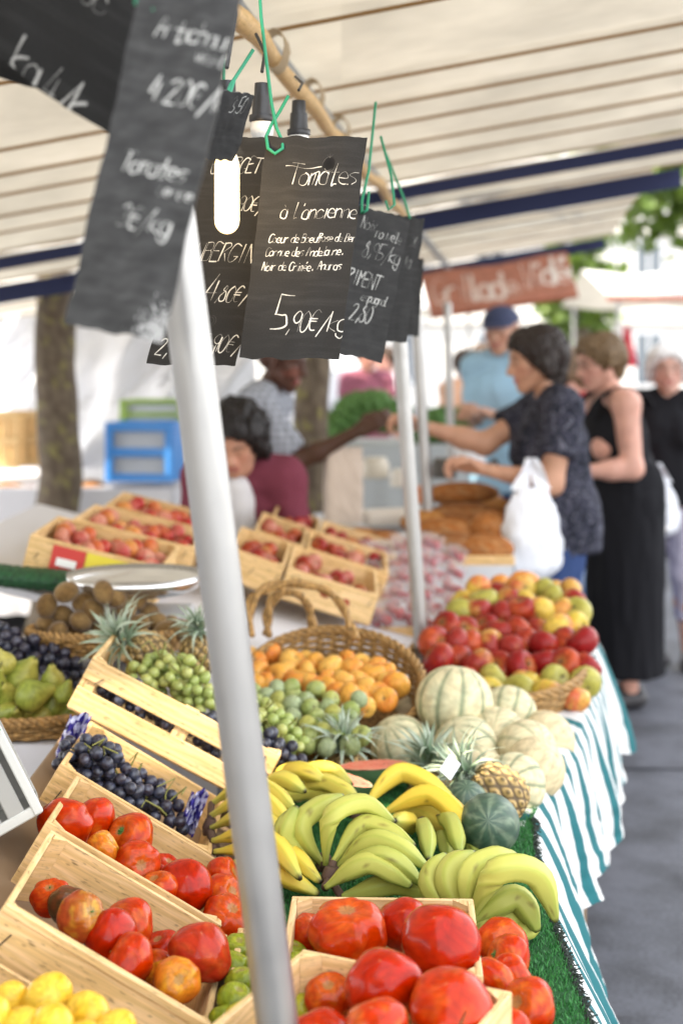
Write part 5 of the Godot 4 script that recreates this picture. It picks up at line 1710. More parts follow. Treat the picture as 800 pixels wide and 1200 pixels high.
func build_melons() -> void:
	var mm := []
	for k in 3: mm.append(melon_mesh(k))
	var l := []
	T(l, "melon", "melon", mm, [[532, 823, 45.9, 3.16, 0, 0.15, -0.12], [595, 836, 33.8, 3.3, 0, 0.9, 0.2], [581, 866, 37.5, 3.1, 1, 1.2, 0.5], [545, 878, 39.9, 3.04, 0, 0.5, 0.3], [640, 868, 35.1, 3.25, 2, 1.0, -0.2], [617, 880, 36.3, 3.02, 1, 1.3, 0.2], [627, 900, 36.3, 2.95, 2, 0.8, 0.6], [602, 920, 37.5, 2.83, 0, 1.9, 0.3], [467, 872, 35.1, 3.1, 0, 0.3, 0.5], [488, 835, 31.5, 3.4, 2, 0.7, 0.1], [505, 868, 31.5, 3.25, 0, 0.4, 0.2], [560, 905, 31.5, 2.95, 1, 1.0, 0.3]])
	label_heap(l, ["largest ribbed melon", "pale ribbed melon", "cream melon", "green-ribbed melon", "yellowish melon", "smooth cream melon", "smooth yellowish melon", "whitish melon", "grey-green ribbed melon", "brownish melon", "half-hidden green melon", "hidden cream melon"], "of the melon pile", "melons piled before the apple basket", 4)
	var wm := fruit("watermelon", "watermelon", watermelon_mesh(), at(573, 966, 2.48), 0.053, Vector3(1.1, 0.4, 0.5))
	wm.set_meta("label", "small dark green watermelon resting on the mat beside the bananas")
	watermelon_slice("cut watermelon with a red face lying behind the yellow bananas", at(438, 897, 2.85), Basis(Vector3.UP, 0.08) * Basis(Vector3.BACK, 0.03), 0.072, 0.05)
	watermelon_slice("second cut watermelon half hidden by bananas and the nearer of two", at(400, 912, 2.72), Basis(Vector3.UP, -0.25) * Basis(Vector3.BACK, -0.2), 0.062, 0.045)
	var wc := fruit("watermelon", "watermelon", watermelon_mesh(), at(545, 945, 2.62), 0.045, Vector3(0.5, 0.4, 0.2))
	wc.set_meta("label", "dark watermelon mostly hidden behind yellow bananas and the pineapple")
	pineapple("pineapple lying before the melons, its crown towards the bananas", at(614, 950, 2.68), Vector3(-0.80, 0.50, -0.15), 0.049, 0.115, 0.115)
	pineapple("pineapple behind the watermelon slices, only its silvery crown showing", at(506, 955, 2.86), Vector3(-0.05, 1.0, -0.15), 0.045, 0.085, 0.125)
	pineapple("leftmost silvery pineapple crown between the greengages and the melons", at(408, 925, 2.95), Vector3(-0.1, 1.0, 0.0), 0.045, 0.075, 0.11)
	pineapple("pineapple in front of the kiwis with dark green leaves at the left", at(196, 778, 3.02), Vector3(-0.75, 0.5, 0.35), 0.045, 0.10, 0.115)
	pineapple("dark pineapple half hidden behind the nearest pole beside the kiwis", at(238, 790, 3.02), Vector3(-0.1, 1.0, 0.1), 0.045, 0.085, 0.085)
	var tg := Geo.new()
	tg.box(Transform3D(Basis.from_euler(Vector3(-0.5, 0.5, 0.7)), Vector3.ZERO), Vector3(0.04, 0.028, 0.001), 0.0004)
	tag(part("paper_tag", tg.mesh(plain("tag_white", lin(0.75, 0.76, 0.78), 0.6)), self, Transform3D(Basis(), at(527, 899, 2.62))), "white paper tag tied among the pineapple leaves", "tag")

func heap(n: int, f: Callable, gap: float, tries := 4000) -> Array:
	var pts := []
	var k := 0
	while pts.size() < n and k < tries:
		k += 1
		var p = f.call(rng.randf(), rng.randf())
		if p == null: continue
		var ok := true
		for q in pts:
			if q.distance_squared_to(p) < gap * gap:
				ok = false
				break
		if ok: pts.append(p)
	return pts

func build_apples() -> void:
	var wick := tinted("wicker", 0.6, 0.4)
	wick.vertex_color_use_as_albedo = false
	wick.albedo_color = lin(0.50, 0.29, 0.10)
	var nz := noise(0.03, 740, 3)
	triplanar(wick, picture(128, 128, func(x, y):
		var t := 0.8 + 0.5 * nz.get_noise_2d(x * 2.0, y * 2.0)
		return Color(t, t, t)), 9.0)
	basket("broad low wicker basket holding the apples beside the striped cloth", Transform3D(Basis(Vector3.UP, -0.10), Vector3(0.415, TABLE + 0.006, -3.80)), 0.205, 0.42, 0.075, 1.14, 7, [], wick)
	var red := []
	for k in 3: red.append(apple_mesh(k, Color(0.26, 0.012, 0.012), Color(0.46, 0.08, 0.025), Color(0.40, 0.28, 0.06)))
	red.append(apple_mesh(3, Color(0.30, 0.03, 0.02), Color(0.62, 0.36, 0.08), Color(0.5, 0.4, 0.1)))
	var gold := [apple_mesh(4, Color(0.60, 0.44, 0.06), Color(0.62, 0.20, 0.07), Color(0.4, 0.4, 0.08)), apple_mesh(5, Color(0.40, 0.37, 0.075), Color(0.50, 0.40, 0.10), Color(0.3, 0.32, 0.06)), apple_mesh(6, Color(0.66, 0.46, 0.08), Color(0.60, 0.14, 0.06), Color(0.5, 0.4, 0.1))]
	var all := red + gold
	var names_ := ["deep red apple", "deep red apple", "dark red apple", "red apple blushed yellow", "yellow apple", "green apple", "pink and yellow apple"]
	# the heap seen row by row: [y, first x, last x, distance, radius px, kinds]
	var rows := [[836, 600, 640, 3.50, 18, [6, 0]], [814, 575, 672, 3.52, 19, [4, 5, 4, 6]], [796, 548, 682, 3.60, 18, [0, 5, 4, 5, 5]], [778, 512, 684, 3.70, 19, [0, 1, 3, 0, 2, 1, 2, 0]], [757, 510, 682, 3.80, 18.5, [0, 3, 0, 3, 3, 2, 0, 1, 2]], [737, 520, 678, 3.90, 18, [0, 3, 0, 3, 2, 3, 6, 4]], [718, 540, 676, 4.0, 17.5, [5, 3, 3, 0, 6, 4, 5]], [704, 545, 672, 4.1, 17, [6, 5, 3, 6, 5, 3]], [693, 560, 668, 4.2, 16, [6, 3, 6, 5, 3]]]
	var l := []
	var adj := []
	for r in rows:
		var n: int = r[5].size()
		for k in n:
			var px := lerpf(r[1], r[2], float(k) / maxf(1.0, n - 1)) + rng.randf_range(-4, 4)
			var kind: int = r[5][k]
			var o := fruit("apple", "apple", all[kind], at(px, r[0] + rng.randf_range(-5, 5), r[3] + rng.randf_range(-0.03, 0.03)), r[4] * r[3] / FOCAL * rng.randf_range(0.92, 1.12), any_turn(1.3))
			stalk(o, 1.0)
			l.append(o)
			adj.append(names_[kind])
	# the ones underneath that show in the gaps
	for p in heap(34, func(a, b):
		var r: Array = rows[clampi(int(b * 9.0), 0, 8)]
		return at(lerpf(r[1] + 5, r[2] - 5, a), r[0] + 9, r[3] + 0.05), 0.052):
		var kind := rng.randi() % 3
		var o := fruit("apple", "apple", all[kind], p, 0.037, any_turn(1.5))
		l.append(o)
		adj.append("shaded red apple")
	label_heap(l, adj, "of the apple basket", "apples heaped in the basket", 10)
	var org := [tomato_mesh(31, Color(0.72, 0.27, 0.05), Color(0.70, 0.36, 0.10), -0.05, 0.02), tomato_mesh(32, Color(0.70, 0.36, 0.05), Color(0.72, 0.42, 0.10), 0.0, 0.02)]
	for s in [[575, 698, 18, 4.3, 1, "small orange behind the apples, leftmost of three"], [613, 690, 23, 4.25, 0, "largest orange at the top of the apple heap"], [647, 697, 19, 4.25, 1, "orange at the top right of the apple heap"], [584, 686, 15, 4.4, 0, "orange hidden behind the other oranges"]]:
		var o := fruit("orange", "orange", org[s[4]], at(s[0], s[1], s[3]), s[2] * s[3] / FOCAL, any_turn(1.0))
		o.set_meta("label", s[5])
		o.set_meta("group", "oranges on the apple heap")
	# apricots
	var tilt := Basis(Vector3.RIGHT, 0.42)
	var bc := at(390, 852, 3.32)
	var ha := func(px, py, d) -> Vector3: return tilt.inverse() * (at(px, py, d) - bc)
	basket("wicker shopping basket of apricots with two arched handles", Transform3D(tilt, bc), 0.19, 0.195, 0.12, 1.1, 15, [
		[ha.call(292, 745, 3.36), ha.call(296, 702, 3.38), ha.call(330, 684, 3.4), ha.call(378, 690, 3.4), ha.call(402, 712, 3.38), ha.call(416, 750, 3.34)],
		[ha.call(313, 745, 3.52), ha.call(315, 712, 3.52), ha.call(330, 694, 3.52), ha.call(350, 697, 3.52), ha.call(362, 712, 3.52), ha.call(367, 738, 3.52)]], wick)
	var ap := [apple_mesh(41, Color(0.74, 0.36, 0.06), Color(0.68, 0.20, 0.035), Color(0.6, 0.35, 0.06)), apple_mesh(42, Color(0.78, 0.45, 0.10), Color(0.72, 0.28, 0.05), Color(0.6, 0.4, 0.08))]
	var al := []
	for s in [[85, 465, 45], [95, 512, 48], [150, 425, 50], [250, 465, 55], [180, 530, 50], [320, 500, 42], [270, 550, 52], [310, 450, 35], [360, 465, 40], [430, 490, 55], [505, 460, 45], [535, 500, 50], [395, 585, 52], [495, 555, 50], [515, 630, 55], [605, 595, 52], [630, 520, 55], [650, 480, 40], [735, 575, 55], [700, 550, 45], [685, 640, 48], [590, 675, 42], [75, 572, 45], [415, 545, 40], [345, 600, 45], [220, 500, 40], [460, 610, 44], [560, 545, 42], [650, 610, 44], [60, 440, 44], [120, 560, 42], [570, 470, 40], [690, 510, 42], [330, 560, 40], [580, 620, 40]]:
		var py: float = s[1] / 4.0 + 660.0
		var o := fruit("apricot", "apricot", ap[al.size() % 2], at(s[0] / 4.0 + 280.0, py, lerpf(3.42, 3.12, (py - 765.0) / 65.0)), s[2] / 4.0 * 3.3 / FOCAL * 1.2, any_turn(1.4))
		al.append(o)
	var aa := []
	for k in al.size(): aa.append(["deep orange apricot", "yellow-orange apricot"][k % 2])
	label_heap(al, aa, "of the apricot basket", "apricots in the handled basket", 9)

func build_left_fruit() -> void:
	# greengages
	var gg := [apple_mesh(51, Color(0.26, 0.32, 0.09), Color(0.38, 0.42, 0.16), Color(0.3, 0.36, 0.12)), apple_mesh(52, Color(0.40, 0.40, 0.10), Color(0.30, 0.36, 0.13), Color(0.3, 0.36, 0.12)), apple_mesh(53, Color(0.34, 0.40, 0.22), Color(0.24, 0.30, 0.12), Color(0.3, 0.36, 0.2))]
	var gl := []
	var ga := []
	for p in heap(64, func(a, b):
		var py := lerpf(806, 880, b)
		var px := lerpf(294 + maxf(0.0, (py - 835.0)) * 1.6, 424, a)
		if py < 818 and px > 385: return null
		return at(px, py, lerpf(3.14, 2.9, b)), 0.0315):
		var o := fruit("greengage", "greengage", gg[gl.size() % 3], p, rng.randf_range(0.020, 0.0235), any_turn(1.5), Vector3(0.96, 1.05, 0.96))
		gl.append(o)
		ga.append(["dull green greengage", "yellow-green greengage", "bloomy pale greengage"][(gl.size() - 1) % 3])
	label_heap(gl, ga, "of the heap under the apricots", "greengages under the apricot basket", 9)
	crate_at("fruit_crate", "wooden crate under the greengages, almost hidden", at(300, 905, 2.82), at(420, 905, 2.82), at(305, 852, 3.1), 0.07, "", false, 4)
	# raised slotted crate
	var snl := at(110, 768, 2.72)
	var snr := at(330, 884, 2.72)
	crate_at("slotted_crate", "raised wooden crate with two dark slots in its side, filled with grapes", snl, snr, snl + at(366, 862, 2.98) - at(330, 884, 2.72), 0.112, "", true, 1)
	var green := [berry_mesh(Color(0.36, 0.42, 0.10), Color(0.46, 0.52, 0.18), 1), berry_mesh(Color(0.44, 0.46, 0.11), Color(0.5, 0.55, 0.22), 2), berry_mesh(Color(0.30, 0.38, 0.08), Color(0.42, 0.50, 0.18), 3)]
	var black := [berry_mesh(Color(0.011, 0.010, 0.018), Color(0.075, 0.085, 0.13), 4, 1.05), berry_mesh(Color(0.018, 0.010, 0.02), Color(0.10, 0.11, 0.16), 5, 1.05)]
	grape_bunch("green grapes spilling over the slotted crate, left of the pole", "green grape bunches", [at(176, 795, 2.9), at(205, 785, 2.9), at(228, 808, 2.88), at(244, 835, 2.86)], 0.062, 0.0118, 95, green)
	grape_bunch("green grapes right of the pole, at the crate's end", "green grape bunches", [at(296, 840, 2.9), at(318, 848, 2.89), at(342, 872, 2.86)], 0.05, 0.0118, 60, green)
	grape_bunch("dark grapes at the right end of the slotted crate", "black grape bunches", [at(300, 866, 2.79), at(325, 876, 2.79), at(346, 896, 2.80)], 0.034, 0.0125, 34, black, false)
	grape_bunch("dark grapes lying along the slotted side of the raised crate", "black grape bunches", [at(135, 806, 2.76), at(190, 836, 2.76), at(250, 868, 2.76), at(300, 894, 2.76)], 0.036, 0.012, 90, black, false)
	grape_bunch("few dark grapes just left of the pole above the slotted crate", "black grape bunches", [at(238, 846, 2.78), at(262, 856, 2.78)], 0.026, 0.0118, 16, black, false)
	grape_bunch("black grape bunch at the upper left of the purple-papered crate", "black grape bunches", [at(100, 888, 2.52), at(128, 905, 2.52), at(150, 930, 2.5)], 0.055, 0.0118, 75, black)
	grape_bunch("black grape bunch at the lower right of the purple-papered crate", "black grape bunches", [at(150, 925, 2.55), at(178, 938, 2.55), at(208, 968, 2.52)], 0.046, 0.0118, 62, black)
	var nz := noise(5.0, 760, 4)
	var pic := noise(0.05, 761, 2)
	var pm := plain("purple_paper", Color.WHITE, 0.5)
	pm.albedo_texture = picture(96, 96, func(x, y):
		var q := pic.get_noise_2d(x, y)
		return Color(0.2, 0.16, 0.55) if q > 0.02 else Color(0.80, 0.80, 0.90))
	for s in [[84, 868, 2.62, 0.075, "purple and white printed paper crumpled in the grape crate's left corner"], [226, 952, 2.53, 0.06, "purple paper sticking out of the grape crate's right end"]]:
		var c := at(s[0], s[1], s[2])
		var g := Geo.new().patch(20, 20, func(a, b):
			return c + Vector3((a - 0.5) * s[3] * 0.55 + (b - 0.5) * s[3] * 0.5, (b - 0.5) * s[3] * 1.3, 0.02 * nz.get_noise_2d(a * 1.2 + s[3] * 90.0, b * 1.2) + 0.016 * sin(a * 8.0)), false, null, false)
		tag(part("wrapping_paper", g.mesh(pm), self), s[4], "paper")
	# pears and black grapes in a lined basket
	var pr := turned(24, 20, 1.0, func(th, _ph): return 0.86 + 0.16 * bump(th, 2.0, 0.7) - 0.30 * bump(th, 0.75, 0.5), func(th, _ph): return 1.12 * cos(th) + 0.25 * bump(th, 0.0, 0.9) - 0.1 * bump(th, 0.0, 0.2), func(th, ph):
		return Color(0.27, 0.32, 0.05).lerp(Color(0.44, 0.40, 0.08), clampf(0.5 + 0.6 * sin(ph * 1.0 + th), 0, 1)).lerp(Color(0.3, 0.18, 0.06), 0.7 * bump(th, PI, 0.22)), fruit_skin("pear_skin", 0.4, 0.45))
	var pl := []
	var pa := []
	for s in [[4, 776, 15, 0.4, 0.3], [27, 792, 22, 0.5, -0.5], [40, 814, 20, 0.4, -1.3], [62, 796, 15, 0.3, 0.2], [33, 834, 16, 0.8, 2.6], [49, 840, 13, 0.6, 1.8], [62, 826, 16, 0.3, 0.2], [6, 812, 16, 0.3, 0.9], [76, 812, 13, 0.4, 0.2], [12, 838, 17, 0.5, 1.0], [-8, 800, 18, 0.3, 0.5], [80, 835, 12, 0.3, 0.4]]:
		var o := fruit("pear", "pear", pr, at(s[0], s[1], 2.95 + rng.randf_range(-0.03, 0.03)), s[2] * 2.95 / FOCAL, Vector3(s[3], 0.2 * pl.size(), s[4]))
		part("stalk", Geo.new().tube([Vector3(0, 1.22, 0), Vector3(0.05, 1.45, 0), Vector3(0.16, 1.62, 0)], [0.05, 0.04, 0.06], 6).mesh(plain("stalk_dark", lin(0.06, 0.04, 0.02), 0.8)), o)
		pl.append(o)
		pa.append(["green pear", "large rounded green pear", "green pear on its side", "yellowish pear", "yellow-green pear", "small russet pear"][mini(pl.size() - 1, 5)])
	label_heap(pl, pa, "of the pear basket", "pears", 4)
	var wick: StandardMaterial3D = mats["wicker"]
	basket("shallow wicker basket of pears at the left edge", Transform3D(Basis(), Vector3(-0.66, 0.77, -2.98)), 0.15, 0.12, 0.035, 1.15, 4, [], wick)
	grape_bunch("black grapes heaped behind the pears, spread over white paper", "black grape bunches", [at(-20, 752, 3.12), at(25, 764, 3.12), at(62, 778, 3.1), at(80, 792, 3.08)], 0.075, 0.0122, 110, black, false)
	var lm := plain("white_paper", lin(0.66, 0.68, 0.70), 0.5)
	folded_sheet("paper_liner", "white paper liner curling up behind the black grapes at the left", "paper", func(a, b):
		return at(lerpf(-70, 106, a), lerpf(800, 744, pow(b, 0.8)) + 46.0 * pow(a, 5.0) * b + 14.0 * smoothstep(0.6, 1.0, a), 3.16 + 0.06 * (1.0 - absf(a - 0.5)) + 0.012 * nz.get_noise_2d(a * 3.0, b)), 40, 14, lm)
	crate("fruit_crate", "wooden tray under the pears and black grapes", Transform3D(Basis(), Vector3(-0.74, 0.77, -3.12)), Vector3(0.5, 0.05, 0.16), "", false, 4)
	# grey slatted crate on its end
	var gx := thing("grey_crate", "grey slatted crate with a green label, standing tilted at the left edge", "crate", Transform3D(Basis(Vector3.BACK, 0.47) * Basis(Vector3.UP, 0.28), at(-24, 905, 2.12)))
	var gp := plain("grey_paint", lin(0.30, 0.30, 0.28), 0.6)
	for k in 4: part("slat", Geo.new().box(Transform3D(), Vector3(0.026, 0.17, 0.008), 0.002).mesh(gp), gx, Transform3D(Basis(), Vector3(0.02 - k * 0.036, -0.01, 0.012)))
	for s in [-1.0, 1.0]: part("rail", Geo.new().box(Transform3D(), Vector3(0.19, 0.016, 0.012), 0.002).mesh(plain("white_paint", lin(0.5, 0.51, 0.48), 0.5)), gx, Transform3D(Basis(), Vector3(-0.04, s * 0.088, 0.012)))
	part("post", Geo.new().box(Transform3D(), Vector3(0.014, 0.19, 0.022), 0.002).mesh(plain("white_paint", Color.WHITE)), gx, Transform3D(Basis(), Vector3(0.05, 0, 0.01)))
	part("back_panel", Geo.new().box(Transform3D(), Vector3(0.19, 0.18, 0.006), 0.001).mesh(gp), gx, Transform3D(Basis(), Vector3(-0.04, 0, -0.14)))
	for e in [-1.0, 1.0]: part("end_panel", Geo.new().box(Transform3D(), Vector3(0.19, 0.006, 0.14), 0.001).mesh(gp), gx, Transform3D(Basis(), Vector3(-0.04, e * 0.09, -0.07)))
	part("side_panel", Geo.new().box(Transform3D(), Vector3(0.006, 0.17, 0.14), 0.001).mesh(gp), gx, Transform3D(Basis(), Vector3(0.05, 0, -0.075)))
	part("green_label", Geo.new().box(Transform3D(), Vector3(0.009, 0.045, 0.001), 0.0003).mesh(plain("label_green", lin(0.02, 0.26, 0.09), 0.5)), gx, Transform3D(Basis(), Vector3(0.051, 0.065, 0.0225)))
	var chest := thing("storage_box", "dark brown wooden box at the left edge, under the grey slatted crate", "box", Transform3D(Basis(), Vector3(-0.655, 0, -2.13)))
	for k in 5: part("plank", Geo.new().box(Transform3D(), Vector3(0.26, 0.152, 0.30), 0.004).mesh(plain("dark_planks", lin(0.10, 0.065, 0.04), 0.75)), chest, Transform3D(Basis(), Vector3(0, 0.08 + k * 0.157, 0)))
	# kiwis
	var kw := turned(20, 14, 1.0, func(_th, _ph): return 0.92, func(th, _ph): return 1.18 * cos(th) + 0.08 * bump(th, 0.0, 0.2), func(th, ph): return Color(0.15, 0.085, 0.03).lerp(Color(0.24, 0.15, 0.06), 0.5 + 0.5 * sin(ph * 2.0 + th)), kiwi_skin())
	var kl := []
	var ka := []
	for s in [[55, 710], [78, 694], [100, 706], [122, 694], [110, 716], [148, 712], [160, 700], [175, 719], [163, 733], [192, 741], [54, 732], [75, 722], [95, 728], [136, 700], [185, 730], [205, 748], [214, 738], [150, 730], [68, 742], [120, 735], [200, 733]]:
		var o := fruit("kiwi", "kiwi", kw, at(s[0], s[1], 3.18 + rng.randf_range(-0.04, 0.04)), 0.0255, any_turn(1.4))
		kl.append(o)
		ka.append("brown fuzzy kiwi")
	label_heap(kl, ka, "of the kiwi basket", "kiwis in the flat basket", 7)
	basket("flat wicker basket of kiwis behind the left pineapple", Transform3D(Basis(), at(125, 762, 3.18)), 0.15, 0.08, 0.04, 1.15, 4, [], wick)
	# scale
	var sc := thing("market_scale", "weighing scale with a shallow shiny steel pan behind the kiwis", "scale", Transform3D(Basis(), at(160, 722, 3.30)))
	var pan := Geo.new().patch(56, 14, func(a, b):
		var q: float = b * 2.0
		var rr: float = 0.16 * (sin(minf(q, 1.0) * PI * 0.5) if q <= 1.0 else sin((2.0 - q) * PI * 0.5) * 0.985)
		var yy: float = 0.05 + 0.05 * (pow(minf(q, 1.0), 3.0) if q <= 1.0 else pow(2.0 - q, 3.0)) + (0.0015 if q > 1.0 else 0.0)
		return Vector3(cos(a * TAU) * rr, yy, sin(a * TAU) * rr), true)
	part("pan", pan.mesh(plain("polished_steel", lin(0.72, 0.72, 0.72), 0.22, 0.95)), sc)
	part("body", Geo.new().box(Transform3D(Basis(), Vector3(0.03, -0.04, 0)), Vector3(0.2, 0.11, 0.2), 0.01).mesh(plain("scale_grey", lin(0.38, 0.39, 0.40), 0.45)), sc)
	part("stem", Geo.new().tube([Vector3(0, 0.01, 0), Vector3(0, 0.055, 0)], [0.03, 0.02], 16).mesh(mats["steel"]), sc)
	var mr := Geo.new()
	var pile := noise(40.0, 770, 2)
	mr.patch(60, 24, func(a, b):
		var an: float = b * TAU
		return Vector3((a - 0.5) * 0.24, 0.026 + (0.026 + 0.005 * pile.get_noise_2d(a * 4.0, b)) * sin(an), (0.06 + 0.006 * pile.get_noise_2d(a * 3.0, b * 2.0)) * cos(an)), false, func(a, b): return Color(0.005, 0.035, 0.012).lerp(Color(0.012, 0.085, 0.025), 0.5 + pile.get_noise_2d(a * 5.0, b * 3.0)))
	tag(part("grass_mat_roll", mr.mesh(tinted("mat_pile", 0.6)), self, Transform3D(Basis(Vector3.UP, 0.2) * Basis(Vector3.BACK, -0.12), at(34, 690, 3.45))), "folded piece of dark green grass matting in front of the peach crates", "grass mat")

func kiwi_skin() -> StandardMaterial3D:
	var m := fruit_skin("kiwi_skin", 0.85, 0.2)
	m.rim_enabled = true
	m.rim = 0.4
	return m

func fill(list: Array, c: Node3D, n: int, size: Vector3, r: float, meshes: Array, called: String, side := 0.0) -> void:
	for p in heap(n, func(a, b): return Vector3((a - 0.5) * (size.x - 2.4 * r) , size.y * 0.72 + 0.012 * sin(a * 9.0 + b * 5.0), (b - 0.5) * (size.z - 2.4 * r) + side), r * 1.7, 900):
		list.append(fruit(called, called, meshes[rng.randi() % meshes.size()], c.transform * p, r * rng.randf_range(0.9, 1.1), any_turn(1.5)))

func build_peaches() -> void:
	var pm := [apple_mesh(61, Color(0.55, 0.12, 0.04), Color(0.66, 0.30, 0.08), Color(0.6, 0.35, 0.1)), apple_mesh(62, Color(0.42, 0.03, 0.025), Color(0.58, 0.15, 0.06), Color(0.5, 0.3, 0.1)), apple_mesh(63, Color(0.60, 0.24, 0.16), Color(0.45, 0.06, 0.05), Color(0.6, 0.4, 0.2))]
	var plum := [apple_mesh(64, Color(0.30, 0.025, 0.02), Color(0.46, 0.10, 0.03), Color(0.4, 0.2, 0.08)), apple_mesh(65, Color(0.52, 0.20, 0.14), Color(0.40, 0.07, 0.05), Color(0.5, 0.3, 0.2)), apple_mesh(66, Color(0.34, 0.05, 0.02), Color(0.55, 0.24, 0.06), Color(0.5, 0.3, 0.1))]
	var U := at(192, 664, 3.5) - at(36, 625, 3.5)
	var list := []
	var n := 0
	var lab := ["crate of peaches with a red and yellow printed label on its side", "second peach crate, behind the labelled one", "farthest peach crate beside the vendor in maroon"]
	for s in [[at(36, 625, 3.5), at(82, 607, 3.83)], [at(87, 606, 3.87), at(120, 592, 4.19)], [at(124, 590, 4.22), at(152, 577, 4.55)]]:
		var c := crate_at("fruit_crate", lab[n], s[0], s[0] + U, s[1], 0.105, "crates of peaches", false, n)
		var before := list.size()
		fill(list, c, 26, Vector3(0.33, 0.105, 0.33), 0.027, pm, "peach")
		if n == 0:
			var g := Geo.new()
			g.flat([Vector3(-0.02, 0.02, 0), Vector3(0.085, 0.02, 0), Vector3(0.085, 0.098, 0), Vector3(-0.02, 0.098, 0)], Vector3.BACK)
			part("yellow_label", g.mesh(plain("label_yellow", lin(0.66, 0.55, 0.04), 0.5)), c, Transform3D(Basis(), Vector3(0, 0, 0.172)))
			for e in [[-0.105, -0.022], [0.087, 0.13]]:
				var q := Geo.new()
				q.flat([Vector3(e[0], 0.02, 0), Vector3(e[1], 0.02, 0), Vector3(e[1], 0.098, 0), Vector3(e[0], 0.098, 0)], Vector3.BACK)
				part("red_label", q.mesh(plain("label_red", lin(0.52, 0.04, 0.03), 0.5)), c, Transform3D(Basis(), Vector3(0, 0, 0.172)))
			var w := Geo.new()
			w.flat([Vector3(-0.09, 0.05, 0), Vector3(-0.04, 0.05, 0), Vector3(-0.04, 0.07, 0), Vector3(-0.09, 0.07, 0)], Vector3.BACK)
			part("white_label", w.mesh(plain("label_white", lin(0.75, 0.75, 0.72), 0.5)), c, Transform3D(Basis(), Vector3(0, 0, 0.176)))
		n += 1
	var a := []
	for o in list: a.append("red and yellow peach")
	label_heap(list, a, "of the three peach crates", "peaches in the three left crates", 10)
	var l2 := []
	var lab2 := ["near left", "near right", "middle left", "middle right", "far left", "far right"]
	n = 0
	for d in [3.9, 4.32, 4.68]:
		for k in 2:
			var q: float = 3.9 / d
			var x0: float = [270.0, 337.0][k]
			var x1: float = [334.0, 444.0][k]
			var y0: float = [640.0, 664.0][k]
			var y1: float = [663.0, 697.0][k]
			var sh: float = (d - 3.9) * 0.10
			var nl := at(400 + (x0 - 400) * q, 425 + (y0 - 425) * q, d) + Vector3(sh, 0, 0)
			var nr := at(400 + (x1 - 400) * q, 425 + (y1 - 425) * q, d) + Vector3(sh, 0, 0)
			var w: float = 0.4 if d < 4.6 else 0.34
			var c := crate_at("plum_crate", "narrow wooden crate of red plums, %s of six behind the apricot basket" % lab2[n], nl, nr, nl + Vector3(w * 0.1, 0, -w + 0.02), 0.09, "plum crates behind the apricot basket", false, n)
			fill(l2, c, 16, Vector3((nr - nl).length(), 0.075, w), 0.026, plum, "plum")
			n += 1
	a = []
	for o in l2: a.append("dark red plum")
	label_heap(l2, a, "of the six plum crates", "plums in the narrow crates", 12)
	# clear punnets of red berries
	var clear := StandardMaterial3D.new()
	clear.transparency = BaseMaterial3D.TRANSPARENCY_ALPHA
	clear.albedo_color = Color(0.95, 0.96, 0.98, 0.12)
	clear.roughness = 0.08
	var berry := [apple_mesh(71, Color(0.36, 0.012, 0.02), Color(0.46, 0.05, 0.04), Color(0.3, 0.2, 0.05))]
	var lid := Geo.new()
	var nz := noise(2.0, 780, 3)
	lid.patch(10, 10, func(x, y): return Vector3((x - 0.5) * 0.17, 0.004 * sin(x * 18.0) * sin(y * 14.0) + 0.006 * nz.get_noise_2d(x * 4.0, y * 4.0), (y - 0.5) * 0.12), false, null, false)
	var lidm := lid.mesh(clear)
	var tray := Geo.new().patch(24, 6, func(x, y):
		var an: float = x * TAU
		var e := Vector2(cos(an), sin(an))
		e /= pow(pow(absf(e.x), 6.0) + pow(absf(e.y), 6.0), 1.0 / 6.0)
		var s := 0.85 + 0.15 * minf(y * 1.2, 1.0)
		return Vector3(e.x * 0.083 * s, 0.06 * y, e.y * 0.058 * s), true, null, false).mesh(clear)
	var pn := 0
	var what := ["lowest front", "front middle", "front right", "second-row left", "second-row middle", "second-row right", "third-row left", "third-row middle", "third-row right", "upper left", "upper middle", "upper right", "farthest left", "farthest middle", "farthest right"]
	for row in 5:
		for k in 3:
			var d := 4.2 + row * 0.15
			var px: float = [428 + row * 6, 468 + row * 5, 508 + row * 2][k]
			var py: float = 738 - row * 20 - (8 if k == 1 else 0) + (6 if k == 2 else 0)
			var t := thing("berry_punnet", "clear plastic punnet of red berries, %s of the pile beside the second pole" % what[pn], "punnet", Transform3D(Basis(Vector3.UP, 0.4 + rng.randf_range(-0.15, 0.15)) * Basis(Vector3.RIGHT, 0.12), at(px, py, d)), "clear punnets of berries")
			part("tray", tray, t)
			part("lid", lidm, t, Transform3D(Basis(), Vector3(0, 0.062, 0)))
			for i in 12: part("berry", berry[0], t, Transform3D(Basis.from_euler(any_turn(2.0)).scaled_local(Vector3.ONE * 0.016), Vector3(-0.055 + 0.0365 * (i % 4), 0.02 + 0.016 * (i % 2), -0.034 + 0.034 * (i / 4))))
			pn += 1
	part("punnet_support", Geo.new().box(Transform3D(Basis(Vector3.RIGHT, -0.2), at(470, 735, 4.55) + Vector3(0, -0.03, 0)), Vector3(0.36, 0.05, 0.8), 0.004).mesh(mats["crate_wood_3"]), self)
	tag(get_node("punnet_support"), "wooden board propping up the pile of berry punnets", "board")

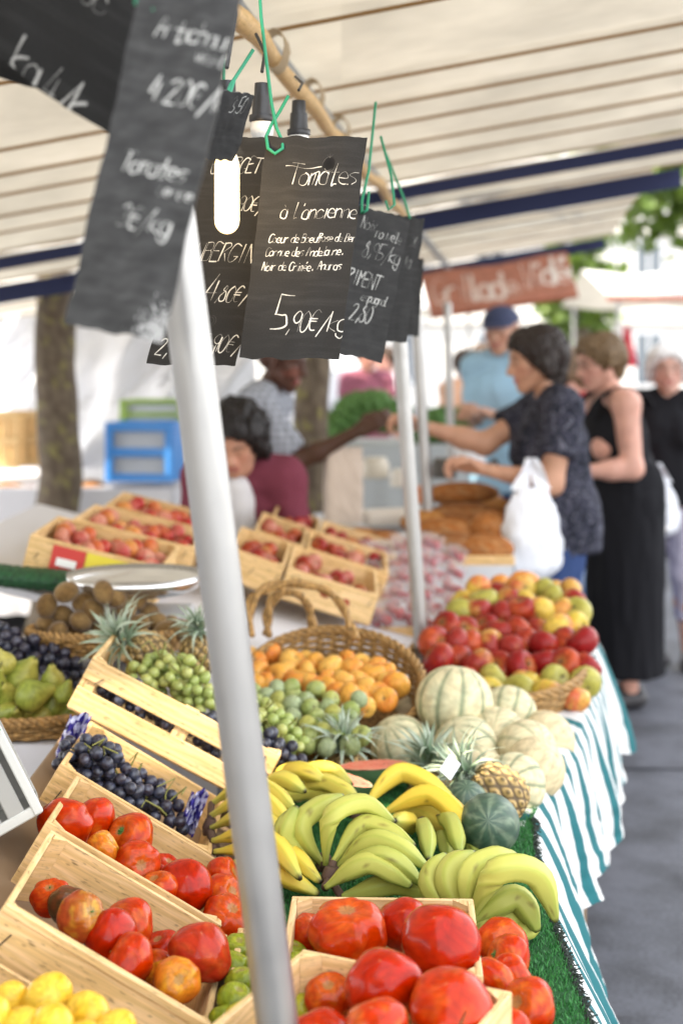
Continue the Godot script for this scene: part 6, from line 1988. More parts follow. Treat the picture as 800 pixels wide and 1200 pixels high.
func build_bread() -> void:
	var bm := []
	for k in 3:
		var nz := noise(1.4, 800 + k, 4)
		bm.append(turned(30, 20, 1.0, func(th, ph): return 1.0 + 0.07 * nz.get_noise_3d(cos(ph), th * 2.0, sin(ph)), func(th, _ph): return cos(th) * 1.0, func(th, ph):
			var q := nz.get_noise_3d(cos(ph) * 2.0, th * 3.0, sin(ph) * 2.0)
			var slash := pow(absf(sin(th * 3.0 + 0.6 * cos(ph))), 14.0) if sin(ph) < -0.1 else 0.0
			return [Color(0.32, 0.11, 0.025), Color(0.42, 0.18, 0.045), Color(0.22, 0.08, 0.022)][k].lerp(Color(0.52, 0.36, 0.18), clampf(q * 0.8 + slash * 0.8, 0, 1)), fruit_skin("crust", 0.75, 0.3)))
	var n := 0
	var lab := ["long golden loaf on top of the bread pile", "dark brown loaf under the golden one", "round brown loaf at the right of the bread tray", "brown loaf at the front right of the tray", "flat loaf at the front left of the tray", "loaf behind the third pole", "small round loaf at the left of the tray", "pale floured loaf beside the second pole", "orange-brown loaf at the back", "round loaf left of the second pole", "rusk-coloured loaf at the left end", "flat brown loaf near the punnets", "loaf half hidden behind the punnets", "wide brown loaf in the middle row", "golden loaf behind the bag of the customer"]
	for s in [[540, 578, 5.6, 0.16, 0.045, 0, 0.3], [548, 606, 5.4, 0.17, 0.055, 2, -0.15], [575, 617, 5.3, 0.10, 0.06, 0, 0.6], [566, 644, 5.0, 0.11, 0.055, 0, 0.1], [530, 640, 5.0, 0.10, 0.05, 2, 0.4], [505, 612, 5.4, 0.12, 0.05, 1, 0.1], [452, 640, 5.1, 0.08, 0.055, 0, 0.4], [520, 640, 5.05, 0.11, 0.05, 1, -0.4], [555, 592, 5.7, 0.15, 0.05, 1, 0.4], [445, 640, 5.3, 0.10, 0.06, 0, 0.1], [420, 634, 5.3, 0.10, 0.05, 1, 0.2], [470, 650, 5.0, 0.12, 0.04, 2, 0.2], [497, 646, 5.0, 0.09, 0.045, 0, 0.3], [525, 622, 5.3, 0.14, 0.05, 0, 0.0], [585, 600, 5.5, 0.1, 0.05, 1, 0.2]]:
		var o := fruit("bread_loaf", "bread", bm[s[5]], at(s[0], s[1], s[2]), 1.0, Vector3.ZERO)
		o.transform.basis = Basis(Vector3.UP, s[6]) * Basis(Vector3.BACK, PI / 2) * Basis().scaled(Vector3(s[4], s[3], s[4] * 1.25))
		tag(o, lab[n], "", "loaves on the bread stall")
		n += 1
	var tr := thing("bread_tray", "wooden tray along the front edge of the bread table", "tray", Transform3D(Basis(), Vector3(0.40, 0.842, -5.15)))
	part("board", Geo.new().box(Transform3D(), Vector3(0.36, 0.014, 0.58), 0.003).mesh(mats["crate_wood_4"]), tr)
	part("front_edge", Geo.new().box(Transform3D(Basis(), Vector3(0, 0.012, 0.295)), Vector3(0.38, 0.035, 0.012), 0.003).mesh(mats["crate_wood_0"]), tr)
	# tall paper bag and wrapped parcels
	var nz2 := noise(3.0, 820, 3)
	var bag := Geo.new().patch(40, 20, func(a, b):
		var an: float = a * TAU
		var e := Vector2(cos(an), sin(an))
		e /= pow(pow(absf(e.x), 5.0) + pow(absf(e.y), 5.0), 0.2)
		return Vector3(e.x * 0.075 * (1.0 + 0.1 * nz2.get_noise_3d(e.x, b * 2.0, e.y)), 0.30 * b, e.y * 0.05 * (1.0 + 0.2 * nz2.get_noise_3d(e.x, b * 2.0, e.y + 4.0) - 0.4 * smoothstep(0.6, 1.0, b))), true, null, false)
	tag(part("paper_bag", bag.mesh(plain("bag_paper", lin(0.62, 0.52, 0.43), 0.75)), self, Transform3D(Basis(Vector3.UP, 0.3), at(402, 612, 5.7))), "tall beige paper bag standing behind the plum crates", "bag")
	for s in [[395, 625, 5.5, 0.22, "grey stone-coloured board at the foot of the beige paper bag", lin(0.42, 0.38, 0.33)], [460, 605, 5.9, 0.3, "pale wrapped parcel between the paper bag and the third pole", lin(0.66, 0.6, 0.52)]]:
		tag(part("parcel", Geo.new().box(Transform3D(), Vector3(s[3], 0.05, 0.2), 0.012).mesh(plain("parcel %.2f" % s[3], s[5], 0.7)), self, Transform3D(Basis(Vector3.UP, 0.35), at(s[0], s[1], s[2]))), s[4], "parcel")
	var k2 := 0
	for s in [[470, 570, 6.2, 0.05, lin(0.7, 0.66, 0.58)], [440, 560, 6.3, 0.06, lin(0.6, 0.55, 0.45)], [520, 560, 6.4, 0.06, lin(0.08, 0.07, 0.06)], [490, 590, 6.1, 0.05, lin(0.5, 0.16, 0.04)], [550, 545, 6.4, 0.07, lin(0.7, 0.7, 0.72)]]:
		var jar := Geo.new().patch(20, 6, func(a, b):
			var rr: float = [0.001, 0.9, 1.0, 1.0, 0.8, 0.8, 0.001][int(round(b * 6))] * s[3]
			var yy: float = [0.0, 0.0, 0.15, 1.1, 1.25, 1.5, 1.5][int(round(b * 6))] * s[3]
			return Vector3(cos(a * TAU) * rr, yy, sin(a * TAU) * rr), true)
		tag(part("jar", jar.mesh(plain("jar %d" % k2, s[4], 0.35)), self, Transform3D(Basis(), at(s[0], s[1], s[2]))), ["cream jar between the two vendors' counters", "pale jar left of the second pole", "dark jar beside the fourth pole", "orange jar behind the loaves", "white jar by the customer's watch"][k2], "jar")
		k2 += 1

func cloth_material(called: String, color: Color, pattern: Variant = null, scale := 3.0) -> StandardMaterial3D:
	if mats.has(called): return mats[called]
	var m := plain(called, color, 0.9, 0.0, 0.25)
	if pattern != null:
		triplanar(m, picture(256, 256, pattern), scale)
		m.albedo_color = Color.WHITE
	return m

func build_boards() -> void:
	# the sharp board in the middle
	slate("price board reading Tomates a l'ancienne, sharpest and largest in the middle", at(313, 160, 2.16), at(430, 160, 2.16), at(281, 420, 2.16), [
		["Tomates", 100, 190, 84, 5.0], ["à", 84, 326, 60, 4.6], ["l'ancienne", 140, 326, 62, 4.6], ["Cœur de Bœuf.".replace("œ", "oe"), 52, 424, 34, 3.9], ["Rose de Berne", 250, 420, 31, 3.9], ["Cornue des Andes.", 46, 478, 34, 3.9], ["Jaune.", 268, 474, 34, 3.9], ["Noir de Crimée.", 40, 536, 34, 3.9], ["Ananas", 262, 532, 34, 3.9], ["5", 96, 770, 140, 6.5], [",90€/kg", 158, 776, 80, 5.0]],
		0.035, 3, [[at(303, -30, 2.16), at(306, 20, 2.165), at(318, 120, 2.17), at(324, 150, 2.168), at(331, 166, 2.164), at(331, 174, 2.155), at(322, 180, 2.15), at(314, 174, 2.152), at(312, 160, 2.16), at(318, 146, 2.17), at(328, 130, 2.172), at(338, 112, 2.17)]], func(im, s):
			var r := RandomNumberGenerator.new()
			r.seed = 5
			chalk_line(im, PackedVector2Array([Vector2(92, 118) * s, Vector2(170, 124) * s, Vector2(232, 118) * s]), 4.5, 0.9, r)
			var ring := PackedVector2Array()
			for k in 13: ring.append((Vector2(262, 112) + Vector2(cos(k * TAU / 12.0) * 26, sin(k * TAU / 12.0) * 30)) * s)
			for y in range(int(82 * s), int(144 * s)):
				for x in range(int(234 * s), int(290 * s)):
					var q := Vector2((x / s - 262) / 27.0, (y / s - 112) / 31.0).length()
					if q < 1.0: im.set_pixel(x, y, Color(0.05, 0.05, 0.05).lerp(im.get_pixel(x, y), q * q * 0.6))
			chalk_line(im, ring, 2.2, 0.32, r)
			chalk_line(im, PackedVector2Array([Vector2(246, 128) * s, Vector2(258, 138) * s, Vector2(276, 130) * s]), 3.0, 0.5, r)
			for a in [-2.4, -1.6, -0.8]: chalk_line(im, PackedVector2Array([Vector2(262, 86) * s, (Vector2(262, 86) + Vector2(cos(a), sin(a)) * 20) * s]), 3.0, 0.35, r), Vector2(0.1, 0.04))
	slate("dark price board reading courgette and aubergine, behind the lit lamp", at(236, 160, 2.24), at(340, 163, 2.24), at(172, 426, 2.24), [
		["COURGETTE", 70, 160, 68, 4.8], ["3,90€/kg", 180, 330, 66, 4.8], ["AUBERGINE", 46, 560, 82, 5.6], ["4", 172, 740, 120, 6.4], [",80€/kg", 226, 740, 72, 5.2], ["2,90€/kg", 20, 985, 74, 5.0], ["5,90€/kg", 206, 965, 76, 5.0]], 0.02, 7, [[at(262, -30, 2.24), at(262, 100, 2.245), at(262, 165, 2.236)]], func(im, s):
			var r := RandomNumberGenerator.new()
			r.seed = 8
			for rad in [34.0, 24.0]:
				var ring := PackedVector2Array()
				for k in 13: ring.append((Vector2(230, 830) + Vector2(cos(k * TAU / 12.0) * rad, sin(k * TAU / 12.0) * rad * 0.8)) * s)
				chalk_line(im, ring, 2.5, 0.25, r))
	slate("large grey dusty price board hanging nearest, at the upper left", at(168, -30, 1.30), at(283, -6, 1.30), at(76, 379, 1.30), [
		["Artichaut", 90, 230, 80, 8.0, 0.8], ["violet", 270, 300, 50, 7.0, 0.75], ["4,20€/k", 110, 480, 100, 9.0, 0.8], ["Tomates", 70, 780, 80, 8.0, 0.8], ["cerise", 240, 850, 54, 7.0, 0.75], ["3€/kg", 110, 1000, 90, 9.0, 0.8]], 0.17, 11, [[at(160, -40, 1.32), at(160, 4, 1.31), at(168, 13, 1.305), at(180, 12, 1.30), at(188, 2, 1.305), at(182, -40, 1.32)]])
	slate("black price board at the top left corner with smeared prices", at(42, -150, 1.46), at(214, -40, 1.42), at(-28, 52, 1.48), [
		["kg", 84, 388, 84, 9.0, 0.6], ["7", 240, 262, 72, 9.0, 0.6], ["4/k", 180, 392, 78, 8.0, 0.65], ["oc", 196, 176, 70, 8.0, 0.5]], 0.0, 17, [])
	slate("black price board cut off by the top left corner, overlapping another", at(-70, -130, 1.55), at(110, -80, 1.53), at(-110, 58, 1.56), [
		["3€", 260, 300, 120, 14.0, 0.4], ["kg", 150, 420, 80, 10.0, 0.4]], 0.0, 19, [])
	slate("small dark board seen edge-on under the wooden rail beside the lamp", at(262, 106, 1.9), at(298, 112, 1.96), at(236, 186, 1.9), [
		["3,50", 120, 150, 120, 9.0, 0.5]], 0.0, 23, [[at(297, 58, 2.0), at(283, 80, 2.0), at(270, 100, 1.98), at(264, 116, 1.95), at(258, 130, 1.95), at(268, 114, 1.96), at(275, 92, 1.99)]])
	slate("slate price board right of the sharp one, blurred writing on two prices", at(418, 240, 2.62), at(480, 258, 2.70), at(384, 412, 2.62), [
		["Noix", 40, 120, 70, 6.0, 0.6], ["nouvelle", 160, 150, 60, 6.0, 0.6], ["8,95/kg", 90, 270, 92, 7.0, 0.6], ["PIMENT", 20, 440, 84, 8.0, 0.7], ["espagnol", 150, 520, 54, 6.5, 0.7], ["2,80", 90, 640, 96, 8.0, 0.7]], 0.075, 29, [[at(440, 120, 2.75), at(432, 200, 2.68), at(424, 235, 2.64), at(424, 250, 2.61), at(430, 246, 2.61), at(432, 225, 2.66)], [at(446, 160, 2.78), at(458, 205, 2.74), at(462, 240, 2.7), at(455, 246, 2.68), at(452, 236, 2.70)]])
	slate("narrow dark board peeping out behind the right-hand price board", at(462, 252, 2.95), at(497, 256, 3.02), at(440, 400, 2.95), [
		["7,20", 200, 250, 80, 6.0, 0.5], ["kg", 220, 420, 80, 6.0, 0.5]], 0.02, 31, [[at(452, 180, 3.1), at(474, 235, 3.0), at(480, 256, 2.98)]])
	slate("small dark board hanging farthest along the row by the second pole", at(470, 300, 3.5), at(496, 304, 3.55), at(464, 392, 3.5), [
		["6€", 100, 260, 140, 10.0, 0.5]], 0.02, 37, [[at(492, 262, 3.52), at(489, 285, 3.52), at(486, 306, 3.5)]])
	lamp("lit lamp with a bright tube in front of the aubergine board", at(266, 146, 2.0), true, at(270, -40, 2.2))
	lamp("unlit lamp in a black socket above the middle board", at(307, 142, 2.3), false, at(300, 40, 2.4))
	lamp("unlit lamp in a black socket farther along the wooden rail", at(350, 158, 2.55), false, at(346, 90, 2.7))

func build_background() -> void:
	# sign over the far stall
	var im := Image.create(512, 176, false, Image.FORMAT_RGB8)
	var nz := noise(0.02, 840, 3)
	for y in 176:
		for x in 512:
			var t := 1.0 + 0.12 * nz.get_noise_2d(x, y)
			im.set_pixel(x, y, Color(0.68 * t, 0.44 * t, 0.35 * t))
	chalk(im, "Grillade", 16, 128, 96, 15, 0.08, 0.75, 3)
	chalk(im, "à la", 258, 120, 46, 8, 0.08, 0.6, 3)
	chalk(im, "Vidée", 328, 118, 98, 19, 0.08, 0.9, 3)
	var sm := plain("sign_board", Color.WHITE, 0.6)
	sm.albedo_texture = ImageTexture.create_from_image(im)
	var tl := at(492, 322, 10.0)
	var x := at(664, 296, 9.85) - tl
	var y := (at(505, 372, 10.0) - tl)
	var sg := thing("shop_sign", "brick-red sign with pale lettering hanging under the far awning", "sign")
	var face := Geo.new().patch(16, 4, func(a, b): return tl + x * a + y * b + Vector3(0, 0.01 * sin(a * 9.0), 0.0), false, null, false)
	part("banner", face.mesh(sm), sg)
	part("hem", Geo.new().tube([tl + y, tl + y + x * 0.5, tl + y + x], [0.014, 0.014, 0.014], 8).mesh(plain("sign_hem", lin(0.28, 0.09, 0.05), 0.7)), sg)
	# trees
	tree("plane tree trunk with yellow lichen rising behind the peach crates", Vector3(-1.55, 0, -7.75), 0.10, 4.2, Vector3(-1.5, 6.5, -7.7), Vector3(2.0, 1.4, 2.0), 0, 0.1, 31, true)
	tree("dark tree trunk behind the vendor in the grey shirt", Vector3(-0.14, 0, -6.6), 0.07, 4.2, Vector3(-0.1, 6.5, -6.6), Vector3(2.0, 1.4, 2.0), 0, 0.1, 37, true)
	tree("leafy plane tree at the upper right beyond the awning", Vector3(4.6, 0, -13.5), 0.14, 3.0, Vector3(3.05, 3.5, -13.2), Vector3(1.05, 0.85, 1.2), 1700, 0.15, 41)
	tree("distant green tree right of the brick-red sign", Vector3(4.2, 0, -25.0), 0.16, 2.4, Vector3(4.1, 3.0, -25.0), Vector3(0.75, 1.6, 0.9), 1500, 0.2, 43)
	tree("distant pale plane tree above the white stalls", Vector3(9.5, 0, -28.0), 0.2, 4.0, Vector3(8.0, 7.0, -28.0), Vector3(3.5, 2.4, 3.0), 2200, 0.26, 47)
	facade("pale stone apartment house far down the market street, right of two", Vector3(1.0, 0, -48.0), 24.0, 15.0, 5, 9, lin(0.66, 0.64, 0.6))
	facade("pale stone apartment house far off behind the left stalls", Vector3(-26.0, 0, -44.0), 24.0, 15.0, 5, 9, lin(0.64, 0.62, 0.58))
	market_stall("white market stall with a red fascia across the far aisle", Vector3(5.0, 0, -16.0), 4.6, 3.0, 2.22, lin(0.5, 0.12, 0.06))
	market_stall("white market stall with a pale fascia beyond the blue-capped man", Vector3(-0.6, 0, -15.0), 4.4, 3.0, 2.1, lin(0.7, 0.7, 0.7))
	market_stall("white market stall behind the left vendors", Vector3(-5.4, 0, -13.0), 4.2, 3.0, 2.1, lin(0.6, 0.62, 0.64))
	# hanging red garment
	var gz := noise(3.0, 850, 2)
	folded_sheet("red_cloth", "red cloth hanging under the far white stall", "cloth", func(a, b):
		return at(734 + (a - 0.5) * (6 + 20 * b), lerpf(382, 430, b), 14.5 + 0.05 * gz.get_noise_2d(a * 4.0, b * 2.0)), 10, 14, plain("red_cotton", lin(0.42, 0.03, 0.05), 0.85))
	# white tarpaulin at the left
	var tz := noise(1.6, 855, 3)
	var tm := plain("tarpaulin", lin(0.72, 0.73, 0.75), 0.55)
	tm.backlight_enabled = true
	tm.backlight = Color(0.5, 0.5, 0.52)
	folded_sheet("tarpaulin", "translucent white plastic sheet hanging in folds behind the left stall", "tarpaulin", func(a, b):
		return Vector3(lerpf(-2.3, -0.6, a) - 0.25 * b * (1.0 - a), lerpf(1.85, 0.7, b), -9.9 + 0.3 * tz.get_noise_2d(a * 3.0 + b * 1.4, b * 0.6) + 0.05 * sin(a * 26.0 + b * 5.0)), 60, 24, tm)
	folded_sheet("tarpaulin", "grey-white sheet at the far left above the stacked crates", "tarpaulin", func(a, b):
		return Vector3(lerpf(-4.4, -2.25, a), lerpf(1.8, 0.7, b), -10.1 + 0.25 * tz.get_noise_2d(a * 3.0, b + 5.0) + 0.03 * sin(a * 16.0)), 40, 20, tm)
	# slatted boxes and brown baskets at the far left
	var n := 0
	for s in [[-10, 545, 8.5, "slatted wooden box standing at the left edge beyond the tree trunk"], [26, 542, 8.7, "slatted wooden box leaning right beside the tree trunk"]]:
		var t := thing("slatted_box", s[3], "box", Transform3D(Basis(Vector3.UP, 0.2 * n).scaled(Vector3.ONE * 1.45), at(s[0], s[1], s[2])), "slatted boxes at the left")
		for k in 6: board("slat", t, Vector3(0.21, 0.026, 0.012), Transform3D(Basis(Vector3.BACK, PI / 2), Vector3(-0.1 + k * 0.04, 0.09, 0)), 2)
		for k in 3: board("rail", t, Vector3(0.24, 0.03, 0.012), Transform3D(Basis(), Vector3(0, [0.0, 0.1, 0.205][k], 0.014)), 4)
		part("back_panel", board_mesh(Vector3(0.24, 0.22, 0.008)), t, Transform3D(Basis(), Vector3(0, 0.1, -0.1)), mats["crate_wood_0"])
		n += 1
	n = 0
	for s in [[8, 583, 8.2, 0.16], [36, 588, 8.15, 0.13], [108, 580, 8.2, 0.10]]:
		var o := fruit("bread_loaf", "bread", board_like_loaf(), at(s[0], s[1], s[2]), 1.0, Vector3.ZERO)
		o.transform.basis = Basis(Vector3.UP, 0.3 * n) * Basis().scaled(Vector3(s[3], 0.09, 0.11))
		tag(o, ["dark brown loaf at the left edge under the slatted boxes", "brown loaf left of the lichened trunk", "brown loaf right of the lichened trunk"][n], "", "brown loaves on the back table")
		n += 1
	plastic_crate("bright blue plastic crate with two openings behind the left stall", at(171, 563, 8.2), Vector3(0.38, 0.34, 0.28), lin(0.05, 0.24, 0.62), -0.15)
	plastic_crate("green plastic crate behind the blue one", at(185, 502, 8.75), Vector3(0.39, 0.18, 0.28), lin(0.22, 0.34, 0.06), -0.1)
	# greens on the stall behind
	var lm := tinted("lettuce", 0.6)
	var lz := noise(2.2, 860, 3)
	var let := Geo.new().patch(40, 24, func(a, b):
		var th: float = b * PI
		var q := 1.0 + 0.25 * sin(a * TAU * 9.0 + th * 3.0) * sin(th) + 0.25 * lz.get_noise_3d(cos(a * TAU) * 2.0, th * 2.0, sin(a * TAU) * 2.0)
		return Vector3(cos(a * TAU) * sin(th) * q, cos(th) * 0.7 * q, sin(a * TAU) * sin(th) * q), true, func(a, b): return Color(0.035, 0.11, 0.02).lerp(Color(0.13, 0.26, 0.06), clampf(0.5 + lz.get_noise_2d(a * 12.0, b * 5.0), 0, 1))).mesh(lm)
	var ll := []
	for s in [[402, 492], [425, 485], [447, 492], [412, 476], [438, 472], [388, 498], [460, 484], [545, 490], [530, 505], [560, 500], [505, 505], [515, 492]]:
		ll.append(fruit("lettuce", "lettuce", let, at(s[0], s[1], 9.0), 0.11, any_turn(0.5)))
	var la := []
	for o in ll: la.append("leafy green lettuce")
	label_heap(ll, la, "of the blurred vegetable stall", "lettuces on the far stall", 6)
	table("far_table", "far vegetable table carrying the lettuces", [Vector2(-0.5, -8.7), Vector2(1.1, -8.7), Vector2(1.1, -9.6), Vector2(-0.5, -9.6)], 1.02, plain("far_cloth", lin(0.4, 0.42, 0.42), 0.9), 0.8)

func board_like_loaf() -> Mesh:
	if not mats.has("loaf"):
		var nz := noise(1.4, 870, 4)
		mats["loaf"] = turned(26, 16, 1.0, func(_th, _ph): return 1.0, func(th, _ph): return cos(th), func(th, ph): return Color(0.24, 0.09, 0.028).lerp(Color(0.42, 0.22, 0.08), clampf(0.4 + nz.get_noise_3d(cos(ph) * 2.0, th * 3.0, sin(ph) * 2.0) * 1.5, 0, 1)), fruit_skin("crust", 0.75, 0.3))
	return mats["loaf"]

func plastic_crate(label: String, p: Vector3, s: Vector3, color: Color, turn: float) -> void:
	var t := thing("plastic_crate", label, "crate", Transform3D(Basis(Vector3.UP, turn), p))
	var m := plain("plastic %s" % color.to_html(), color, 0.4)
	for e in [-1.0, 1.0]:
		part("post", Geo.new().box(Transform3D(), Vector3(0.04, s.y, 0.012), 0.004).mesh(m), t, Transform3D(Basis(), Vector3(e * (s.x / 2 - 0.02), s.y / 2, s.z / 2)))
		part("end_panel", Geo.new().box(Transform3D(), Vector3(0.012, s.y - 0.004, s.z), 0.004).mesh(m), t, Transform3D(Basis(), Vector3(e * (s.x / 2 + 0.004), s.y / 2, 0)))
	for k in 3:
		part("bar", Geo.new().box(Transform3D(), Vector3(s.x - 0.08, s.y * 0.15, 0.011), 0.003).mesh(m), t, Transform3D(Basis(), Vector3(0, s.y * [0.075, 0.5, 0.925][k], s.z / 2)))
	part("back_panel", Geo.new().box(Transform3D(), Vector3(s.x, s.y, 0.01), 0.003).mesh(m), t, Transform3D(Basis(), Vector3(0, s.y / 2, -s.z / 2)))
	part("paper", Geo.new().box(Transform3D(), Vector3(s.x - 0.05, s.y - 0.03, 0.1), 0.01).mesh(plain("grey_paper", lin(0.5, 0.53, 0.57), 0.8)), t, Transform3D(Basis(), Vector3(0, s.y / 2, s.z / 2 - 0.08)))

func build_people() -> void:
	var fz := noise(0.045, 900, 3)
	var fz2 := noise(0.02, 901, 2)
	var floral := cloth_material("floral_shirt", Color.WHITE, func(x, y):
		var q := absf(fz.get_noise_2d(x, y)) * 1.0
		var w := fz2.get_noise_2d(x + 300.0, y)
		var c := Color(0.11, 0.12, 0.15)
		if q < 0.075 and w > -0.2: c = Color(0.42, 0.42, 0.47)
		elif q > 0.34: c = Color(0.25, 0.25, 0.30)
		return c, 1.5)
	var check := cloth_material("check_shirt", Color.WHITE, func(x, y):
		var a := 0.5 + 0.5 * sin(x * TAU / 21.0) + 0.5 * sin(y * TAU / 21.0 + 1.0)
		var t := 0.48 + 0.16 * a
		return Color(t * 0.97, t, t * 1.06), 3.2)
	var denim := cloth_material("denim", lin(0.035, 0.06, 0.15))
	var pale_denim := cloth_material("pale_denim", lin(0.12, 0.19, 0.36))
	var black := cloth_material("black_cotton", lin(0.011, 0.011, 0.013))
	var skin_a := Color(0.46, 0.25, 0.16)
	var skin_b := Color(0.52, 0.28, 0.21)
	var plastic := plain("bag_plastic", lin(0.72, 0.74, 0.78), 0.4)
	plastic.backlight_enabled = true
	plastic.backlight = Color(0.5, 0.5, 0.52)
	var left := Basis(Vector3.UP, -PI / 2)
	# customer in the floral shirt reaching across
	person("woman with short dark hair and floral navy shirt handing over money", Transform3D(Basis(Vector3.UP, -PI / 2 + 0.12), at(652, 889, 5.5) * Vector3(1, 0, 1)), 1.66, {
		"skin": skin_a, "hair": "bob", "hair_color": Color(0.020, 0.013, 0.010), "bulk": 1.12, "bust": 0.9, "lean": 0.06, "poke": 0.03, "nod": 0.12,
		"left": Vector3(0.13, 1.13, 0.31), "right": Vector3(-0.10, 1.28, 0.50), "pole": Vector3(0.1, -1.0, -0.45), "curl": 0.7, "thumb": Vector3(0, 1, 0.2), "palm": Vector3(0.6, -0.5, 0.3),
		"top": {"called": "shirt", "material": floral, "sleeve": 0.62, "hem": 0.80, "loose": 0.022}, "trousers": {"material": denim, "long": 0.98}})
	var watch := Geo.new()
	var wr := []
	var wc := at(579, 549, 5.36)
	for k in 17: wr.append(wc + Vector3(0.010 * cos(TAU * k / 16.0), 0.034 * sin(TAU * k / 16.0), 0.034 * cos(TAU * k / 16.0)))
	watch.tube(wr, [0.006], 8)
	tag(part("wrist_watch", watch.mesh(plain("watch_strap", lin(0.04, 0.035, 0.03), 0.35, 0.4)), self), "dark watch on the wrist of the woman in the floral shirt", "watch")
	carrier_bag("white plastic carrier bag hanging from the arm of the floral-shirt woman", at(622, 540, 5.26), 0.23, 0.45, 0.16, 0.25, plastic)
	# woman in black behind her
	person("woman with glasses and short brown hair in a sleeveless black dress", Transform3D(Basis(Vector3.UP, -PI / 2 + 0.2), at(732, 825, 6.35) * Vector3(1, 0, 1)), 1.66, {
		"skin": skin_b, "hair": "short", "hair_color": Color(0.12, 0.075, 0.035), "bulk": 1.16, "bust": 1.0, "lean": 0.16, "nod": 0.15, "glasses": true,
		"left": Vector3(0.17, 1.06, 0.30), "right": Vector3(-0.12, 1.08, 0.34), "curl": 0.8, "pole": Vector3(0.2, -0.9, -0.4),
		"top": {"called": "dress", "material": black, "sleeve": 0.0, "tank": true, "hem": 0.80, "loose": 0.018}, "skirt": {"material": black, "hem": 0.15, "wide": 0.055}, "feet": [Vector3(0.06, 0, 0.02), Vector3(-0.07, 0, -0.02)]})
	# partly hidden between the two
	person("person with light brown hair leaning forward, face showing between two women, pale jeans", Transform3D(Basis(Vector3.UP, -PI / 2 - 0.1), at(726, 785, 7.05) * Vector3(1, 0, 1)), 1.64, {
		"skin": skin_b, "hair": "short", "hair_color": Color(0.14, 0.085, 0.045), "lean": 0.42, "nod": 0.25, "left": Vector3(0.15, 0.98, 0.35), "right": Vector3(-0.15, 1.0, 0.35),
		"top": {"called": "shirt", "material": cloth_material("red_top", lin(0.35, 0.05, 0.05)), "sleeve": 0.5, "hem": 0.84}, "trousers": {"material": pale_denim}, "feet": [Vector3(0.08, 0, 0.22), Vector3(-0.08, 0, -0.16)]})
	# white-haired woman at the right edge
	person("white-haired woman in a black T-shirt carrying a bag at the right edge", Transform3D(Basis(Vector3.UP, -0.25), at(782, 779, 7.2) * Vector3(1, 0, 1)), 1.61, {
		"skin": Color(0.5, 0.29, 0.22), "hair": "bob", "hair_color": Color(0.62, 0.60, 0.58), "hair_material": "white_hair", "bulk": 1.15, "bust": 0.9, "glasses": true, "turn_head": 0.1,
		"left": Vector3(0.22, 0.98, 0.22), "right": Vector3(-0.20, 1.10, 0.20), "curl": 1.0, "palm": Vector3(0.2, -0.6, -0.6), "thumb": Vector3(1, 0.2, 0.2),
		"top": {"called": "t_shirt", "material": black, "sleeve": 0.5, "hem": 0.83}, "trousers": {"material": cloth_material("lilac_cotton", lin(0.38, 0.36, 0.44)), "long": 0.55}})
	carrier_bag("white plastic carrier bag held by the white-haired woman", at(768, 545, 6.95), 0.22, 0.36, 0.15, -0.1, plastic)
	# man in light blue
	person("man in a blue cap and loose light blue shirt standing behind the customers", Transform3D(Basis(Vector3.UP, -0.5), at(588, 744, 8.0) * Vector3(1, 0, 1)), 1.84, {
		"skin": Color(0.42, 0.23, 0.15), "hair": "crop", "hair_color": Color(0.03, 0.02, 0.015), "cap": true, "nod": 0.1, "left": Vector3(0.02, 1.26, 0.3), "right": Vector3(-0.06, 1.27, 0.3), "curl": 0.7, "pole": Vector3(0, -1.0, -0.2),
		"top": {"called": "shirt", "material": cloth_material("sky_blue_cotton", lin(0.30, 0.47, 0.60)), "sleeve": 0.9, "hem": 0.72, "loose": 0.03}, "trousers": {"material": denim}})
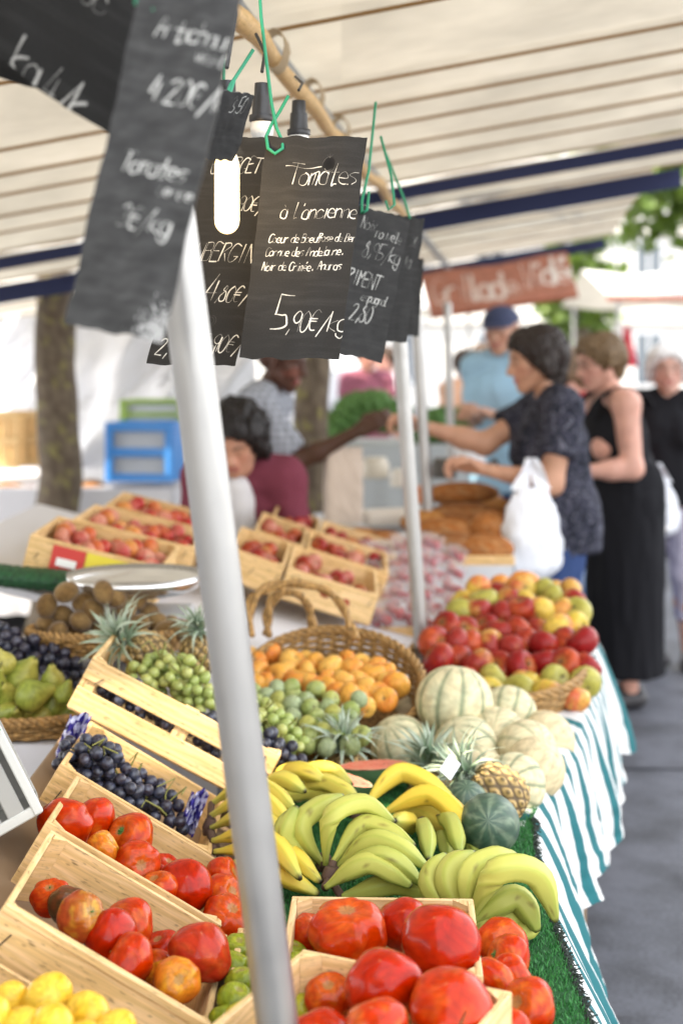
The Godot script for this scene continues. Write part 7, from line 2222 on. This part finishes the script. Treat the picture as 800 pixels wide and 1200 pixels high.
	# the two vendors
	person("vendor with curly black hair and maroon cardigan bending over the crates", Transform3D(Basis(Vector3.UP, -0.15), Vector3(-0.31, -0.09, -5.25)), 1.58, {
		"skin": Color(0.46, 0.24, 0.16), "hair": "curly", "hair_color": Color(0.012, 0.010, 0.010), "lean": 0.62, "nod": 0.22, "turn_head": 0.0, "head_size": 0.96, "bib": true, "left": Vector3(0.22, 0.92, 0.46), "right": Vector3(-0.2, 0.92, 0.50), "pole": Vector3(0, -0.6, -0.7),
		"top": {"called": "cardigan", "material": cloth_material("maroon_wool", lin(0.15, 0.036, 0.055)), "sleeve": 1.85, "hem": 0.8, "loose": 0.022}, "trousers": {"material": denim}})
	person("dark-skinned vendor in a grey checked shirt reaching out to take the money", Transform3D(Basis(Vector3.UP, PI / 2 - 0.2), Vector3(-0.42, 0, -5.85)), 1.68, {
		"skin": Color(0.075, 0.035, 0.02), "hair": "crop", "hair_color": Color(0.008, 0.007, 0.006), "lean": 0.25, "nod": 0.12, "left": Vector3(0.15, 0.95, 0.15), "right": Vector3(-0.10, 1.25, 0.50), "curl": 0.6, "pole": Vector3(0.0, -1.0, -0.2), "thumb": Vector3(0, 1, 0.3), "palm": Vector3(0.8, -0.2, 0.0),
		"top": {"called": "shirt", "material": check, "sleeve": 0.85, "hem": 0.8, "loose": 0.028}, "trousers": {"material": denim}})
	# shoppers far down the aisle
	var far := [[545, 11.0, 1.62, 0.5, lin(0.6, 0.36, 0.24), "shopper in a peach top far behind the fourth pole"], [430, 11.5, 1.7, 0.2, lin(0.28, 0.10, 0.14), "shopper in dark red far behind the vendor's arm"], [452, 12.5, 1.66, -0.6, lin(0.6, 0.6, 0.62), "shopper in white far behind the second pole"], [566, 13.0, 1.7, 0.9, lin(0.5, 0.42, 0.5), "shopper in pale lilac beside the blue-shirted man, far off"]]
	for s in far:
		person(s[5], Transform3D(Basis(Vector3.UP, s[3]), at(s[0], 500, s[1]) * Vector3(1, 0, 1)), s[2], {
			"skin": skin_b, "hair": "short", "hair_color": Color(0.06, 0.035, 0.02),
			"top": {"called": "top", "material": cloth_material("top %s" % s[4].to_html(), s[4]), "sleeve": 0.5, "hem": 0.8}, "trousers": {"material": denim}})

func _ready() -> void:
	rng.seed = 4711
	set_camera_and_light()
	make_textures()
	build_setting()
	build_background()
	build_tomatoes()
	build_bananas()
	build_melons()
	build_apples()
	build_left_fruit()
	build_peaches()
	build_bread()
	build_boards()
	build_people()
